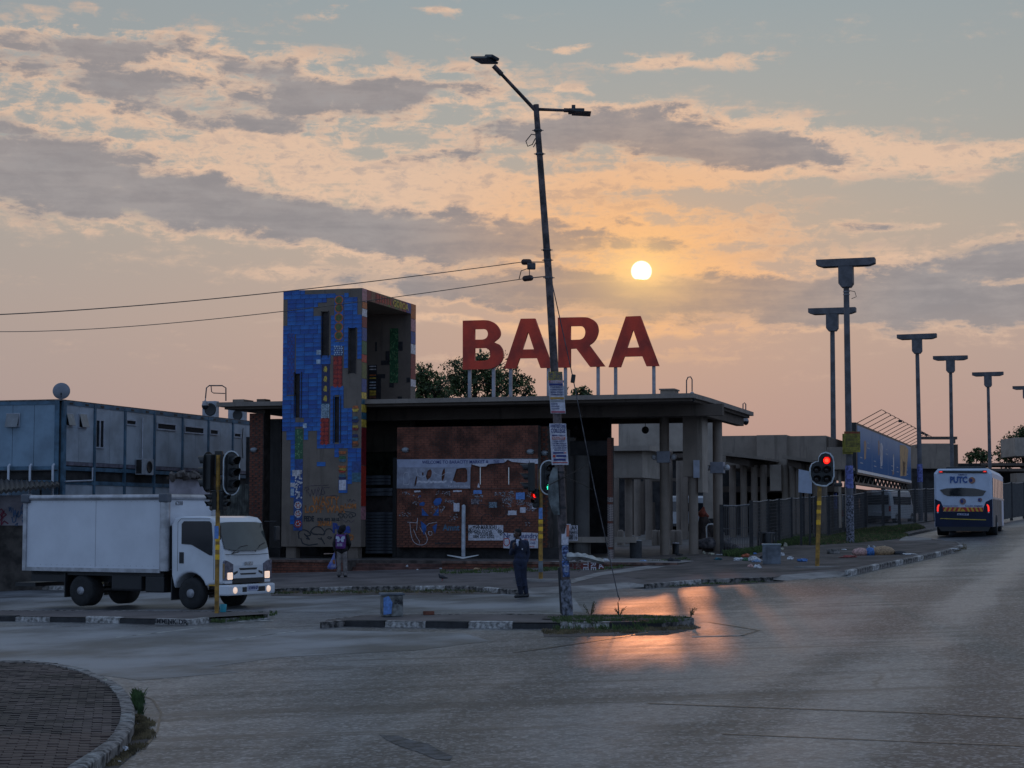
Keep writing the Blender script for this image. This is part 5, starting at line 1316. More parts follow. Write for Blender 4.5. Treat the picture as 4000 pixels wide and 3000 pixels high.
# platform canopy below and behind the billboard
PL = thing('platform_shelter', 'long dark platform shelter on slender columns below the billboard', 'platform shelter', (nb.x, nb.y, 0) , bang)
MB().box(-3, BLn + 1.5, .8, 6.5, bz0 - 1.05, bz0 - .75).build('roof', CONC3, PL)
MB().box(-3, BLn + 1.5, 6.0, 6.4, 1.0, bz0 - 1.05).build('back_wall', DARKW, PL)
for i in range(16):
    x_ = -2 + (BLn + 2) * i / 15; MB().box(x_, x_ + .22, 1.0, 1.22, gz(22, 100) - .3, bz0 - 1.05).build('column', CONC3, PL)
# small concrete link left of the billboard
lk = thing('concrete_kiosk', 'small concrete canopy block between the red signal and the billboard', 'kiosk', O, -PHI)
for q in (bx(1788, 1828, 966, 1010, 24, 2), bx(1785, 1832, 1008, 1014, 23.6, 3)): MB().box(*q).build('block', CONC, lk)
for u_ in (1812, 1826): MB().box(*bx(u_, u_ + 5, 1014, 1140, 24.5, .3)).build('column', CONC2, lk)
# tank house and long roofs far right
def far(name, label, cat, lst, Y):
    t_ = thing(name, label, cat, (0, Y, 0), -PHI * .0)
    for pn, m_, ua, ub, va, vb, dy, dep in lst:
        a, b = atY(ua, va, Y + dy), atY(ub, vb, Y + dy); MB().box(a.x, b.x, dy, dy + dep, b.z, a.z).build(pn, m_, t_)
    return t_
far('tank_house', 'concrete tank block with a raised bar frame behind the lamp row', 'tank house', [('block', CONC, 1990, 2054, 958, 1012, 0, 6), ('block', CONC3, 2054, 2070, 960, 1012, .8, 5), ('bar', CONC3, 1984, 2068, 943, 949, 0, .5), ('bar_post', CONC3, 2056, 2064, 949, 958, 0, .5), ('lower_wall', DARKW, 1970, 2075, 1012, 1160, 1, 5), ('cap', BLACK, 1980, 1990, 962, 968, 0, .6)], 158)
far('platform_shelter', 'far low shelter roof behind the bus and the lamp posts', 'platform shelter', [('roof', CONC3, 2071, 2260, 1012, 1018, 0, 8), ('upper_roof', CONC3, 2124, 2260, 1000, 1006, 3, 6), ('upper_band', DARKW, 2070, 2130, 1001, 1012, 4, 3), ('back_wall', DARKW, 2050, 2300, 1018, 1150, 5, 1), ('rear_roof', CONC3, 1935, 2100, 1018, 1024, -4, 6)], 165)
far('concrete_tower', 'pale concrete block at the right edge below the cropped lamp', 'concrete block', [('block', CONC2, 2192, 2290, 945, 985, 0, 5), ('hanging_panel', CONC, 2196, 2290, 1022, 1062, -16, 2), ('column', CONC3, 2214, 2224, 1062, 1130, -15, .5)], 172)

# fences
def gfence(label, pts, hgt_, group, top=True, dense_=False):
    t_ = thing('wire_fence', label, 'fence', G(*pts[0], .12))
    P = [G(a, b, .12) - t_.location for a, b in pts]
    pm_ = mat('fence post dark', (.035, .032, .033), .7, .2, 4, .1)
    for p in P: MB().box(p.x - .07, p.x + .07, p.y - .07, p.y + .07, p.z - .1, p.z + hgt_).build('post', pm_, t_)
    wm = mat('fence wire', (.09, .085, .085), .6, .1, 4, 0)
    for i in range(len(P) - 1):
        a, b = P[i], P[i + 1]; n = int((b - a).length / (.09 if dense_ else .14)); mb = MB()
        w_ = .012 if dense_ else .006
        for k in range(1, n):
            q = a.lerp(b, k / n); mb.box(q.x - w_, q.x + w_, q.y - w_, q.y + w_, q.z + .06, q.z + hgt_ * .96)
        for zz in ([.1, hgt_ * .5, hgt_ * .95] if dense_ else [j * .14 + .1 for j in range(int(hgt_ / .14))]):
            mb.tube([a + Vector((0, 0, zz)), b + Vector((0, 0, zz))], w_, 4)
        mb.build('mesh_panel', wm, t_, kind='stuff')
        if top: MB().tube([a + Vector((0, 0, hgt_ * .98)), a.lerp(b, .5) + Vector((0, 0, hgt_ * .96)), b + Vector((0, 0, hgt_ * .98))], .03, 5).build('top_wire', mat('razor wire', (.20, .19, .19), .6, .2, 8, .3), t_)
    return t_
gfence('low barred fence panels beside the log heap', [(1559, 1196), (1623, 1192)], 1.85, None, dense_=True)
gfence('wire fence on dark posts behind the bins and the white board', [(1623, 1190), (1659, 1182), (1682, 1178), (1709, 1170), (1735, 1166), (1762, 1163), (1790, 1160), (1826, 1152), (1868, 1142)], 1.95, None)
gfence('wire fence along the verge below the billboard', [(1870, 1142), (1908, 1137), (1943, 1133), (1976, 1129), (2000, 1126), (2020, 1124)], 2.0, None)
gfence('rough paling fence beyond the bus', [(2160, 1126), (2185, 1121), (2212, 1117), (2250, 1112)], 2.2, None, dense_=True)

# ------------------------------------------------------------------ trees
LEAF = [mat('foliage dark', (.055, .085, .028), .7, .3, 3, 0), mat('foliage light', (.09, .125, .035), .7, .3, 3, 0)]
BARK = mat('bark', (.05, .038, .03), .9, .3, 6, .4)
def tree(label, base, lobes, trunk_r, nleaf, ls, seed, cat='tree', airy=0.0):
    rnd_ = random.Random(seed); t_ = thing('broadleaf_tree', label, cat, base)
    mb = MB(); top = Vector(lobes[0][0])
    mb.tube([(0, 0, -.2), (top.x * .15, 0, top.z * .35), (top.x * .3, top.y * .3, top.z * .6)], [trunk_r * 1.3, trunk_r, trunk_r * .7], 8)
    fork = Vector((top.x * .3, top.y * .3, top.z * .6))
    for c_, r_ in lobes:
        c_ = Vector(c_); m_ = fork.lerp(c_, .5) + Vector((rnd_.uniform(-.3, .3), 0, rnd_.uniform(0, .4)))
        mb.tube([fork, m_, c_], [trunk_r * .5, trunk_r * .3, .03], 6)
        for k in range(9):
            v = Vector((rnd_.gauss(0, 1), rnd_.gauss(0, 1), rnd_.gauss(0, .8))).normalized() * r_ * rnd_.uniform(.6, 1.0); mb.tube([m_.lerp(c_, rnd_.random()), c_ + v * .5, c_ + v], [.04, .025, .01], 4)
    mb.build('trunk', BARK, t_)
    for li, lm_ in enumerate(LEAF):
        vs = []; fs = []
        tot = sum(r ** 2 for _, r in lobes)
        for c_, r_ in lobes:
            nn = int(nleaf * r_ ** 2 / tot / 2)
            clumps = [(Vector(c_) + Vector((rnd_.gauss(0, 1), rnd_.gauss(0, 1), rnd_.gauss(0, 1))).normalized() * r_ * rnd_.random() ** .45, r_ * rnd_.uniform(.12, .30)) for _ in range(int(16 + 14 * r_))]
            for k in range(nn):
                cc, cr = rnd_.choice(clumps)
                p = cc + Vector((rnd_.gauss(0, .6), rnd_.gauss(0, .6), rnd_.gauss(0, .5))) * cr
                a = Vector((rnd_.gauss(0, 1), rnd_.gauss(0, 1), rnd_.gauss(0, 1))).normalized(); b = a.cross(Vector((rnd_.gauss(0, 1), rnd_.gauss(0, 1), rnd_.gauss(0, 1)))).normalized()
                l = ls * rnd_.uniform(.6, 1.3); w = l * .42; j = len(vs)
                vs += [p - a * l, p + b * w - a * l * .1, p + a * l, p - b * w - a * l * .1]; fs.append((j, j + 1, j + 2, j + 3))
        me = bpy.data.meshes.new('crown'); me.from_pydata(vs, [], fs); me.materials.append(lm_); o = link('crown', me, t_); o['kind'] = 'stuff'
    return t_
def tb(u, Y): p = atY(u, 1115, Y); return Vector((p.x, p.y, gz(p.x, p.y)))
b0 = tb(1040, 92)
def lob(lst, Y, b): return [((lambda q: (q.x - b.x, dy, q.z - b.z))(atY(u, v, Y)), r) for u, v, r, dy in lst]
tree('broad leafy tree behind the letters B and A', b0, lob([(1030, 820, 1.3, 0), (985, 815, .95, .5), (1000, 800, .7, -.3), (1060, 800, 1.0, .3), (1080, 835, 1.1, -.4), (1118, 825, .75, 0), (1030, 785, .7, .2), (1140, 850, .5, 0), (960, 850, .9, 0)], 92, b0), .22, 9000, .085, 3)
b0 = tb(915, 86)
tree('dense green tree beside the mosaic tower', b0, lob([(922, 832, .8, 0), (905, 850, .9, .3), (945, 850, .8, -.2), (915, 805, .5, 0)], 86, b0), .18, 4200, .08, 5)
b0 = tb(1258, 84); tree('small treetop between the poles of the letter R', b0, lob([(1258, 846, .36, 0), (1268, 852, .3, 0), (1245, 852, .25, 0)], 84, b0), .07, 420, .085, 8)
b0 = tb(1203, 84); tree('sprig of leaves hidden behind the upper poster', b0, lob([(1213, 845, .3, 0), (1207, 825, .22, 0)], 84, b0), .06, 260, .085, 9)
b0 = tb(2215, 178); tree('tall dark tree at the right edge', b0, lob([(2210, 955, 1.6, 0), (2190, 965, 1.3, 0), (2172, 985, 1.2, 0), (2225, 940, 1.2, 1), (2235, 975, 2, 0)], 178, b0), .3, 5200, .16, 12)
b0 = tb(2112, 175); tree('low bushy treetop left of the tall tree', b0, lob([(2112, 985, .7, 0), (2095, 990, .6, 0), (2130, 988, .6, 0)], 175, b0), .15, 1400, .14, 13)
b0 = tb(1825, 130); tree('tree half hidden by the near lamp post', b0, lob([(1833, 985, .9, 0), (1822, 1000, .9, 0), (1838, 1010, 1, 0)], 130, b0), .15, 1500, .13, 14)
b0 = tb(810, 75.5); tree('dark climbing shrub in the gap beside the map wall', b0 + Vector((0, 0, .4)), lob([(815, 950, .7, 0), (840, 955, .5, 0), (800, 965, .6, 0)], 75.5, b0 + Vector((0, 0, .4))), .08, 2200, .07, 15, cat='shrub')

# ------------------------------------------------------------------ vehicles
TPAINT = mat('truck white paint', (0.66, 0.68, 0.72), 0.32, 0.06, 1.2, 0.02, coat=0.4)
TBOX = mat('truck box panel', (0.66, 0.68, 0.73), 0.5, 0.05, 0.6, 0.03)
ALU = mat('aluminium trim', (0.45, 0.45, 0.47), 0.4, 0.15, 3, 0.05, metal=0.6)
LAMPW = mat('lit headlamp', (0.8, 0.7, 0.6), 0.3, 0.0, 1, 0, emit=(1.0, 0.72, 0.55), es=0.65)
LAMPC = mat('lamp glass', (0.22, 0.21, 0.26), 0.12, 0.2, 12, 0.1, metal=0.5)
def rrect(x0, x1, z0, z1, r, n=4):
    out = []
    for cx, cz, a0 in ((x1 - r, z1 - r, 0), (x0 + r, z1 - r, 90), (x0 + r, z0 + r, 180), (x1 - r, z0 + r, 270)):
        for k in range(n + 1): a = R(a0 + 90 * k / n); out.append((cx + r * math.cos(a), cz + r * math.sin(a)))
    return out
def wheel(parent, x, y, r, w, side, name='wheel', rim=True):
    """tyre with axis along y; side -1 faces -y"""
    M = TR(x, y, r, rx=R(90))
    pr = [(r * .60, -w / 2), (r * .93, -w / 2), (r, -w / 2 + .04), (r, w / 2 - .04), (r * .93, w / 2), (r * .60, w / 2)]
    t_ = MB().lathe(pr, 30, M).build(name, RUBBER, parent)
    if rim:
        m = TR(x, y + side * w / 2 * .9, r, rx=R(90 if side < 0 else -90))
        MB().lathe([(r * .62, .01), (r * .58, .0), (r * .50, -.05), (r * .30, -.03), (r * .26, .05), (r * .12, .06), (.0001, .06)], 24, m).build('rim', mat('wheel rim', (.34, .34, .36), .5, .25, 6, .1, metal=.4), t_)
        a = MB()
        for k in range(6): an = k * 1.047; a.ball((0, 0, 0), .0001) if False else a.lathe([(.028, -.01), (.028, .03), (.0001, .035)], 6, m @ TR(r * .40 * math.cos(an), r * .40 * math.sin(an), -.04))
        a.build('wheel_nuts', BLACK, t_, kind='stuff')
    return t_
wp_ = G(418, 1318); th_ = -R(28.5)
fx, fy = math.cos(th_), math.sin(th_)
tro = Vector((wp_.x - (-.82) * (-fy), wp_.y - (-.82) * fx, 0)); tro.z = gz(tro.x, tro.y) - 0.0
TRK = thing('box_truck', 'white box truck with lit headlights driving behind the left median', 'truck', tro, th_)
def prof(parent, name, m, pts, y0, y1, bev=0.05, holes=None):
    bm = bmesh.new(); a = [bm.verts.new((p[0], y0, p[1])) for p in pts]; b = [bm.verts.new((p[0], y1, p[1])) for p in pts]; n = len(pts)
    bm.faces.new(a); bm.faces.new(b[::-1])
    for i in range(n): bm.faces.new((a[i], b[i], b[(i + 1) % n], a[(i + 1) % n]))
    bmesh.ops.recalc_face_normals(bm, faces=bm.faces)
    if bev:
        es = [e for e in bm.edges if (abs(e.verts[0].co.y - e.verts[1].co.y) < 1e-4)]
        bmesh.ops.bevel(bm, geom=es, offset=bev, segments=3, affect='EDGES', profile=.5)
    me = bpy.data.meshes.new(name); bm.to_mesh(me); bm.free(); me.materials.append(m)
    for p in me.polygons: p.use_smooth = False
    return link(name, me, parent)
arch = lambda cx, r, a0, a1, n=9: [(cx + r * math.cos(R(a0 + (a1 - a0) * k / n)), .40 + r * math.sin(R(a0 + (a1 - a0) * k / n))) for k in range(n + 1)]
cab = prof(TRK, 'cab', TPAINT, [(-.60, .85), (-.62, 2.10), (-.52, 2.28), (-.30, 2.34), (.42, 2.34), (.66, 2.30), (.78, 2.20), (1.0, 1.48), (1.07, 1.10), (1.08, .66), (.60, .62), (.57, .60)] + arch(0, .52, 22, 165), -.98, .98, .06)
# glazing
MB().prism([(-.27, 1.64), (-.27, 2.14), (-.20, 2.21), (.60, 2.21), (.66, 2.15), (.70, 1.80), (.70, 1.36), (.62, 1.36), (.05, 1.62)], -.995, -.972).build('side_window', mat('cab glass', (.012, .014, .018), .08, .05, 1, 0), cab)
ws = MB()
def wsx(z): return .80 + (2.18 - z) / .70 * .225
vs = []
for i in range(9):
    y_ = -.90 + 1.80 * i / 8; bow = .045 * (1 - (y_ / .9) ** 2); lo = 1.47 + .06 * (abs(y_) / .9) ** 3; hi = 2.19 - .03 * (y_ / .9) ** 4
    vs += [(wsx(lo) + bow + .012, y_, lo), (wsx(hi) + bow + .012, y_, hi)]
ws.add(vs, [(2 * i, 2 * i + 2, 2 * i + 3, 2 * i + 1) for i in range(8)], None, True)
ws.add([(p[0] - .05, p[1], p[2]) for p in vs], [(2 * i, 2 * i + 1, 2 * i + 3, 2 * i + 2) for i in range(8)])
wso = ws.build('windscreen', mat('windscreen glass', (.075, .085, .078), .12, .1, 1.5, 0, spec=.6), cab)
MB().tube([(1.05, -.35, 1.44), (1.03, -.62, 1.40)], .012, 5).tube([(1.06, -.62, 1.42), (1.055, -.30, 1.57), (1.045, .0, 1.60)], .011, 5).build('wiper', BLACK, cab)
MB().tube([(1.07, .30, 1.44), (1.04, .55, 1.60), (1.0, .80, 1.66)], .012, 5).build('wiper', BLACK, cab)
MB().prism([(-.34, 1.15), (-.34, 1.43), (-.20, 1.43), (-.20, 1.15)], -.99, -.97).build('door_handle_recess', BLACK, cab)
dl = MB()
for p, q in (((-.40, .95), (-.40, 2.18)), ((-.40, 2.18), (-.30, 2.27)), ((-.30, 2.27), (.62, 2.27)), ((.74, 1.36), (.74, .75)), ((.74, 1.36), (.76, 2.1))):
    dl.tube([(p[0], -.979, p[1]), (q[0], -.979, q[1])], .007, 4)
dl.build('door_seam', BLACK, cab)
MB().box(.60, .90, -.99, .99, .60, .63).build('yellow_sill', GOLD, cab)
# nose: grille, badge, lamps, bumper
for z0_, z1_, w_ in ((.985, 1.035, .38), (.865, .905, .34)):
    MB().prism([(-w_, z1_), (w_, z1_), (w_ * .9, z0_), (-w_ * .9, z0_)], 0, .03).build('grille_slot', BLACK, cab, (1.082, 0, 0), (0, 0, R(90)))
MB().prism([(-.60, .93), (-.44, .97), (-.44, .92), (-.60, .86)], 0, .03).build('grille_slot', BLACK, cab, (1.082, 0, 0), (0, 0, R(90)))
MB().prism([(.60, .93), (.44, .97), (.44, .92), (.60, .86)], 0, .03).build('grille_slot', BLACK, cab, (1.082, 0, 0), (0, 0, R(90)))
MB().box(1.06, 1.10, -.66, .66, .66, .78).build('lower_grille', BLACK, cab)
text('ISUZU', 'badge', CHROME, .12, cab, TR(1.093, 0, 1.14, rz=R(90)), .34, .006, .02)
MB().tube([(1.045, -.9, 1.385), (1.075, -.5, 1.37), (1.085, 0, 1.365), (1.075, .5, 1.37), (1.045, .9, 1.385)], .007, 4).build('panel_seam', BLACK, cab)
for s_ in (-1, 1):
    hl_ = MB().prism([(s_ * .64, .74), (s_ * .64, 1.13), (s_ * .80, 1.20), (s_ * .95, 1.24), (s_ * .985, 1.20), (s_ * .985, .74)], -.005, .06).build('headlight', LAMPC, cab, (1.085, 0, 0), (0, 0, R(90)))
    hl_.data.flip_normals() if s_ < 0 else None
    MB().cbox(1.085, 1.10, min(s_ * .68, s_ * .88), max(s_ * .68, s_ * .88), .76, .93, .02).build('lit_bulb', LAMPW, cab)
    MB().cbox(1.02, 1.088, min(s_ * .93, s_ * .99), max(s_ * .93, s_ * .99), .78, 1.16, .01).build('side_marker', mat('amber lamp', (.35, .20, .08), .3, .1, 5, 0), cab)
bp = MB().cbox(.86, 1.20, -1.0, 1.0, .36, .63, .05).build('bumper', TPAINT, TRK)
for s_ in (-1, 1):
    MB().lathe([(.085, 0), (.08, .02), (.0001, .025)], 14, TR(1.195, s_ * .70, .49, ry=R(90))).build('fog_light', LAMPW, bp)
MB().box(1.19, 1.206, -.40, -.22, .44, .56).build('air_slot', BLACK, bp); MB().box(1.19, 1.206, .22, .55, .44, .56).build('air_slot', BLACK, bp)
npl = MB().cbox(1.2, 1.215, -.19, .25, .46, .60, .004).build('number_plate', mat('number plate', (.45, .47, .6), .5, .05, 3, 0), bp)
text('KZ 08 RH GP', 'plate_lettering', NAVYINK, .10, bp, TR(1.219, .03, .53, rz=R(90)), .38, .002, .02)
# mirrors
MB().tube([(.85, -.98, 2.2), (1.05, -1.2, 2.22)], .012).cbox(1.0, 1.08, -1.30, -1.12, 1.75, 2.12, .03).build('mirror', BLACK, cab)
MB().tube([(.85, .98, 2.2), (1.05, 1.22, 2.20)], .012).cbox(1.0, 1.08, 1.16, 1.36, 1.70, 2.08, .03).build('mirror', BLACK, cab)
MB().cbox(-.80, -.66, -.95, -.70, 1.0, 2.1, .05).build('air_intake', BLACK, TRK)
# cargo box
bxo = MB().box(-5.45, -.78, -1.03, 1.03, .97, 2.83).build('cargo_box', TBOX, TRK)
tb = MB()
for y_ in (-1.03, 1.03): tb.tube([(-5.45, y_, 2.82), (-.78, y_, 2.82)], .075, 10)
tb.tube([(-.78, -1.03, 2.82), (-.78, 1.03, 2.82)], .075, 10); tb.build('top_trim', ALU, bxo)
for y_ in (-1.0, 1.0): MB().tube([(-.80, y_, .95), (-.80, y_, 2.80)], .13, 14).build('corner_post', ALU, bxo)
for x_, y_ in ((-5.42, -1.03), (-.78, -1.03), (-.78, 1.03)): MB().cbox(x_ - .13, x_ + .13, y_ - .12, y_ + .12, 2.68, 2.92, .05).build('corner_cap', mat('grey corner cap', (.10, .11, .13), .6, .1, 3, .05), bxo)
MB().box(-5.5, -.9, -1.06, -1.02, .90, 1.0).build('bottom_rail', ALU, bxo)
MB().box(-5.52, -5.40, -1.07, 1.07, .9, 2.85).build('rear_frame', ALU, bxo)
rv = MB()
for i in range(24):
    for z_ in (1.06, 2.70): rv.box(-5.3 + i * .19, -5.285 + i * .19, -1.036, -1.03, z_, z_ + .015)
rv.build('rivets', ALU, bxo, kind='stuff')
for x_ in (-3.05,): MB().box(x_, x_ + .008, -1.034, -1.03, 1.02, 2.74).build('panel_seam', mat('seam grey', (.25, .25, .28), .6, .1, 3, 0), bxo)
text('6288', 'fleet_number', INK, .15, bxo, TR(-.66, -.62, 2.66, rz=R(90)), .30, .002, .01)
# chassis
ch = MB()
for y_ in (-.38, .38): ch.box(-5.3, .8, y_ - .05, y_ + .05, .62, .86)
ch.box(-5.3, -.9, -.9, .9, .80, .96); ch.build('chassis', BLACK, TRK)
MB().cbox(-2.6, -1.6, -.92, -.5, .42, .85, .06).build('fuel_tank', BLACK, TRK)
MB().cbox(-1.45, -.85, -.95, -.6, .40, .80, .03).build('battery_box', BLACK, TRK)
MB().box(-5.9, -5.2, -.9, .9, .48, .58).build('rear_bar', BLACK, TRK)
MB().box(-5.35, -4.1, -.9, -.8, .62, .92).build('side_skirt', BLACK, TRK)
for y_ in (-.90, .65): MB().box(-4.15, -4.12, y_ - .05, y_ + .30, .22, .85).build('mudflap', BLACK, TRK)
for y_ in (-.90, .65): MB().box(-.62, -.59, y_ - .05, y_ + .30, .22, .80).build('mudflap', BLACK, TRK)
for y_, s_ in ((-.82, -1), (.82, 1)):
    wheel(TRK, 0, y_, .40, .24, s_); wheel(TRK, -3.57, y_ + s_ * -.08, .40, .46, s_)
MB().tube([(-3.57, -.8, .4), (-3.57, .8, .4)], .09).tube([(0, -.8, .4), (0, .8, .4)], .07).build('axle', BLACK, TRK)
drv = MB().ball((.15, .35, 1.75), (.10, .10, .13)).ball((.08, .35, 1.40), (.16, .24, .28)).build('seat_shape', BLACK, TRK)

# ---- bus seen from behind
bpnt = G(2090, 1157); bth = R(90 - 17.4)
fwd = Vector((math.cos(bth), math.sin(bth), 0))
BUS = thing('city_bus', 'white and navy city bus seen from behind with red tail lights lit', 'bus', bpnt - fwd * 2.6, bth)
BW = mat('bus white', (.50, .56, .68), .45, .06, 1.5, .02); BN = mat('bus navy', (.012, .018, .045), .6, .1, 2, .02, spec=.25)
BSV = mat('bus dull side', (.13, .125, .13), .6, .3, 1.2, .05)
TAIL = mat('lit tail lamp', (.6, .02, .01), .4, 0, 1, 0, emit=(1.0, .04, .03), es=0.9)
def BC(cx, cy): return -(cx - 680) / 353.0, (1190 - cy) / 353.0       # rear face: (lateral, height) as seen
hw = 1.275
def rearpoly(pts, m, name, d=.02, parent=None, px=0.0):
    q = [BC(*p) for p in pts]      # lateral is +y to the left
    mb = MB(); n = len(q)
    vs = [(px - d, a, b) for a, b in q] + [(px + .05, a, b) for a, b in q]
    mb.add(vs, [tuple(range(n)), tuple(range(2 * n - 1, n - 1, -1))] + [(i, i + n, (i + 1) % n + n, (i + 1) % n) for i in range(n)])
    o = mb.build(name, m, parent or BUS); bm = bmesh.new(); bm.from_mesh(o.data); bmesh.ops.recalc_face_normals(bm, faces=bm.faces); bm.to_mesh(o.data); bm.free(); return o
body = MB()
secs = [(0, hw - .10, 3.0), (.12, hw, 3.06), (10.7, hw, 3.06), (11.0, hw - .15, 2.95)]
vs = []
for x_, w_, h_ in secs:
    for a, b in ((-w_, .42), (-w_, h_ - .22), (-w_ + .18, h_ - .02), (w_ - .18, h_ - .02), (w_, h_ - .22), (w_, .42)): vs.append((x_, a, b))
body.add(vs, [(6 * i + j, 6 * i + (j + 1) % 6, 6 * i + 6 + (j + 1) % 6, 6 * i + 6 + j) for i in range(3) for j in range(6)] + [(5, 4, 3, 2, 1, 0), (18, 19, 20, 21, 22, 23)])
bo = body.build('body', BW, BUS)
bo.data.flip_normals() if bo.data.polygons[0].normal.y > 0 else None
rearpoly([(240, 600), (330, 640), (365, 720), (365, 800), (985, 800), (1000, 720), (1030, 645), (1130, 600), (1130, 1040), (240, 1040)], BN, 'lower_panel')
rearpoly([(320, 455), (420, 432), (640, 422), (860, 432), (1040, 475), (985, 548), (900, 556), (440, 553), (385, 530)], GLS, 'rear_window', .025)
rearpoly([(310, 150), (1050, 160), (1050, 195), (310, 182)], BLACK, 'lamp_strip', .03)
for q in ((308, 375), (990, 1055)): rearpoly([(q[0], 150), (q[1], 150), (q[1], 186), (q[0], 186)], REDINK, 'high_lamp', .036); rearpoly([(q[0] + 12, 160), (q[1] - 12, 160), (q[1] - 12, 174), (q[0] + 12, 174)], TAIL, 'lit_strip', .044)
for sg_ in (0, 1):
    f = (lambda x: x) if not sg_ else (lambda x: 1355 - x)
    rearpoly([(f(300), 685), (f(315), 690), (f(300), 730), (f(296), 800), (f(282), 805), (f(270), 790), (f(272), 730), (f(283), 700)], TAIL, 'tail_lamp', .04)
    rearpoly([(f(272), 808), (f(296), 808), (f(296), 824), (f(272), 824)], PAPER, 'reversing_lamp', .035)
rearpoly([(362, 730), (990, 735), (985, 800), (368, 795)], REDINK, 'chevron_board', .026)
for i in range(4):
    x_ = 375 + i * 72; rearpoly([(x_ + 28, 732), (x_ + 62, 732), (x_ + 30, 796), (x_ - 4, 796)], GOLD, 'chevron', .031)
    x_ = 745 + i * 66; rearpoly([(x_ - 22, 734), (x_ + 12, 734), (x_ + 40, 800), (x_ + 8, 800)], GOLD, 'chevron', .031)
rearpoly([(672, 745), (715, 798), (632, 796)], GOLD, 'chevron', .031)
rearpoly([(320, 905), (1030, 925), (1030, 938), (320, 916)], mat('yellow stripe', (.55, .42, .05), .5, .1, 3, 0), 'reflective_stripe', .03)
npl = rearpoly([(585, 828), (762, 832), (762, 862), (585, 858)], mat('number plate', (.45, .47, .6), .5, .05, 3, 0), 'number_plate', .03)
rearpoly([(280, 1030), (1100, 1030), (1060, 1110), (330, 1110)], BLACK, 'bumper', .01)
def btext(s_, cx, cy, h_, w_, m_, bold=.02):
    a, b = BC(cx, cy); text(s_, 'lettering', m_, h_ / 353 * 1.38, BUS, Matrix.Translation((-.035, a, b)) @ Matrix.Rotation(R(-90), 4, 'Z'), w_ / 353, .004, bold)
btext('PUTC', 615, 300, 98, 270, mat('bus blue lettering', (.03, .09, .28), .5, .05, 3, 0), .05)
btext('A8083 D', 680, 215, 22, 140, NAVYINK); btext('Customer Care', 485, 708, 18, 225, NAVYINK); btext('012 001 0788000', 845, 712, 20, 270, NAVYINK); btext('ML 63 RM GP', 672, 845, 22, 150, NAVYINK)
for cx_, cy_, r_ in ((822, 305, 52), (675, 638, 50), (940, 615, 34)):
    cc = mat('globe brown', (.30, .12, .05), .5, .4, 6, 0, col2=(.06, .09, .16))
    rearpoly([(cx_ + r_ * math.cos(i * .3927), cy_ + r_ * math.sin(i * .3927)) for i in range(16)], cc, 'globe_emblem', .032)
    rearpoly([(cx_ + r_ * .5 * math.cos(i * .785) - r_ * .3, cy_ + r_ * .6 * math.sin(i * .785)) for i in range(8)], NAVYINK, 'emblem_figure', .038)
# right side: windows, panels
MB().box(.35, 10.3, -hw - .012, -hw + .01, 1.75, 2.62).build('side_glazing', GLS, BUS)
for i in range(8): MB().box(.35 + i * 1.38, .47 + i * 1.38, -hw - .02, -hw, 1.75, 2.62).build('window_pillar', BSV, BUS)
MB().box(.2, 10.8, -hw - .022, -hw + .01, 1.68, 1.76).build('waist_rail', ALU, BUS)
for a, b in ((.25, 1.9), (1.95, 4.2), (4.25, 6.5), (6.55, 8.4)): MB().box(a, b, -hw - .018, -hw + .01, .42, 1.66).build('side_panel', BSV, BUS)
MB().cbox(2.2, 5.0, -.9, .9, 3.02, 3.18, .05).build('roof_unit', BLACK, BUS)
for x_ in (2.6, 8.6):
    for s_ in (-1, 1): wheel(BUS, x_, s_ * (hw - .18), .48, .32 if x_ > 3 else .5, s_, rim=True)
MB().box(.1, 10.8, -1.0, 1.0, .45, .75).cbox(.3, 1.6, -.5, .5, .28, .6, .05).build('underbody', BLACK, BUS)

# ---- minibuses behind the fence
VW = mat('van white', (.50, .52, .55), .35, .08, 1, .02, coat=.3)
def van(label, u, v, yaw, W_, H_, L2_):
    p = G(u, v, .12); t_ = thing('minibus', label, 'minibus', p, yaw, 'minibuses at the taxi rank')
    b = MB(); w = W_ / 2
    vs = []
    for x_, w_, h_ in ((0, w * .93, H_ * .95), (.12, w, H_), (L2_ - 1.1, w, H_), (L2_ - .5, w * .96, H_ * .62), (L2_, w * .92, H_ * .5)):
        for a, c_ in ((-w_, .30), (-w_, h_ * .55), (-w_ * .90, h_ - .12), (-w_ * .72, h_), (w_ * .72, h_), (w_ * .90, h_ - .12), (w_, h_ * .55), (w_, .30)): vs.append((x_, a, c_))
    b.add(vs, [(8 * i + j, 8 * i + (j + 1) % 8, 8 * i + 8 + (j + 1) % 8, 8 * i + 8 + j) for i in range(4) for j in range(8)] + [(7, 6, 5, 4, 3, 2, 1, 0), tuple(range(32, 40))])
    o_ = b.build('body', VW, t_); bm = bmesh.new(); bm.from_mesh(o_.data); bmesh.ops.recalc_face_normals(bm, faces=bm.faces); bm.to_mesh(o_.data); bm.free()
    MB().box(-.03, .03, -w * .80, w * .80, H_ * .56, H_ * .84).build('rear_window', GLS, t_)
    for s_ in (-1, 1):
        MB().box(.4, L2_ - 1.2, s_ * (w - .02) - .03, s_ * (w - .02) + .03, H_ * .56, H_ * .80).build('side_window', GLS, t_)
        MB().box(-.03, .03, s_ * w * .86 - .06, s_ * w * .86 + .06, H_ * .36, H_ * .52).build('tail_lamp', REDINK, t_)
        for x_ in (.9, L2_ - 1.0): wheel(t_, x_, s_ * (w - .10), .33, .2, s_)
    MB().cbox(-.10, .05, -w * .95, w * .95, .28, .46, .03).build('bumper', BLACK, t_)
    MB().box(-.035, .0, -.25, .25, .62, .74).build('number_plate', PAPER, t_)
    return t_
van('white minibus seen from behind between the red signal and near lamp post', 1790, 1146, R(80), 1.72, 2.05, 4.8)
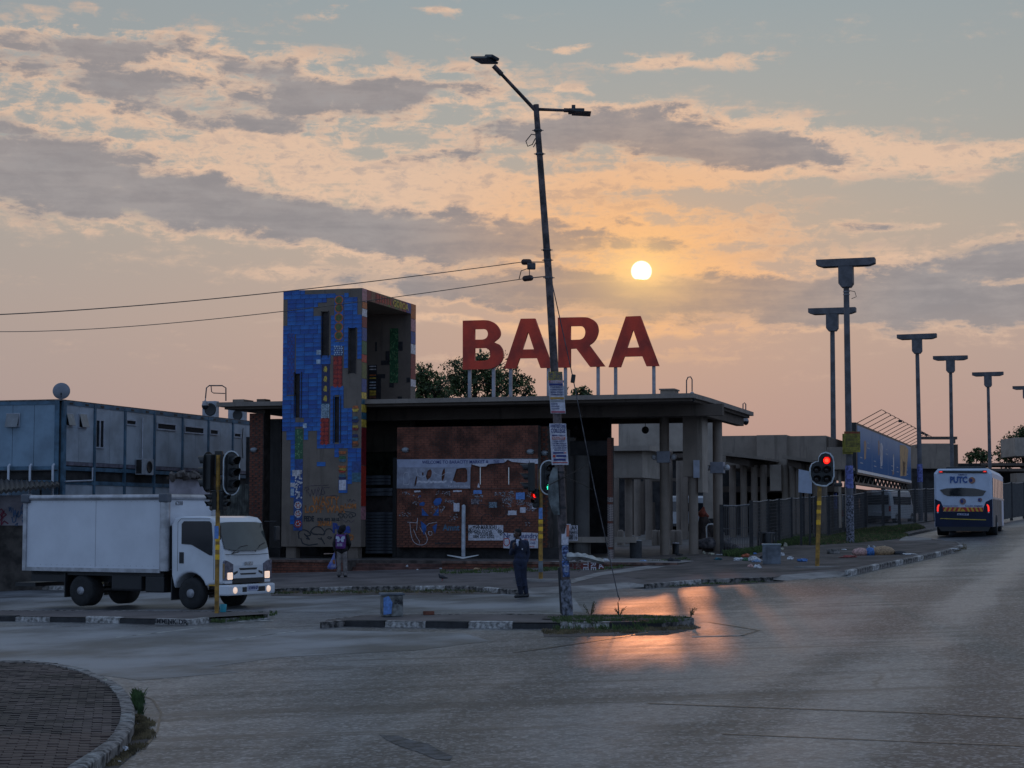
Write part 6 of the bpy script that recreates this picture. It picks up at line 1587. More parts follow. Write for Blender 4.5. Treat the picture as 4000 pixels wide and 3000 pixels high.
van('second white minibus parked below the billboard', 1896, 1131, R(60), 1.75, 2.0, 4.8)
van('pale minibus in shadow seen between the porch columns', 1448, 1148, R(35), 1.75, 2.05, 4.8)

# ------------------------------------------------------------------ leaning street lamp with wires and posters
LP = [(1226, 1330), (1222, 1270), (1217, 1180), (1207, 960), (1196, 770), (1185, 590), (1170, 390), (1159, 245), (1158, 226)]
lb = G(1226, 1330, .13); LY = lb.y
PT = [atY(u, v, LY) - lb for u, v in LP]; PT[0] = Vector((0, 0, -.05))
POLE = mat('weathered lamp pole', (.11, .085, .085), .6, .35, 5, .2, metal=.25); POLEB = mat('pole grey with torn paper', (.17, .18, .22), .7, .45, 9, .3)
SL = thing('street_lamp', 'tall leaning double-arm street lamp covered in posters on the median', 'street lamp', lb)
rad = [.112, .108, .10, .092, .083, .076, .068, .060, .060]
MB().tube(PT, rad, 18).build('pole', POLE, SL)
MB().tube([PT[0], PT[1], PT[1].lerp(PT[2], .2)], [.125, .118, .114], 18).build('base_sleeve', POLEB, SL)
MB().cbox(-.15, -.10, -.05, .05, .05, 1.0, .01, TR(0, 0, 0, ry=R(-3))).build('loose_cover', BLACK, SL)
def lpt(u, v, dy=0.0): return atY(u, v, LY + dy) - lb
def pole_at(z):
    for i in range(len(PT) - 1):
        if PT[i].z <= z <= PT[i + 1].z:
            f = (z - PT[i].z) / (PT[i + 1].z - PT[i].z); return PT[i].lerp(PT[i + 1], f)
    return PT[-1]
arm = MB().tube([lpt(1158, 240), lpt(1070, 146, -.3)], [.040, .034], 10); arm.tube([lpt(1084, 161, -.25), lpt(1066, 142, -.3)], .052, 10)
arm = arm.build('lamp_arm', POLE, SL)
hd = thing('tmp', None, None); bpy.data.objects.remove(hd)
c0 = lpt(1046, 130, -.6)
hm = TR(c0.x, c0.y, c0.z, rx=R(-18), ry=R(12), rz=R(-58))
MB().cbox(-.34, .34, -.15, .15, -.025, .025, .015, hm).cbox(.12, .42, -.10, .10, .02, .09, .02, hm).build('lamp_head', mat('lamp head black', (.02, .03, .04), .4, .1, 3, .05), SL)
arm = MB().tube([lpt(1159, 236), lpt(1236, 239, .1)], [.034, .030], 10).tube([lpt(1218, 238, .1), lpt(1240, 239, .1)], .045, 10).build('lamp_arm', POLE, SL)
c1 = lpt(1248, 240, .35)
MB().cbox(-.20, .14, -.1, .2, -.03, .045, .015, TR(c1.x, c1.y, c1.z)).cbox(-.12, .28, -.2, .25, -.05, -.03, .006, TR(c1.x, c1.y, c1.z, ry=R(3))).cbox(-.13, -.05, -.04, .04, .03, .13, .01, TR(c1.x, c1.y, c1.z)).build('lamp_head', mat('lamp head black', (.02, .03, .04), .4, .1, 3, .05), SL)
for z_ in (PT[-1].z - .55, PT[-1].z - 1.05, lpt(1180, 540).z, lpt(1182, 562).z, lpt(1187, 600).z):
    q = pole_at(z_); MB().lathe([(.085, -.02), (.09, 0), (.085, .02)], 14, TR(q.x, q.y, q.z)).tube([(q.x - .12, q.y, q.z), (q.x + .12, q.y, q.z)], .010, 5).build('clamp', STEELD, SL)
MB().tube([lpt(1160, 292), lpt(1148, 290), lpt(1136, 305), lpt(1140, 316), lpt(1150, 312), lpt(1156, 300), lpt(1162, 296)], .012, 6).tube([lpt(1152, 318), lpt(1162, 300)], .010, 5).build('cable_loop', BLACK, SL)
# overhead wires and insulators
INS = mat('insulator brown', (.06, .03, .025), .35, .1, 3, 0)
wires = ((1181, 566, 1128, 566, -40, 681), (1187, 596, 1132, 602, -40, 716))
for k, (ua, va, ub, vb, uc, vc) in enumerate(wires):
    w = thing('overhead_wire', ('upper overhead wire running from the leaning lamp to the left edge', 'lower overhead wire passing behind the mosaic tower top')[k], 'wire', (0, 0, 0), 0, 'overhead wires')
    a = atY(ua, va, LY); b = atY(ub, vb, LY + 1.0 + k * .6); YE = 76 if k else 62
    c = atY(uc, vc, YE + (0 if not k else 10))
    if k: c = atY(uc, vc, 92)
    pts = []
    for i in range(25):
        f = i / 24; q = b.lerp(c, f); pts.append(q)
    # sag: keep the picture's gentle curve
    L_w = (c - b).length
    for i, q in enumerate(pts): f = i / 24; q.z -= 4 * f * (1 - f) * L_w * .006
    MB().tube(pts, [.009 + .010 * i / 24 for i in range(25)], 5).build('cable', BLACK, w)
    d = (b - a).normalized(); I0 = a.lerp(b, .78); I1 = b
    MB().tube([a, I0], .012, 5).build('strain_link', STEELD, w)
    ins = MB(); ax = (I1 - I0).normalized(); rot = Vector((0, 0, 1)).rotation_difference(ax).to_matrix().to_4x4(); ln = (I1 - I0).length * 1.2
    prf = []
    for j in range(7): prf += [(.025, j * ln / 7), (.065, j * ln / 7 + .02), (.025, j * ln / 7 + .04)]
    ins.lathe([(.0001, 0)] + prf + [(.0001, ln)], 10, Matrix.Translation(I0 - ax * .1) @ rot, smooth=False).build('insulator', INS, w)
    if k: MB().tube([I1 + d * .35, I1 + d * .2 + Vector((0, 0, .18)), I0 + Vector((0, 0, .22)), I0 - d * .0], .010, 5).build('jumper_cable', BLACK, w)
    else: MB().cbox(-.09, .09, -.05, .05, -.08, .06, .02, TR(*(a.lerp(b, .62) - Vector((0, 0, .08))))).build('junction_box', STEELD, w)
# stay wire to the island
sa = atY(1190, 600, LY); sb = G(1335, 1322, .13)
st = thing('stay_wire', 'thin stay wire from the lamp pole down to an anchor eye on the median', 'wire', sb)
mid = atY(1238, 818, LY + .35)
MB().tube([sa - sb, mid - sb, atY(1285, 1060, LY + .3) - sb, (0, 0, .35)], .012, 6).build('cable', STEELD, st)
MB().cbox(-.045, .045, -.045, .045, -.09, .09, .02, TR(*(mid - sb), ry=R(8))).build('egg_insulator', BLACK, st)
MB().tube([(0, 0, .35), (.035, 0, .27), (0, 0, .20), (-.035, 0, .27), (0, 0, .35)], .012, 6).tube([(0, 0, .20), (.02, 0, -.05)], .014, 6).build('anchor_eye', BLACK, st)
# posters tied to the pole: each leans with it
def poster(label, ul, ur, vt, vb, lean, rows, m_=PAPER, name='poster', dy=-.13, cat='poster', slant=0):
    a, b = atY(ul, vb, LY + dy), atY(ur, vt, LY + dy); w_, h_ = b.x - a.x, b.z - a.z; cx = (a.x + b.x) / 2
    t_ = thing(name, label, cat, (cx, LY + dy, a.z))
    n = 8; vs = []
    for i in range(n + 1):
        f = i / n; yy = .035 * (2 * f - 1) ** 2
        for zz in (0, h_): vs.append((-w_ / 2 + w_ * f - lean * zz / h_, yy, zz + slant * (f - .5)))
    mb = MB(); mb.add(vs, [(2 * i, 2 * i + 2, 2 * i + 3, 2 * i + 1) for i in range(n)], None, True); mb.add([(p[0], p[1] + .006, p[2]) for p in vs], [(2 * i, 2 * i + 1, 2 * i + 3, 2 * i + 2) for i in range(n)])
    mb.build('sheet', m_, t_)
    for kind, f0, f1, x0, x1, mm, tx in rows:
        z0_, z1_ = h_ * (1 - f1), h_ * (1 - f0); xl_ = -w_ / 2 + w_ * x0 - lean * (z0_ + z1_) / 2 / h_; xr_ = -w_ / 2 + w_ * x1 - lean * (z0_ + z1_) / 2 / h_
        if kind == 'band': MB().box(xl_, xr_, -.006, .03, z0_, z1_).build('printed_band', mm, t_)
        else: text(tx, 'lettering', mm, (z1_ - z0_) * 1.35, t_, TR((xl_ + xr_) / 2, -.009, (z0_ + z1_) / 2, ry=-slant * .0), xr_ - xl_, .002, .02)
    return t_
poster('yellow-topped GAUTENG college poster on the lamp pole, upper one', 1190, 1222, 803, 893, .07, [('band', .0, .20, .03, .97, mat('poster yellow', (.42, .32, .06), .7, .2, 6, .05), ''), ('t', .02, .10, .06, .94, NAVYINK, 'GAUTENG'), ('t', .11, .19, .06, .94, NAVYINK, 'CITY COLLEGE'), ('band', .215, .26, .05, .95, mat('poster pink', (.45, .12, .16), .7, .1, 5, 0), ''), ('t', .217, .258, .12, .9, PAPER, 'LEARNERSHIPS'),
       ('band', .28, .33, .05, .95, NAVYINK, ''), ('t', .35, .39, .1, .95, NAVYINK, 'ENGINEERING'), ('t', .41, .45, .1, .95, NAVYINK, 'BUSINESS STUDIES'), ('t', .47, .51, .1, .95, NAVYINK, 'MEDIA STUDIES'), ('t', .53, .57, .1, .95, NAVYINK, 'INFORMATION TECH'), ('band', .61, .66, .04, .96, mat('poster orange', (.50, .26, .05), .7, .1, 5, 0), ''), ('band', .68, .72, .04, .96, mat('poster grey', (.3, .3, .32), .7, .1, 5, 0), ''), ('t', .76, .79, .05, .5, NAVYINK, 'REGISTER'), ('t', .81, .84, .05, .6, NAVYINK, 'Johannesburg'), ('t', .87, .90, .05, .6, NAVYINK, 'Soweto'), ('band', .94, .985, .03, .97, mat('poster pink', (.45, .12, .16), .7, .1, 5, 0), '')])
poster('WHITESTONE COLLEGE poster with blue and red print on the lamp pole', 1192, 1228, 915, 1004, .05, [('t', .02, .11, .04, .97, NAVYINK, 'WHITESTONE'), ('t', .125, .225, .06, .94, NAVYINK, 'COLLEGE'), ('band', .27, .295, .12, .45, NAVYINK, ''), ('t', .27, .30, .5, .9, NAVYINK, 'Electrical'), ('band', .32, .385, .10, .9, mat('poster red', (.5, .12, .08), .7, .1, 5, 0), ''), ('t', .33, .375, .14, .86, PAPER, 'ENROLMENT'), ('t', .41, .445, .12, .9, NAVYINK, 'SYSTEMS SUPPORT'), ('t', .465, .50, .12, .95, NAVYINK, 'SYSTEMS DEVELOP'), ('t', .52, .555, .12, .95, NAVYINK, 'TECHNICAL SUPP'),
       ('t', .575, .61, .15, .95, NAVYINK, 'END USER COMP'), ('t', .63, .66, .2, .9, NAVYINK, 'FREE INSTALLATION'), ('band', .69, .73, .12, .75, NAVYINK, ''), ('band', .70, .72, .78, .9, REDINK, ''), ('band', .76, .82, .10, .25, REDINK, ''), ('band', .76, .81, .3, .9, NAVYINK, ''), ('band', .85, .90, .12, .85, NAVYINK, ''), ('band', .935, .955, .05, .95, REDINK, '')])
poster('hand-written AR NARE 0816 note stuck out beside the lamp pole', 1228, 1248, 1135, 1168, -.0, [('t', .02, .3, .3, .95, INK, 'AR'), ('t', .34, .56, .1, .98, INK, 'NARE'), ('t', .60, .95, .05, .95, INK, '0816')], cat='note', dy=.12)
poster('small orange and white slip in front of the hand-written note', 1217, 1226, 1132, 1162, -.07, [('band', .05, .9, .3, .95, mat('faded orange print', (.5, .16, .10), .7, .2, 5, 0), '')], cat='note', dy=-.12)
poster('plain pale sheet round the lamp pole below the orange slip', 1213, 1228, 1153, 1177, .0, [], cat='poster')
poster('torn blue-white poster low on the lamp pole', 1215, 1229, 1178, 1210, .02, [('t', .1, .3, .1, .9, NAVYINK, 'ABORTION'), ('t', .4, .6, .1, .9, NAVYINK, 'CLINIC')], m_=mat('worn blue-white paper', (.25, .33, .52), .8, .45, 18, .2))
poster('blue printed poster lowest on the lamp pole', 1216, 1231, 1211, 1246, .02, [('t', .3, .75, .15, .9, mat('pale print', (.5, .55, .7), .7, .1, 5, 0), 'TRUST')], m_=mat('worn blue poster', (.10, .17, .40), .8, .4, 14, .2))
# bent metal sign hanging from the pole
p0 = lpt(1224, 1200, -.1); sgn = thing('bent_sign', 'crumpled pale metal sign sticking out low on the lamp pole', 'sign', lb)
a, b = lpt(1224, 1202, -.12), lpt(1304, 1208, -.35)
n = 10; vs = []
for i in range(n + 1):
    f = i / n; q = a.lerp(b, f); dz = .05 * math.sin(f * 5) * f
    hh_ = .045 + .03 * (1 - f) + (.02 if i % 2 else 0)
    vs += [q + Vector((0, 0, hh_ + dz)), q + Vector((0, -.10 - .05 * f, dz)), q + Vector((0, 0, -hh_ + dz)), q + Vector((0, .05, dz))]
mb = MB(); mb.add(vs, [(4 * i + j, 4 * i + (j + 1) % 4, 4 * i + 4 + (j + 1) % 4, 4 * i + 4 + j) for i in range(n) for j in range(4)] + [(3, 2, 1, 0), (4 * n, 4 * n + 1, 4 * n + 2, 4 * n + 3)]); mb.build('folded_sheet', mat('dirty white sheet metal', (.42, .42, .40), .4, .2, 4, .1, metal=.3), sgn)
a, b = lpt(1226, 1219, -.05), lpt(1305, 1229, -.1)
rs_ = MB().box(a.x, b.x, a.y - .01, a.y + .0, b.z, a.z + .02).build('red_plate', mat('faded red plate', (.16, .03, .025), .6, .3, 6, .1), sgn)
for i, ch in enumerate(('A', 'RE', 'TE', 'NO', 'CE')):
    text(ch, 'lettering', PAPER if i < 3 else mat('dim print', (.2, .16, .15), .7, .2, 5, 0), .15, rs_, TR(b.x - .07 - i * .155, a.y - .014, (a.z + b.z) / 2 + .01, ry=R(90 if i else -15)), None, .002, .02)
# old curved shield strapped to the pole and the dry stick caught on it
sh = thing('steel_shield', 'dull curved steel shield strapped to the lamp pole behind the green signal', 'shield', lb)
z0_, z1_ = lpt(1210, 1112).z, lpt(1205, 1010).z; q0, q1 = pole_at(z0_), pole_at(z1_); n = 10; vs = []
for i in range(n + 1):
    f = i / n; q = q0.lerp(q1, f); wd = .20 * math.sin(math.pi * (.12 + .80 * f)) ** .7
    vs += [q + Vector((-.07 - wd, .02, 0)), q + Vector((-.05, -.12, 0)), q + Vector((-.07 - wd, .035, 0)), q + Vector((-.05, -.105, 0))]
mb = MB(); mb.add(vs, [f for i in range(n) for f in ((4 * i, 4 * i + 1, 4 * i + 5, 4 * i + 4), (4 * i + 2, 4 * i + 6, 4 * i + 7, 4 * i + 3))], None, True); mb.build('plate', mat('dull green-grey steel', (.17, .19, .19), .5, .3, 4, .1, metal=.3), sh)
for f in (.15, .9): q = q0.lerp(q1, f); MB().lathe([(.108, -.02), (.11, .02)], 14, TR(q.x, q.y, q.z)).build('strap', BLACK, sh)
stk = thing('dry_stick', 'dry stick wedged across the lamp pole above the shield', 'stick', lb)
MB().tube([lpt(1172, 1055, -.16), lpt(1205, 1038, -.18), lpt(1240, 1020, -.15), lpt(1272, 1003, -.1)], [.008, .012, .012, .005], 6).tube([lpt(1215, 1030, -.1), lpt(1250, 1042, -.1), lpt(1280, 1058, -.05)], [.010, .008, .004], 5).build('twig', BARK, stk)

# ------------------------------------------------------------------ traffic signals
SY = mat('signal pole ochre', (.38, .20, .03), .6, .25, 6, .1); SYB = mat('signal reflective yellow', (.95, .52, .02), .4, .12, 8, .05); SBK = mat('signal black', (.014, .015, .016), .45, .15, 4, .05)
SWH = mat('signal plate border', (.55, .58, .60), .5, .15, 5, .05); LENS = mat('dark signal lens', (.03, .022, .02), .25, .2, 6, 0)
RLIT = mat('lit red lens', (.6, .02, .01), .4, 0, 1, 0, emit=(1.0, .015, .01), es=1.8); RHOT = mat('lit red lens centre', (.8, .1, .02), .4, 0, 1, 0, emit=(1.0, .035, .015), es=3.0)
GLIT = mat('lit green lens', (.02, .5, .3), .4, 0, 1, 0, emit=(.03, .95, .50), es=2.4)
def stadium(w, h, n=10): r = w / 2; return [(r * math.cos(math.pi * i / n), h / 2 - r + r * math.sin(math.pi * i / n)) for i in range(n + 1)] + [(-r * math.cos(math.pi * i / n), -h / 2 + r - r * math.sin(math.pi * i / n)) for i in range(n + 1)]
def ring_mesh(name, out, inn, m, y, th, parent, M):
    me = curve_mesh([out, inn], name, m, th / 2); me.transform(Matrix.Translation((0, y, 0))); return link(name, me, parent, M)
def visor(mb, x, z, r, ln, M):
    vs = []; n = 12
    for i in range(n + 1):
        a = R(-35 + 250 * i / n)
        for rr, y_ in ((r, 0), (r, -ln * (.55 + .45 * max(0, math.sin(a)))), (r - .008, 0), (r - .008, -ln * (.55 + .45 * max(0, math.sin(a))))): vs.append((x + rr * math.cos(a), y_ - .08, z + rr * math.sin(a)))
    mb.add(vs, [f for i in range(n) for f in ((4 * i, 4 * i + 1, 4 * i + 5, 4 * i + 4), (4 * i + 2, 4 * i + 6, 4 * i + 7, 4 * i + 3), (4 * i + 1, 4 * i + 3, 4 * i + 7, 4 * i + 5))], M)
def head(parent, M, lit=None, border=True, h=1.0, w=.46, n=3, br=.028):
    hd = MB().cbox(-.14, .14, -.08, .12, -h * .42, h * .42, .03, M).build('signal_head', SBK, parent)
    MB().prism(stadium(w - .04, h - .04), -.045, -.035, M).build('backplate', SBK, hd)
    if border: ring_mesh('plate_border', stadium(w, h), stadium(w - 2 * br, h - 2 * br), SWH, -.045, .014, hd, M)
    for i in range(n):
        z_ = (1 - i) * .27 if n == 3 else (.5 - i) * .26
        on = lit is not None and lit[0] == i
        ln = MB().lathe([(.095, 0), (.07, .025), (.0001, .035)], 16, M @ TR(0, -.085, z_, rx=R(90))).build('lens', lit[1] if on else LENS, hd)
        vb_ = MB(); visor(vb_, 0, z_, .115, .24, M); vb_.build('visor', SBK, hd)
    return hd
def pole(parent, h, bands, r=.055, lean=0.0):
    MB().tube([(0, 0, -.1), (lean * h, 0, h)], r, 14).build('pole', SY, parent)
    for a, b in bands: MB().lathe([(r + .004, a), (r + .004, b)], 14, TR(lean * (a + b) / 2, 0, 0)).build('reflective_band', SYB, parent)
b_ = G(468, 1324, .13); k_ = b_.y / 4000.0; zz = lambda v: (1324 - v) * k_
T1 = thing('traffic_light', 'unlit traffic light on a yellow pole in front of the truck cab', 'traffic light', b_, 0, 'traffic lights')
pole(T1, zz(985), [(zz(v), zz(v - 13)) for v in (1190, 1211, 1233)][:0] + [(zz(1171), zz(1159)), (zz(1189), zz(1178)), (zz(1210), zz(1199))], .052)
xx = lambda u: (u - 468) * k_
head(T1, TR(xx(494), -.02, zz(1024), rz=R(48)), h=1.05, w=.50); head(T1, TR(xx(449), .05, zz(1022), rz=R(-118)), border=False, h=1.0, w=.46)
MB().cbox(-.09, .09, -.10, .10, -.10, .48, .03, TR(xx(468), 0.08, zz(1020))).build('mounting_bracket', SBK, T1); MB().cbox(-.13, .13, -.04, .04, -.06, .0, .02, TR(xx(468), 0, zz(1060))).build('mounting_bracket', SBK, T1)
head(T1, TR(xx(457), -.03, zz(1084), rz=R(-60), s=.62), border=False, n=2, h=.8, w=.42); head(T1, TR(xx(481), -.03, zz(1084), rz=R(60), s=.62), border=False, n=2, h=.8, w=.42)
MB().box(xx(462), xx(471), -.062, -.055, zz(1165), zz(1138)).build('sticker', PBLUE, T1)
b_ = G(1168, 1254, .13); k_ = b_.y / 4000.0; zz = lambda v: (1254 - v) * k_; xx = lambda u: (u - 1168) * k_
T2 = thing('traffic_light', 'traffic light showing green and a red pedestrian lamp behind the leaning pole', 'traffic light', b_, 0, 'traffic lights')
pole(T2, zz(1015), [(zz(1132), zz(1124)), (zz(1148), zz(1139)), (zz(1164), zz(1155))], .062)
MB().lathe([(.0655, zz(1236)), (.0655, zz(1212))], 14).build('grey_band', mat('bare grey band', (.16, .19, .21), .6, .2, 5, .1), T2)
head(T2, TR(xx(1185), -.06, zz(1033), rz=R(14)), lit=(2, GLIT), h=1.02, w=.54, br=.034); head(T2, TR(xx(1147), 0, zz(1032), rz=R(-92)), border=False, h=1.0, w=.36)
head(T2, TR(xx(1158), -.03, zz(1078), rz=R(-38), s=.66), lit=(0, RLIT), border=False, n=2, h=.9, w=.4)
MB().cbox(-.14, .20, -.04, .04, -.06, .0, .02, TR(0, 0, zz(1056))).build('mounting_bracket', SBK, T2)
MB().box(xx(1164), xx(1172), -.075, -.066, zz(1122), zz(1098)).build('sticker', PBLUE, T2)
fb2 = MB().prism([(.9 * math.cos(i * .524), .35 * math.sin(i * .524)) for i in range(12)], -.02, .05, axis='z').build('footing', PALEP, T2, (.1, -.1, 0))
b_ = G(1765, 1225, .12); k_ = b_.y / 4000.0; zz = lambda v: (1225 - v) * k_; xx = lambda u: (u - 1765) * k_
T3 = thing('traffic_light', 'traffic light with a glowing red lamp and odd L-shaped backplate', 'traffic light', b_, 0, 'traffic lights')
pole(T3, zz(1040), [(zz(1134), zz(1124)), (zz(1110), zz(1102)), (zz(1092), zz(1083))], .065, .043)
ol = [(1787, 1052), (1776, 1052), (1763, 1049), (1753, 1040), (1750, 1028), (1750, 1012), (1754, 1003), (1763, 998), (1769, 998), (1770, 988), (1776, 980), (1786, 977), (1796, 980), (1802, 988), (1804, 1000), (1804, 1030), (1799, 1044)]
pts_ = [(xx(a), zz(b)) for a, b in ol]; cc_ = (sum(p[0] for p in pts_) / len(pts_), sum(p[1] for p in pts_) / len(pts_))
inn = [(cc_[0] + (p[0] - cc_[0]) * .90, cc_[1] + (p[1] - cc_[1]) * .92) for p in pts_]
hd = MB().cbox(xx(1758), xx(1799), -.06, .16, zz(1046), zz(1004), .03).cbox(xx(1774), xx(1799), -.05, .15, zz(1008), zz(984), .03).build('signal_head', SBK, T3)
me = curve_mesh([pts_], 'backplate', SBK, .005); me.transform(Matrix.Translation((0, -.07, 0))); link('backplate', me, hd)
ring_mesh('plate_border', pts_, inn, SWH, -.085, .014, hd, Matrix())
for u_, v_, m_ in ((1787, 996, RLIT), (1787, 1016, LENS), (1787, 1036, LENS), (1765, 1016, LENS), (1765, 1036, LENS)):
    ln = MB().lathe([(.105, 0), (.08, .025), (.0001, .035)], 18, TR(xx(u_), -.09, zz(v_), rx=R(90))).build('lens', m_, hd)
    if m_ is RLIT: MB().lathe([(.06, 0), (.0001, .01)], 14, TR(xx(u_), -.122, zz(v_), rx=R(90))).build('lamp_core', RHOT, ln)
    vb_ = MB(); visor(vb_, xx(u_), zz(v_), .125, .18, TR(0, -.01, 0)); vb_.build('visor', SBK, hd)
MB().cbox(xx(1804), xx(1822), .0, .2, zz(1052), zz(1044), .03).build('side_visor', SBK, T3)
MB().prism([(.7 * math.cos(i * .524), .3 * math.sin(i * .524)) for i in range(12)], -.02, .03, axis='z').build('footing', PALEP, T3)

# ------------------------------------------------------------------ T-shaped lamps up the road
CL = mat('concrete lamp mast', (.12, .115, .125), .65, .2, 2, .1)
def tlamp(u, vb, vt, wpx, Y, label, yaw=-PHI):
    top = atY(u, vt, Y); base = Vector((top.x, top.y, gz(top.x, top.y) + .1)); H = top.z - base.z
    t_ = thing('mast_lamp', label, 'street lamp', base, yaw, 'T-shaped mast lamps along the road')
    MB().tube([(0, 0, -.1), (0, 0, H - 1.1)], [.155, .12], 14).build('mast', CL, t_)
    MB().prism([(-.30, H - .30), (.30, H - .30), (.30, H - 1.05), (.19, H - 1.2), (-.19, H - 1.2), (-.30, H - 1.05)], -.28, .28).build('neck', CL, t_)
    w = wpx * Y / 4000 / 2 / math.cos(yaw) * .97
    MB().prism([(-w, H - .22), (-w, H), (w, H), (w, H - .22), (w - .25, H - .31), (-w + .25, H - .31)], -.30, .30).build('crossbar', CL, t_)
    for s_ in (-1, 1): MB().box(min(s_ * .45, s_ * (w - .3)), max(s_ * .45, s_ * (w - .3)), -.18, .18, H - .33, H - .305).build('diffuser', DARKW, t_)
    return t_
ML = [tlamp(1829, 1175, 560, 124, 78, 'nearest and tallest T-shaped lamp, with yellow notices on its mast'), tlamp(1796, 1153, 666, 100, 96, 'T-shaped lamp just behind and left of the nearest one'),
      tlamp(1983, 1137, 722, 83, 114, 'third T-shaped lamp, right of the billboard'), tlamp(2052, 1128, 769, 72, 132, 'fourth T-shaped lamp, left of the bus roof'), tlamp(2135, 1120, 804, 65, 149, 'fifth T-shaped lamp, above the bus'), tlamp(2216, 1112, 834, 56, 168, 'smallest T-shaped lamp cut by the right edge')]
for m_, (a_, b_) in zip(ML, ((.0, -.003), (.003, .004), (0, -.006), (.004, .003), (0, -.004), (0, .002))): m_.rotation_euler.x = a_; m_.rotation_euler.y = b_
l0 = ML[0]; H0 = atY(1829, 560, 78).z - l0.location.z
MB().tube([(.13, -.05, H0 - 1.35), (.36, -.05, H0 - 1.4), (.42, -.05, H0 - 1.62), (.22, -.05, H0 - 1.7)], .015, 5).build('loose_wire', BLACK, l0)
for zc in (H0 - 1.4, H0 - 1.52): MB().lathe([(.145, zc), (.145, zc + .03)], 14).build('strap', STEEL, l0)
for i, (ul, ur, vt, vb, lb_) in enumerate(((1820, 1842, 937, 981, 'yellow notice board strapped to the nearest T-lamp, left and behind'), (1824, 1858, 932, 977, 'yellow and red printed notice facing us on the nearest T-lamp'))):
    a, b = atY(ul, vb, 77.78 - .05 * i), atY(ur, vt, 77.78 - .05 * i); nt_ = thing('notice', lb_, 'notice', ((a.x + b.x) / 2, a.y, a.z), 0, 'yellow notices on the nearest mast')
    w, h = b.x - a.x, b.z - a.z; YN = mat('faded yellow notice', (.26, .22, .03), .7, .25, 5, .1)
    MB().box(-w / 2, w / 2, -.01, .0, 0, h).build('sheet', YN, nt_)
    if i:
        MB().box(-w / 2 + .02, w / 2 - .02, -.016, -.01, h - .09, h - .01).build('red_header', mat('faded red print', (.24, .05, .02), .7, .2, 5, 0), nt_)
        for j in range(9): MB().box(-w / 2 + .05, w / 2 - .05 - .04 * (j % 3), -.016, -.01, h - .16 - j * .06, h - .14 - j * .06).build('printed_line', mat('notice dark print', (.08, .06, .03), .7, .2, 5, 0), nt_)
for L_i, zs in ((0, (2.3,)), (1, (1.2,)), (2, (2.4,))):
    for z_ in zs: MB().lathe([(.168, z_), (.166, z_ + 1.1 if L_i else z_ + .95)], 14).build('pasted_poster', mat('blue pasted paper', (.16, .18, .45), .8, .3, 8, .1), ML[L_i])
MB().lathe([(.172, .0), (.168, 2.0)], 14).build('peeled_paper', mat('peeling paper', (.20, .20, .24), .9, .5, 14, .3), ML[0])

# ------------------------------------------------------------------ roof cameras
def ptz(label, pts, dome, Y, r=.03, group='dome cameras'):
    P = [atY(a, b, Y) for a, b in pts]; o_ = P[0]; t_ = thing('security_camera', label, 'security camera', o_, 0, group)
    MB().tube([p - o_ for p in P], r, 7).build('bracket', STEELD, t_)
    d = atY(*dome, Y) - o_
    MB().tube([P[-1] - o_, d + Vector((0, 0, .12))], r * .8, 6).lathe([(.0001, .20), (.05, .18), (.11, .08), (.13, 0)], 12, TR(*d)).build('housing', mat('camera housing', (.30, .28, .29), .5, .1, 3, 0), t_)
    MB().lathe([(.13, 0), (.12, -.07), (.07, -.14), (.0001, -.17)], 12, TR(*d)).build('dome', GLS, t_)
    return t_
c = ptz('dome camera hanging from a bent arm left over the roof edge', [(488, 866), (488, 838), (480, 833), (452, 833), (446, 838), (444, 860)], (443, 876), 69.5, .025)
o_ = c.location; MB().tube([atY(456, 834, 69.5) - o_, atY(457, 846, 69.5) - o_, atY(461, 849, 69.5) - o_, atY(486, 850, 69.5) - o_], .02, 6).build('brace', STEELD, c)
c = ptz('white dome camera on a hooked pipe at the roof corner', [(1483, 854), (1483, 822), (1486, 815), (1492, 814), (1495, 820), (1495, 845)], (1495, 858), 65.2, .022)
c = ptz('dome camera hanging below the right roof tip', [(1605, 893), (1605, 872), (1608, 870), (1611, 873), (1611, 895)], (1611, 910), 77.5, .025)

# ------------------------------------------------------------------ small street furniture
SLC = SLATE = mat('grey cabinet paint', (.15, .17, .20), .6, .2, 3, .15)
def rest(u, v, h=.12): return G(u, v, h)
p = rest(846, 1331, .13); k_ = p.y / 4000
cb = thing('utility_cabinet', 'small metal cabinet with a blue sticker and DB6 lettering on the median', 'utility cabinet', p, R(14))
bd = MB().cbox(-.22, .22, -.18, .18, 0, .45, .02).build('housing', mat('stained cabinet', (.20, .20, .19), .7, .35, 5, .3), cb); MB().cbox(-.25, .25, -.21, .21, .45, .50, .01).build('lid', SLC, cb)
MB().prism([(-.21, .04), (-.21, .40), (-.10, .44), (-.02, .30), (-.04, .06)], -.192, -.181).build('sticker', PBLUE, cb)
text('DB6', 'lettering', INK, .13, cb, TR(.11, -.185, .31), .16, .002, .02)
p = rest(926, 1328, .13); rb = thing('brick', 'broken brick lying on the median right of the cabinet', 'brick', p); MB().cbox(-.12, .12, -.05, .05, 0, .08, .012).build('block', BRK, rb, rot=(0, 0, .1))
p = rest(858, 1330, .13); rb = thing('stone', 'brown stones at the foot of the stickered cabinet', 'stones', p); MB().ball((0, 0, .04), (.07, .05, .05), 7, 5).build('stone', EARTH, rb); MB().ball((-.1, .03, .03), (.05, .04, .04), 7, 5).build('stone', EARTH, rb)
p = rest(1667, 1218); cb = thing('utility_cabinet', 'plain grey steel cabinet among litter on the dirt ground', 'utility cabinet', p, R(-6))
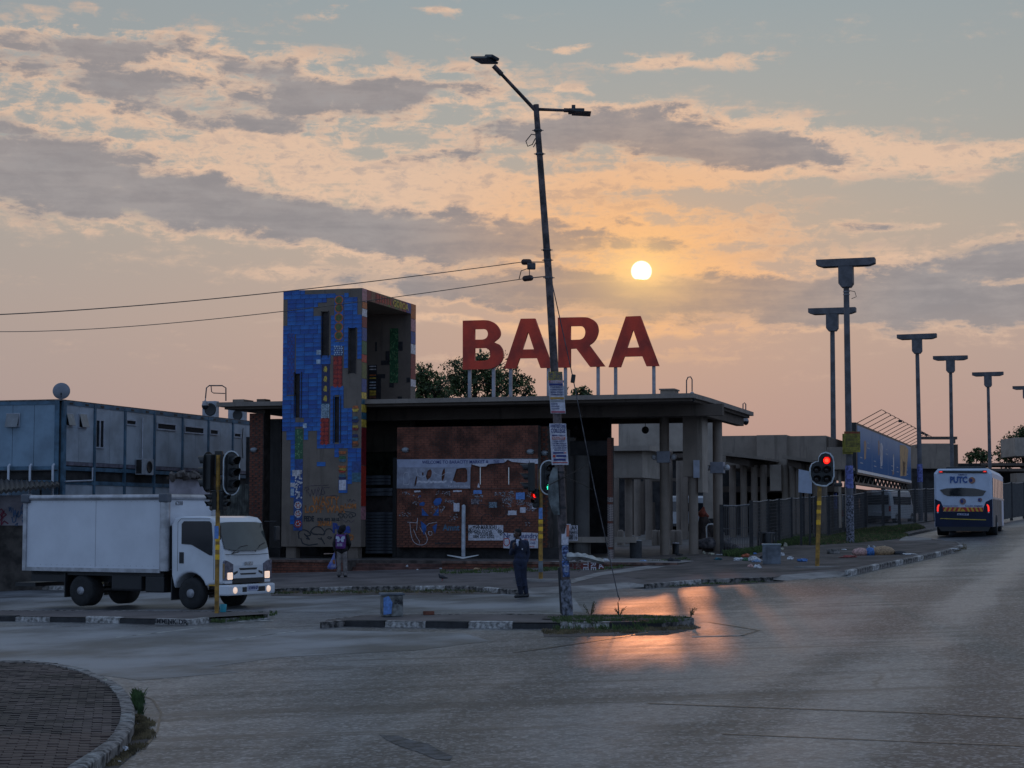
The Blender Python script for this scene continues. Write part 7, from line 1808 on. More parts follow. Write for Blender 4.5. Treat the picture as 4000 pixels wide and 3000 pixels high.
MB().cbox(-.29, .29, -.2, .2, 0, .60, .015).build('housing', SLC, cb); MB().cbox(-.31, .31, -.22, .22, .60, .65, .01).build('lid', mat('cabinet lid', (.28, .32, .34), .5, .1, 3, .05), cb); MB().box(-.16, -.15, -.205, -.2, .06, .56).build('door_seam', BLACK, cb)
p = rest(1657, 1186); bn = thing('litter_bin', 'dark litter bin in a square frame behind the grey cabinet', 'litter bin', p, R(8))
MB().lathe([(.19, .05), (.22, .62), (.21, .64)], 14).build('bucket', BLACK, bn)
for x_, y_ in ((-.30, -.2), (.30, -.2), (-.30, .2), (.30, .2)): MB().box(x_ - .03, x_ + .03, y_ - .03, y_ + .03, 0, .68).build('post', BLACK, bn)
for y_ in (-.2, .2): MB().box(-.30, .30, y_ - .02, y_ + .02, .62, .67).build('rail', STEELD, bn)
p = LW(S(1373, 3.4), 3.4, ZF); bn = thing('litter_bin', 'round concrete litter bin on the podium floor under the porch', 'litter bin', p)
MB().lathe([(.22, 0), (.23, .6), (.22, .64)], 20).build('drum', mat('bin drum', (.045, .045, .048), .8, .2, 4, .2), bn); MB().lathe([(.22, .64), (.235, .645), (.235, .675), (.0001, .69)], 20).build('lid', mat('bin pale lid', (.38, .38, .38), .5, .1, 3, .1), bn)
p = LW(S(1459, 7), 7, ZF); bn = thing('litter_bin', 'small dark bin half hidden behind the front porch column', 'litter bin', p); MB().lathe([(.13, 0), (.14, .5), (.0001, .5)], 12).build('drum', BLACK, bn); MB().lathe([(.14, .5), (.14, .53), (.0001, .54)], 12).build('lid', PAPER, bn)
# blank white board on two black legs
a = G(1741, 1178, .12); bdw = thing('blank_board', 'blank white board on two black legs behind the red signal', 'sign', a, -R(4)); k_ = a.y / 4000
MB().prism([(-(1741 - 1726) * k_, (1178 - 1064) * k_), ((1755 - 1741) * k_, (1178 - 1067) * k_), ((1755 - 1741) * k_, (1178 - 1020) * k_), (-(1741 - 1727) * k_, (1178 - 1014) * k_)], -.03, 0).build('board', mat('board pale blue', (.40, .45, .56), .5, .06, 2, .03), bdw)
for u_ in (1731, 1750): MB().box((u_ - 1741) * k_ - .045, (u_ - 1741) * k_ + .045, 0, .09, 0, (1178 - 1030) * k_).build('leg', BLACK, bdw)
p = rest(1810, 1197 + 0); rb = thing('kerb_block', 'loose concrete kerb block on the dirt near the lamp foot', 'concrete block', G(1800, 1196, .12)); MB().cbox(-.22, .22, -.1, .1, 0, .16, .02).build('block', KC, rb)
p = G(486, 1316, .0); rb = thing('plastic_tub', 'small turquoise plastic tub beside the left signal pole', 'tub', G(482, 1322, .13)); MB().lathe([(.07, 0), (.085, .17), (.08, .18), (.07, .02), (.0001, .02)], 14).build('tub', mat('turquoise plastic', (.02, .30, .38), .4, .1, 4, 0), rb)

# ------------------------------------------------------------------ litter, each piece its own thing
LC = {n: mat('litter ' + n, c, .55, .25, 20, .4) for n, c in dict(white=(.60, .60, .62), blue=(.05, .16, .42), lblue=(.25, .36, .55), orange=(.45, .10, .04), red=(.25, .015, .02), pink=(.55, .32, .28), green=(.04, .14, .06), teal=(.03, .14, .18), black=(.02, .02, .025), tan=(.38, .24, .13), cream=(.50, .47, .36)).items()}
def crumple(label, u, v, w, h, cn, base=None, seed=0, cat='litter', flat=False, name='litter', grp='litter on the ground'):
    p = base or G(u, v, .125); rr_2 = random.Random(seed + int(u)); t_ = MB(); bm = bmesh.new()
    bmesh.ops.create_icosphere(bm, subdivisions=2, radius=1)
    for q in bm.verts:
        k = .86 * (1 + rr_2.uniform(-.34, .34)); q.co = Vector((q.co.x * w / 2 * k, q.co.y * w / 2.6 * k, max(-.15, q.co.z * k) * h * .8 + h * .12))
    bm.verts.index_update(); me = bpy.data.meshes.new(name); bm.to_mesh(me); bm.free(); me.materials.append(LC[cn]); o = link(name, me); o.location = p
    return tag(o, label, cat, grp)
for i, (lab, u, v, w, h, cn) in enumerate((
    ('white plastic scrap at the left end of the litter', 1468, 1200, .32, .10, 'black'), ('pale paper scrap beside the porch column foot', 1521, 1196, .13, .12, 'cream'), ('folded cream card near the log heap', 1536, 1198, .26, .10, 'cream'),
    ('teal rag lying before the log heap', 1552, 1209, .38, .10, 'teal'), ('flat white plate just above the teal rag', 1551, 1199, .20, .05, 'white'), ('second flat white plate beside the first', 1561, 1199, .20, .06, 'white'), ('white plastic bag on bare dirt between the plates and the pile', 1595, 1211, .40, .12, 'white'),
    ('orange wrapper on top of the litter pile', 1610, 1203, .34, .16, 'orange'), ('green bag half under the orange wrapper', 1612, 1211, .30, .12, 'green'), ('blue and white carrier bag left of the grey cabinet', 1630, 1212, .50, .18, 'white'), ('light blue bag front of the white carrier', 1634, 1214, .34, .12, 'lblue'),
    ('light blue crumpled sheet by the bin frame', 1624, 1190, .35, .18, 'lblue'), ('second light blue sheet nearer the bin', 1636, 1192, .34, .18, 'lblue'), ('blue packet under the light blue sheets', 1628, 1197, .30, .08, 'blue'), ('brown rag touching the grey cabinet', 1646, 1206, .2, .12, 'black'),
    ('pinkish packet in front of the grey cabinet', 1622, 1225, .2, .12, 'pink'), ('black and white packet in front of the cabinet', 1636, 1227, .28, .14, 'white'), ('small dark cap beside the packets', 1641, 1226, .12, .10, 'black'),
    ('round white polystyrene ball in the weeds', 1696, 1181, .20, .22, 'cream'), ('yellowish cup under the round white ball', 1687, 1187, .26, .12, 'cream'), ('white tub right of the grey cabinet lid', 1689, 1200, .20, .13, 'white'), ('black and white box left of the blue bag', 1708, 1209, .24, .13, 'white'), ('bright blue bag left of the yellow signal pole', 1733, 1213, .40, .15, 'blue'),
    ('dark red cloth flat on the dirt', 1832, 1204, .62, .08, 'red'), ('white scrap by the lamp foot', 1824, 1188, .2, .06, 'white'), ('white cup on the grass edge, left', 1876, 1184, .10, .14, 'white'), ('grey scrap on the grass edge', 1888, 1183, .12, .1, 'white'), ('white cup on the grass edge, right', 1912, 1185, .16, .15, 'cream'),
    ('white flattened carton on the pavement edge', 1963, 1206 - 8, .72, .05, 'white'), ('white rubbish against the corner kerb', 2062, 1187, .4, .05, 'white'), ('small white foam cup on the lower step', 901, 1236, .13, .16, 'white'), ('white crumb of litter on the step left of the foam cup', 882, 1207, .10, .08, 'white'),
    ('pale flake of paper at the weeds by the podium', 953, 1229, .12, .05, 'white'), ('second pale flake of paper near the man', 1014, 1226, .10, .05, 'white'), ('brown rubble lump by the podium, left', 1006, 1227, .3, .12, 'tan'), ('brown rubble lump by the podium, right', 1030, 1232, .3, .1, 'tan'),
    ('white paper on the podium under the bench, left', 1244, 1199, .25, .12, 'white'), ('white paper on the podium by the brick post', 1306, 1199, .32, .10, 'white'), ('white paper on the podium right of the bench', 1292, 1201, .22, .08, 'cream'), ('dark rags at the foot of the porch column', 1455, 1203, .5, .16, 'black'), ('crushed white sheet on the porch floor before the bin', 1390, 1196, .3, .06, 'lblue'))):
    base = None
    if v < 1205 and u < 1465: base = LW(S(u, -.8 if u > 1200 else -2.2), -.8 if u > 1200 else -2.2, ZF)
    if u == 901: base = LW(S(901, -2.9), -2.85, .14)
    if u == 882: base = LW(S(882, -2.2), -2.3, .34)
    nm = next((n for k, n in (('bag', 'plastic_bag'), ('sheet', 'paper_sheet'), ('wrapper', 'wrapper'), ('packet', 'packet'), ('plate', 'plate'), ('cup', 'cup'), ('rags', 'rag'), ('rag', 'rag'), ('cloth', 'rag'), ('carton', 'carton'), ('ball', 'polystyrene_ball'), ('tub', 'plastic_tub'), ('box', 'box'), ('cap', 'cap'), ('card', 'card'), ('rubble', 'rubble_lump')) if k in lab), 'paper_scrap')
    crumple(lab, u, v, w, h, cn, base, i, nm.replace('_', ' '), name=nm)
bb = thing('blanket_bundle', 'pink, navy and tan bundle of bedding on the dirt near the lamp', 'bundle', G(1885, 1199, .125))
for dx, r_, cn in ((-.42, (.30, .2, .16), 'pink'), (-.08, (.2, .2, .17), 'blue'), (.35, (.42, .25, .20), 'tan'), (.95, (.25, .14, .10), 'black')): MB().ball((dx, 0, r_[2] * .6), r_, 12, 7).build('cloth', LC[cn], bb)
fg = crumple('crumpled white tissue by the foreground kerb', 268, 1622, .13, .07, 'white', G(268, 1622, .01), 77, 'tissue', name='tissue'); crumple('bottle cap sized scrap on the paved island', 226, 1466, .07, .04, 'cream', G(228, 1470, HI), 78, 'paper scrap', name='paper_scrap')
crumple('torn white wrapper low by the foreground kerb', 252, 1646, .10, .02, 'white', G(252, 1646, .01), 79, 'wrapper', name='wrapper')

# log heap, draped stall and white chair frame beside the porch
LOGM = mat('bleached log', (.17, .15, .155), .9, .35, 4, .5); BRN = mat('dark brown cover', (.05, .035, .03), .9, .3, 4, .4)
lg = thing('fallen_log', 'big bleached fallen tree trunk lying between the porch and the fence', 'log', G(1512, 1192, .12))
e = G(1610, 1197, .12) - lg.location
MB().tube([(-.1, 0, .30), (.35, -.05, .34), (.8, .0, .32), (1.2, -.05, .24), e + Vector((0, 0, .14))], [.16, .24, .20, .15, .07], 12).build('trunk', LOGM, lg)
MB().tube([(.5, 0, .35), (.8, .2, .75), (.95, .25, .95)], [.14, .10, .05], 8).tube([(.9, 0, .3), (1.25, .1, .55)], [.1, .04], 8).build('branch_stub', LOGM, lg)
MB().tube([(.1, .1, .1), (1.4, .15, .06)], [.14, .1], 10).tube([(.6, .2, .0), (1.6, .3, -.02)], [.12, .08], 8).build('under_log', BRN, lg)
p = G(1537, 1190, .12); cf = thing('chair_frame', 'bent white tubular chair frame leaning on the log', 'chair frame', p)
MB().tube([(-.18, 0, .25), (-.20, 0, .95), (-.12, 0, 1.05), (.05, .05, 1.06), (.22, .1, .92)], .03, 8).build('tube', WHITE, cf)
p = G(956, 1255, .12); pg = thing('pigeon', 'small dark pigeon on the pavement left of the man', 'bird', p, R(160))
pm_ = mat('pigeon grey', (.035, .035, .045), .7, .2, 10, .1)
MB().tube([(-.17, 0, .09), (-.08, 0, .10), (0, 0, .12), (.07, 0, .13), (.10, 0, .17), (.115, 0, .20), (.135, 0, .205)], [.012, .035, .06, .055, .030, .025, .008], 10).build('body', pm_, pg)
MB().tube([(.13, 0, .203), (.16, 0, .198)], [.008, .002], 5).build('beak', BLACK, pg)
for s_ in (-1, 1): MB().tube([(.0, s_ * .02, .07), (.01, s_ * .02, .0), (.04, s_ * .02, 0)], .005, 5).build('leg', REDINK, pg)

# ------------------------------------------------------------------ weeds and grass
GR = [mat('grass green', (.075, .115, .030), .8, .3, 4, 0), mat('dry grass', (.19, .145, .075), .9, .3, 4, 0)]
def grass(name, area, n, hh, m, h0=.12, seed=1, label=None, spread=.03, thick=.006):
    rg = random.Random(seed); vs = []; fs = []
    P = [Vector(G(a, b, h0)[:2]) for a, b in area]; xs_ = [p.x for p in P]; ys_ = [p.y for p in P]; cnt = 0; tries = 0
    pl_ = [tuple(p) for p in P]
    while cnt < n and tries < n * 30:
        tries += 1; x_, y_ = rg.uniform(min(xs_), max(xs_)), rg.uniform(min(ys_), max(ys_))
        if not inside((x_, y_), pl_) or noise.noise((x_ * 1.7, y_ * 1.7, seed)) < -.12: continue
        z_ = gz(x_, y_) + h0; cnt += 1
        for q in range(4):
            a = rg.uniform(0, 6.28); l = hh * rg.uniform(.4, 1.2); dx, dy = math.cos(a) * l * rg.uniform(.1, .7), math.sin(a) * l * rg.uniform(.1, .7); j = len(vs)
            ox, oy = rg.uniform(-spread, spread), rg.uniform(-spread, spread); w = thick
            vs += [(x_ + ox - w, y_ + oy, z_ - .02), (x_ + ox + w, y_ + oy, z_ - .02), (x_ + ox + dx * .5 + w * .6, y_ + oy + dy * .5, z_ + l * .7), (x_ + ox + dx, y_ + oy + dy, z_ + l)]
            fs += [(j, j + 1, j + 2), (j, j + 2, j + 3)]
    me = bpy.data.meshes.new(name); me.from_pydata(vs, [], fs); me.materials.append(m); o = link(name, me); o['kind'] = 'stuff'
    o['label'] = label or 'tufts of grass growing along the kerb'; o['category'] = 'grass'; return o
V1 = [(1660, 1176), (1760, 1178), (1860, 1172), (1945, 1164), (1960, 1156), (1950, 1150), (2000, 1141), (1980, 1134), (1900, 1140), (1800, 1150), (1700, 1160)]
grass('verge_grass', V1, 7000, .11, GR[0], .12, 3, 'green grass verge below the fence', .08, .012); grass('verge_grass', V1, 2500, .12, GR[1], .12, 4, 'dry grass mixed into the verge below the fence', .08, .01)
grass('kerb_grass', [(586, 1272), (760, 1269), (936, 1266), (1080, 1272), (1090, 1281), (900, 1279), (700, 1284), (586, 1284)], 1300, .06, GR[0], .0, 5, 'grass strip in the gutter of the far kerb')
grass('kerb_grass', [(586, 1274), (936, 1268), (1100, 1275), (1100, 1282), (586, 1284)], 900, .07, GR[1], .0, 6, 'dry grass in the gutter of the far kerb')
grass('kerb_grass', [(1395, 1266), (1456, 1259), (1541, 1249), (1700, 1251), (1690, 1257), (1560, 1262), (1450, 1268)], 900, .055, GR[0], .0, 7, 'weeds in the gutter beyond the dropped kerb')
grass('median_grass', [(1180, 1334), (1300, 1331), (1400, 1332), (1500, 1335), (1440, 1345), (1200, 1344)], 800, .05, GR[0], .13, 8, 'weeds on the right end of the median')
grass('median_grass', [(1170, 1362), (1500, 1352), (1510, 1358), (1440, 1368), (1180, 1374)], 800, .05, GR[1], .0, 9, 'dry weeds in front of the median kerb')
grass('median_grass', [(1180, 1352), (1300, 1350), (1420, 1352), (1400, 1366), (1200, 1368)], 160, .12, GR[0], .0, 19, 'green weeds in front of the median kerb')
grass('median_grass', [(410, 1338), (500, 1326), (600, 1322), (590, 1332), (470, 1345)], 350, .06, GR[0], .04, 10, 'tufts at the nose of the left median')
grass('kerb_weeds', [(286, 1495), (300, 1500), (312, 1525), (305, 1545), (292, 1530)], 70, .13, mat('fresh grass', (.055, .10, .028), .8, .3, 4, 0), .0, 11, 'bright green weed beside the foreground kerb', .03, .010)
grass('kerb_weeds', [(292, 1545), (328, 1560), (328, 1600), (250, 1655), (200, 1659), (285, 1580)], 900, .045, GR[1], .0, 12, 'dry leaves and straw beside the foreground kerb', .05, .008)
grass('kerb_weeds', [(2020, 1180), (2085, 1176), (2086, 1186), (1960, 1214), (1900, 1222), (1960, 1205)], 700, .07, GR[1], .05, 13, 'weeds over the corner kerb', .05)
grass('podium_weeds', [(950, 1232), (1290, 1224), (1480, 1205), (1490, 1210), (1300, 1232), (950, 1240)], 700, .07, GR[0], .12, 14, 'weeds along the foot of the podium', .05, .01)
grass('fence_weeds', [(1560, 1200), (1640, 1192), (1720, 1168), (1760, 1172), (1680, 1182), (1600, 1205)], 1800, .22, GR[0], .12, 15, 'tall weeds at the foot of the fence', .06, .014)
grass('wall_grass', [(-100, 1262), (200, 1262), (560, 1262), (560, 1256), (-100, 1250)], 1500, .12, GR[1], .12, 16, 'dry grass below the left wall', .05, .01)
sheet('gutter_earth', GP([(286, 1540), (318, 1550), (330, 1590), (300, 1620), (255, 1659), (200, 1700), (222, 1640), (278, 1590)]), .005, EARTH)
sheet('gutter_earth', GP([(1170, 1356), (1500, 1350), (1515, 1356), (1440, 1372), (1175, 1376)]), .005, EARTH)
sheet('gutter_earth', GP([(586, 1276), (936, 1270), (1100, 1277), (1080, 1284), (586, 1288)]), .006, EARTH)
sheet('gutter_earth', GP([(1395, 1268), (1541, 1249), (1700, 1251), (1690, 1258), (1450, 1270)]), .006, EARTH)
for i, (u_, v_, s_) in enumerate(((1275, 1333, 1.0), (1492, 1334, .6), (1338, 1332, .6))):
    p = G(u_, v_, .13); t_ = thing('weed', ('leafy weed with thin stems on the median right of the lamp', 'small twiggy weed at the right tip of the median', 'low weed round the stay wire anchor')[i], 'weed', p, 0, 'weeds on the median'); st_ = MB(); lf = MB(); rg = random.Random(i)
    for k in range(9):
        a = rg.uniform(0, 6.28); l = .32 * s_ * rg.uniform(.5, 1.1); e = Vector((math.cos(a) * l * .7, math.sin(a) * l * .5, l)); st_.tube([(0, 0, 0), e * .5 + Vector((0, 0, .03)), e], .005, 4)
        for q in range(7):
            c = e * rg.uniform(.4, 1); d_ = Vector((rg.gauss(0, 1), rg.gauss(0, 1), rg.gauss(0, .6))).normalized() * .035; n_ = d_.cross(Vector((0, 0, 1))) * .5; lf.add([c, c + d_ * .5 + n_, c + d_, c + d_ * .5 - n_], [(0, 1, 2, 3)])
    st_.build('stems', GR[1], t_, kind='stuff'); lf.build('leaves', GR[0], t_, kind='stuff')

# ------------------------------------------------------------------ people
SKIN = mat('dark brown skin', (.075, .038, .024), .55, .12, 8, .1)
NAVYC = mat('navy workwear', (.016, .022, .048), .85, .25, 6, .4)
def capsule(mb, a, b, ra, rb, sq=(1, 1), n=14):
    a, b = Vector(a), Vector(b); d = b - a; L = d.length or 1e-4
    rot = Vector((0, 0, 1)).rotation_difference(d.normalized()).to_matrix().to_4x4() if d.length > 1e-5 else Matrix()
    prf = []
    for i in range(6): t = math.pi / 2 * (1 - i / 5); prf.append((max(.0005, ra * math.cos(t)), -ra * math.sin(t)))
    for i in range(6): t = math.pi / 2 * i / 5; prf.append((max(.0005, rb * math.cos(t)), L + rb * math.sin(t)))
    mb.lathe(prf, n, Matrix.Translation(a) @ rot)
def ell(mb, c, r, rx=0, rz=0): mb.ball((0, 0, 0), r, 16, 10, TR(*c, rx=rx, rz=rz))
def fuse(mb, name, m, voxel, parent=None, smooth=2, loc=None, rz=0.0):
    """all shapes melted into one continuous surface"""
    me = mb.mesh(name, m); o = bpy.data.objects.new(name, me); COL.objects.link(o)
    r_ = o.modifiers.new('r', 'REMESH'); r_.mode = 'VOXEL'; r_.voxel_size = voxel; r_.use_smooth_shade = True
    if smooth: s_ = o.modifiers.new('s', 'SMOOTH'); s_.iterations = smooth; s_.factor = .5
    me2 = bpy.data.meshes.new_from_object(o.evaluated_get(bpy.context.evaluated_depsgraph_get())); bpy.data.objects.remove(o)
    me2.name = name; me2.materials.clear(); me2.materials.append(m)
    for p in me2.polygons: p.use_smooth = True
    o = link(name, me2, parent)
    if loc is not None: o.location = loc
    o.rotation_euler = (0, 0, rz); return o
def hand(mb, wrist, dirv, palm_n, curl=.5, s=1.0):
    """palm, four unequal bent fingers and a thumb from the palm's side"""
    w = Vector(wrist); d = Vector(dirv).normalized(); nrm = Vector(palm_n).normalized(); side = d.cross(nrm).normalized()
    capsule(mb, w, w + d * .03, .026, .030)
    for k in (-1, 0, 1): capsule(mb, w + d * .02 + side * .014 * k, w + d * .085 + side * .024 * k, .016, .014)
    for k, ln in ((-1.5, .062), (-.5, .078), (.5, .083), (1.5, .074)):
        p = w + d * .088 + side * .019 * k; q = p + (d * math.cos(curl * .5) + nrm * math.sin(curl * .5)) * ln * .55; r_ = q + (d * math.cos(curl * 1.6) + nrm * math.sin(curl * 1.6)) * ln * .55
        capsule(mb, p, q, .0095, .009, n=8); capsule(mb, q, r_, .009, .0075, n=8)
    p = w + d * .03 - side * .026; q = p - side * .028 + d * .028 + nrm * .012; capsule(mb, p, q, .013, .011, n=8); capsule(mb, q, q + d * .032 + nrm * .012, .011, .008, n=8)
def headshape(mb, c, face, s=1.0):
    c = Vector(c); f = Vector(face).normalized(); l = Vector((-f.y, f.x, 0)); rz = math.atan2(f.y, f.x)
    M = lambda p: tuple(c + f * p[0] * s + l * p[1] * s + Vector((0, 0, p[2] * s)))
    def e(p, r): mb.ball((0, 0, 0), tuple(k * s for k in r), 16, 10, TR(*M(p), rz=rz))
    e((-.012, 0, .025), (.098, .077, .095)); e((.028, 0, -.030), (.066, .058, .082)); e((.045, 0, -.083), (.040, .036, .028))
    e((.094, 0, -.028), (.020, .013, .020)); e((.088, 0, -.010), (.014, .009, .028)); e((.082, 0, -.060), (.016, .024, .008)); e((.082, 0, -.070), (.014, .021, .008)); e((.075, 0, .018), (.022, .050, .010))
    for s_ in (-1, 1): e((-.005, s_ * .077, -.015), (.018, .010, .028))
    return M
# the man in blue overalls
mp = G(1127, 1291)
J = dict(neck=(-.095, .0, 1.47), chest=(-.05, 0, 1.26), waist=(-.045, 0, 1.05), pelvis=(-.05, 0, .92), sl=(-.225, -.02, 1.40), sr=(.115, .03, 1.40), el=(-.275, -.02, 1.13), wl=(-.205, -.20, 1.27), er=(.165, .10, 1.13), wr=(.125, .02, .90),
         hl=(-.125, 0, .90), hr=(.035, .01, .90), kl=(-.085, -.03, .48), kr=(.055, .04, .48), al=(-.015, .0, .09), ar=(.120, .07, .10))
body = MB()
face = Vector((-.93, -.36, 0)).normalized()
Mh = headshape(body, (-.115, -.01, 1.635), face)
capsule(body, J['neck'], (-.108, 0, 1.56), .058, .052)
ell(body, J['chest'], (.155, .105, .19)); ell(body, J['waist'], (.13, .095, .12)); ell(body, J['pelvis'], (.15, .11, .11)); capsule(body, J['chest'], J['neck'], .09, .06)
capsule(body, J['sl'], J['sr'], .062, .062)
for a, b, ra, rb in (('sl', 'el', .052, .040), ('el', 'wl', .040, .027), ('sr', 'er', .052, .040), ('er', 'wr', .040, .027), ('hl', 'kl', .082, .054), ('kl', 'al', .054, .036), ('hr', 'kr', .082, .054), ('kr', 'ar', .054, .036)): capsule(body, J[a], J[b], ra, rb)
for a, t in (('al', (-.13, -.06, .035)), ('ar', (.0, .02, .035))): capsule(body, (J[a][0] + .01, J[a][1], .05), t, .04, .030)
hand(body, J['wl'], (-.1, -.25, .9), (.7, .4, .1), .8); hand(body, J['wr'], (-.15, .1, -1), (-.8, .3, 0), .6)
man = fuse(body, 'person', SKIN, .0085, None, 1, mp)
tag(man, 'man in navy overalls and white undershirt standing in the road looking left', 'person')
ov = MB()
ell(ov, J['chest'], (.182, .13, .215)); ell(ov, (-.045, 0, 1.06), (.158, .122, .16)); ell(ov, J['pelvis'], (.170, .132, .14)); capsule(ov, (-.20, -.01, 1.405), (.09, .02, 1.405), .075, .075)
for a, b, ra, rb in (('sl', 'el', .074, .060), ('sr', 'er', .074, .060), ('hl', 'kl', .105, .080), ('kl', 'al', .078, .062), ('hr', 'kr', .105, .080), ('kr', 'ar', .078, .062)): capsule(ov, J[a], Vector(J[a]).lerp(Vector(J[b]), .93), ra, rb)
capsule(ov, J['el'], Vector(J['el']).lerp(Vector(J['wl']), .82), .058, .046); capsule(ov, J['er'], Vector(J['er']).lerp(Vector(J['wr']), .85), .058, .046)
for a in ('hl', 'hr', 'kl', 'kr'):
    for k in range(4): q = Vector(J[a]) + Vector((.02 * math.sin(k * 3), -.055, -.06 * k)); capsule(ov, q - Vector((.04, 0, 0)), q + Vector((.04, .0, .012)), .018, .016)
fuse(ov, 'overalls', NAVYC, .014, man, 2)
sh_ = MB(); capsule(sh_, (-.115, -.125, 1.40), (-.095, -.130, 1.30), .038, .012); capsule(sh_, (-.14, -.085, 1.46), (-.06, -.085, 1.46), .03, .03); fuse(sh_, 'undershirt', mat('white cotton', (.46, .50, .60), .8, .05, 5, .1), .012, man, 1)
cl = MB()
for s_ in (-1, 1): capsule(cl, (-.105 + s_ * .055, -.09, 1.475), (-.10 + s_ * .018, -.150, 1.28), .022, .014)
capsule(cl, (-.16, .03, 1.49), (-.03, .04, 1.49), .03, .03); fuse(cl, 'collar', NAVYC, .012, man, 1)
hr_ = MB(); hr_.ball((0, 0, 0), (.097, .085, .074), 16, 10, TR(*Mh((-.022, 0, .060)), rz=math.atan2(face.y, face.x))); hr_.ball((0, 0, 0), (.05, .075, .08), 14, 8, TR(*Mh((-.065, 0, .0)), rz=math.atan2(face.y, face.x))); fuse(hr_, 'hair', mat('black hair', (.010, .009, .009), .9, .2, 20, .4), .01, man, 1)
for s_ in (-1, 1): MB().ball(Mh((.083, s_ * .030, .0)), .011, 8, 6).build('eye', mat('eye white', (.35, .33, .31), .3, .1, 5, 0), man)
for a, t in (('al', (-.16, -.07, .035)), ('ar', (-.01, .01, .035))):
    s_ = MB(); capsule(s_, (J[a][0] + .025, J[a][1], .055), t, .052, .038); capsule(s_, (J[a][0] + .02, J[a][1], .06), (J[a][0] + .01, J[a][1], .12), .05, .05); fuse(s_, 'shoe', BLACK, .01, man, 1)
MB().cbox(.0, .03, -.145, -.135, 1.22, 1.26, .003).build('pocket_badge', PAPER, man)

# the person with the purple backpack, seen from behind
gp_ = G(738, 1247, .12); body = MB(); K = dict(sl=(-.17, 0, 1.33), sr=(.17, 0, 1.33), el=(-.245, -.02, 1.08), wl=(-.215, -.04, .86), er=(.25, -.02, 1.08), wr=(.19, .12, .92), hl=(-.085, 0, .84), hr=(.085, 0, .84), kl=(-.09, -.01, .45), kr=(.105, -.01, .45), al=(-.085, .0, .08), ar=(.115, .0, .08))
Mg = headshape(body, (.02, .03, 1.54), Vector((.25, .96, 0)), .95)
capsule(body, (0, 0, 1.36), (.01, .02, 1.48), .055, .048); ell(body, (0, 0, 1.18), (.15, .10, .20)); ell(body, (0, 0, .93), (.16, .12, .16)); capsule(body, K['sl'], K['sr'], .055, .055)
for a, b, ra, rb in (('sl', 'el', .048, .038), ('el', 'wl', .037, .026), ('sr', 'er', .048, .038), ('er', 'wr', .037, .026), ('hl', 'kl', .080, .052), ('kl', 'al', .052, .036), ('hr', 'kr', .080, .052), ('kr', 'ar', .052, .036)): capsule(body, K[a], K[b], ra, rb)
for a in ('al', 'ar'): capsule(body, (K[a][0], -.03, .05), (K[a][0] * 1.2, .13, .035), .04, .028)
hand(body, K['wl'], (0, 0, -1), (.9, .2, 0), 1.3); hand(body, K['wr'], (-.4, .8, -.2), (-.6, 0, -.6), .7)
gl = fuse(body, 'person', SKIN, .0085, None, 1, gp_)
tag(gl, 'person in black jacket with purple backpack and beige trousers, back turned, by the steps', 'person')
jk = MB(); ell(jk, (0, 0, 1.18), (.195, .145, .24)); ell(jk, (0, 0, .92), (.20, .16, .17)); capsule(jk, (-.15, 0, 1.33), (.15, 0, 1.33), .08, .08)
for a, b, ra, rb in (('sl', 'el', .075, .065), ('sr', 'er', .075, .065), ('el', 'wl', .064, .052), ('er', 'wr', .064, .052)): capsule(jk, K[a], Vector(K[a]).lerp(Vector(K[b]), .92), ra, rb)
fuse(jk, 'jacket', mat('black padded jacket', (.014, .014, .016), .8, .3, 8, .5), .014, gl, 2)
tr_ = MB()
for a, b, ra, rb in (('hl', 'kl', .092, .076), ('kl', 'al', .076, .080), ('hr', 'kr', .092, .076), ('kr', 'ar', .076, .080)): capsule(tr_, K[a], Vector(K[a]).lerp(Vector(K[b]), .95), ra, rb)
fuse(tr_, 'trousers', mat('beige trousers', (.22, .19, .18), .85, .2, 7, .4), .014, gl, 2)
h_ = MB(); h_.ball(Mg((-.03, 0, .04)), (.115, .11, .115), 14, 10); h_.ball(Mg((-.04, .06, -.05)), (.11, .10, .09), 12, 8); h_.ball(Mg((-.03, -.04, .11)), (.08, .08, .06), 12, 8); fuse(h_, 'hair', mat('black hair', (.010, .009, .009), .9, .2, 20, .4), .012, gl, 1)
for a in ('al', 'ar'): s_ = MB(); capsule(s_, (K[a][0], -.04, .05), (K[a][0] * 1.2, .15, .035), .052, .036); fuse(s_, 'shoe', BLACK, .01, gl, 1)
bk = MB().cbox(-.17, .15, -.13, .12, 0, .46, .07).cbox(-.14, .12, -.17, -.10, .04, .22, .03).build('bag_body', mat('purple backpack', (.13, .028, .20), .6, .2, 4, .2), thing('backpack', 'purple backpack with a pale butterfly print on the back of the person', 'backpack', gp_ + Vector((-.01, -.20, .92)), R(-4)))
bkt = bk.parent
for s_ in (-1, 1):
    MB().prism([(0, .30), (s_ * .05, .40), (s_ * .14, .41), (s_ * .15, .34), (s_ * .10, .30), (s_ * .12, .24), (s_ * .05, .22)], -.145, -.128).build('butterfly_print', mat('pale print', (.5, .55, .7), .7, .1, 5, 0), bkt)
    MB().tube([(s_ * .12, -.05, .44), (s_ * .14, .08, .48), (s_ * .15, .20, .44)], .02, 6).build('strap', mat('purple backpack', (.13, .028, .20), .6, .2, 4, .2), bkt)
MB().cbox(-.10, .07, -.178, -.165, .09, .18, .004).build('pocket_print', mat('grey lilac print', (.28, .26, .34), .7, .2, 8, 0), bkt)
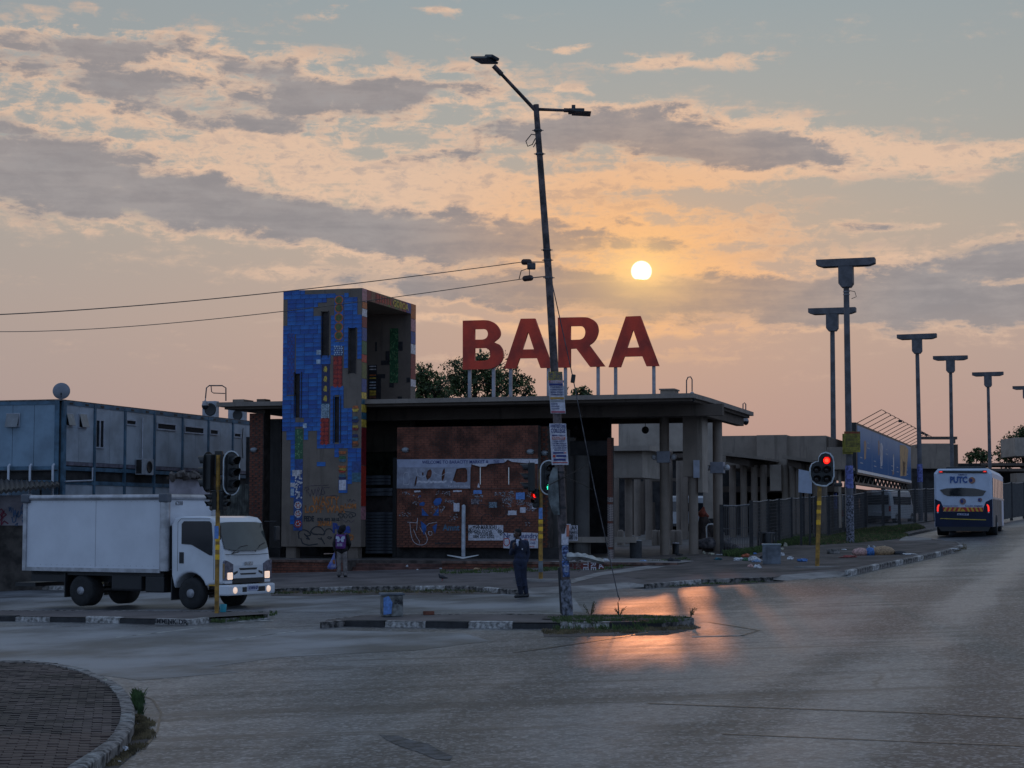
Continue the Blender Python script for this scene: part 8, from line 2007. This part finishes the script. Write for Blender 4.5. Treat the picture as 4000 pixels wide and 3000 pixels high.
hp = gp_ + Vector((-.225, -.05, .78)); pb_ = thing('carrier_bag', 'blue and orange plastic carrier bag hanging from the left hand of the person', 'bag', hp)
bm = bmesh.new(); vs = []
lv = [(-.02, .03, .02), (-.10, .05, -.18), (-.17, .08, -.34), (-.20, .10, -.46), (-.17, .09, -.53)]
mbb = MB(); n = 12
for k, (cx, r_, z_) in enumerate([(-.0, .02, .02), (-.04, .05, -.14), (-.07, .10, -.30), (-.09, .15, -.43), (-.09, .14, -.50), (-.09, .02, -.53)]):
    for j in range(n): a = 6.283 * j / n; q = 1 + .12 * math.sin(a * 3 + k); vs.append((cx + r_ * q * math.cos(a), r_ * .55 * q * math.sin(a), z_))
mbb.add(vs, [(k * n + j, k * n + (j + 1) % n, (k + 1) * n + (j + 1) % n, (k + 1) * n + j) for k in range(5) for j in range(n)], None, True)
mbb.build('plastic', mat('blue plastic bag', (.05, .08, .30), .35, .35, 9, .4, col2=(.25, .24, .34)), pb_)
MB().prism([(-.06, -.22), (.0, -.20), (.03, -.34), (-.05, -.34)], -.075, -.06).build('orange_print', mat('orange print', (.34, .12, .05), .6, .2, 6, .1), pb_)

# draped heap with an orange hood behind the porch column
dr = thing('draped_stall', 'dark draped pointed heap with an orange-red hood behind the porch column', 'draped heap', G(1524, 1186, .12))
c_ = MB(); capsule(c_, (-.10, 0, 1.32), (-.12, 0, .25), .15, .34); capsule(c_, (-.04, 0, 1.28), (.42, .05, .30), .13, .26); capsule(c_, (-.3, 0, .15), (.6, 0, .1), .2, .16)
for k in range(9): capsule(c_, (-.1 + .05 * k, -.16, 1.1 - .11 * k), (-.25 + .10 * k, -.30, .1), .04, .07)
fuse(c_, 'dark_cover', mat('dark brown cover', (.05, .035, .03)), .03, dr, 3)
c_ = MB(); capsule(c_, (-.12, -.01, 1.44), (-.06, 0, 1.70), .19, .04); capsule(c_, (-.05, -.02, 1.40), (.08, 0, 1.34), .15, .08); fuse(c_, 'orange_hood', mat('orange red cloth', (.30, .06, .03), .85, .3, 6, .4), .025, dr, 3)
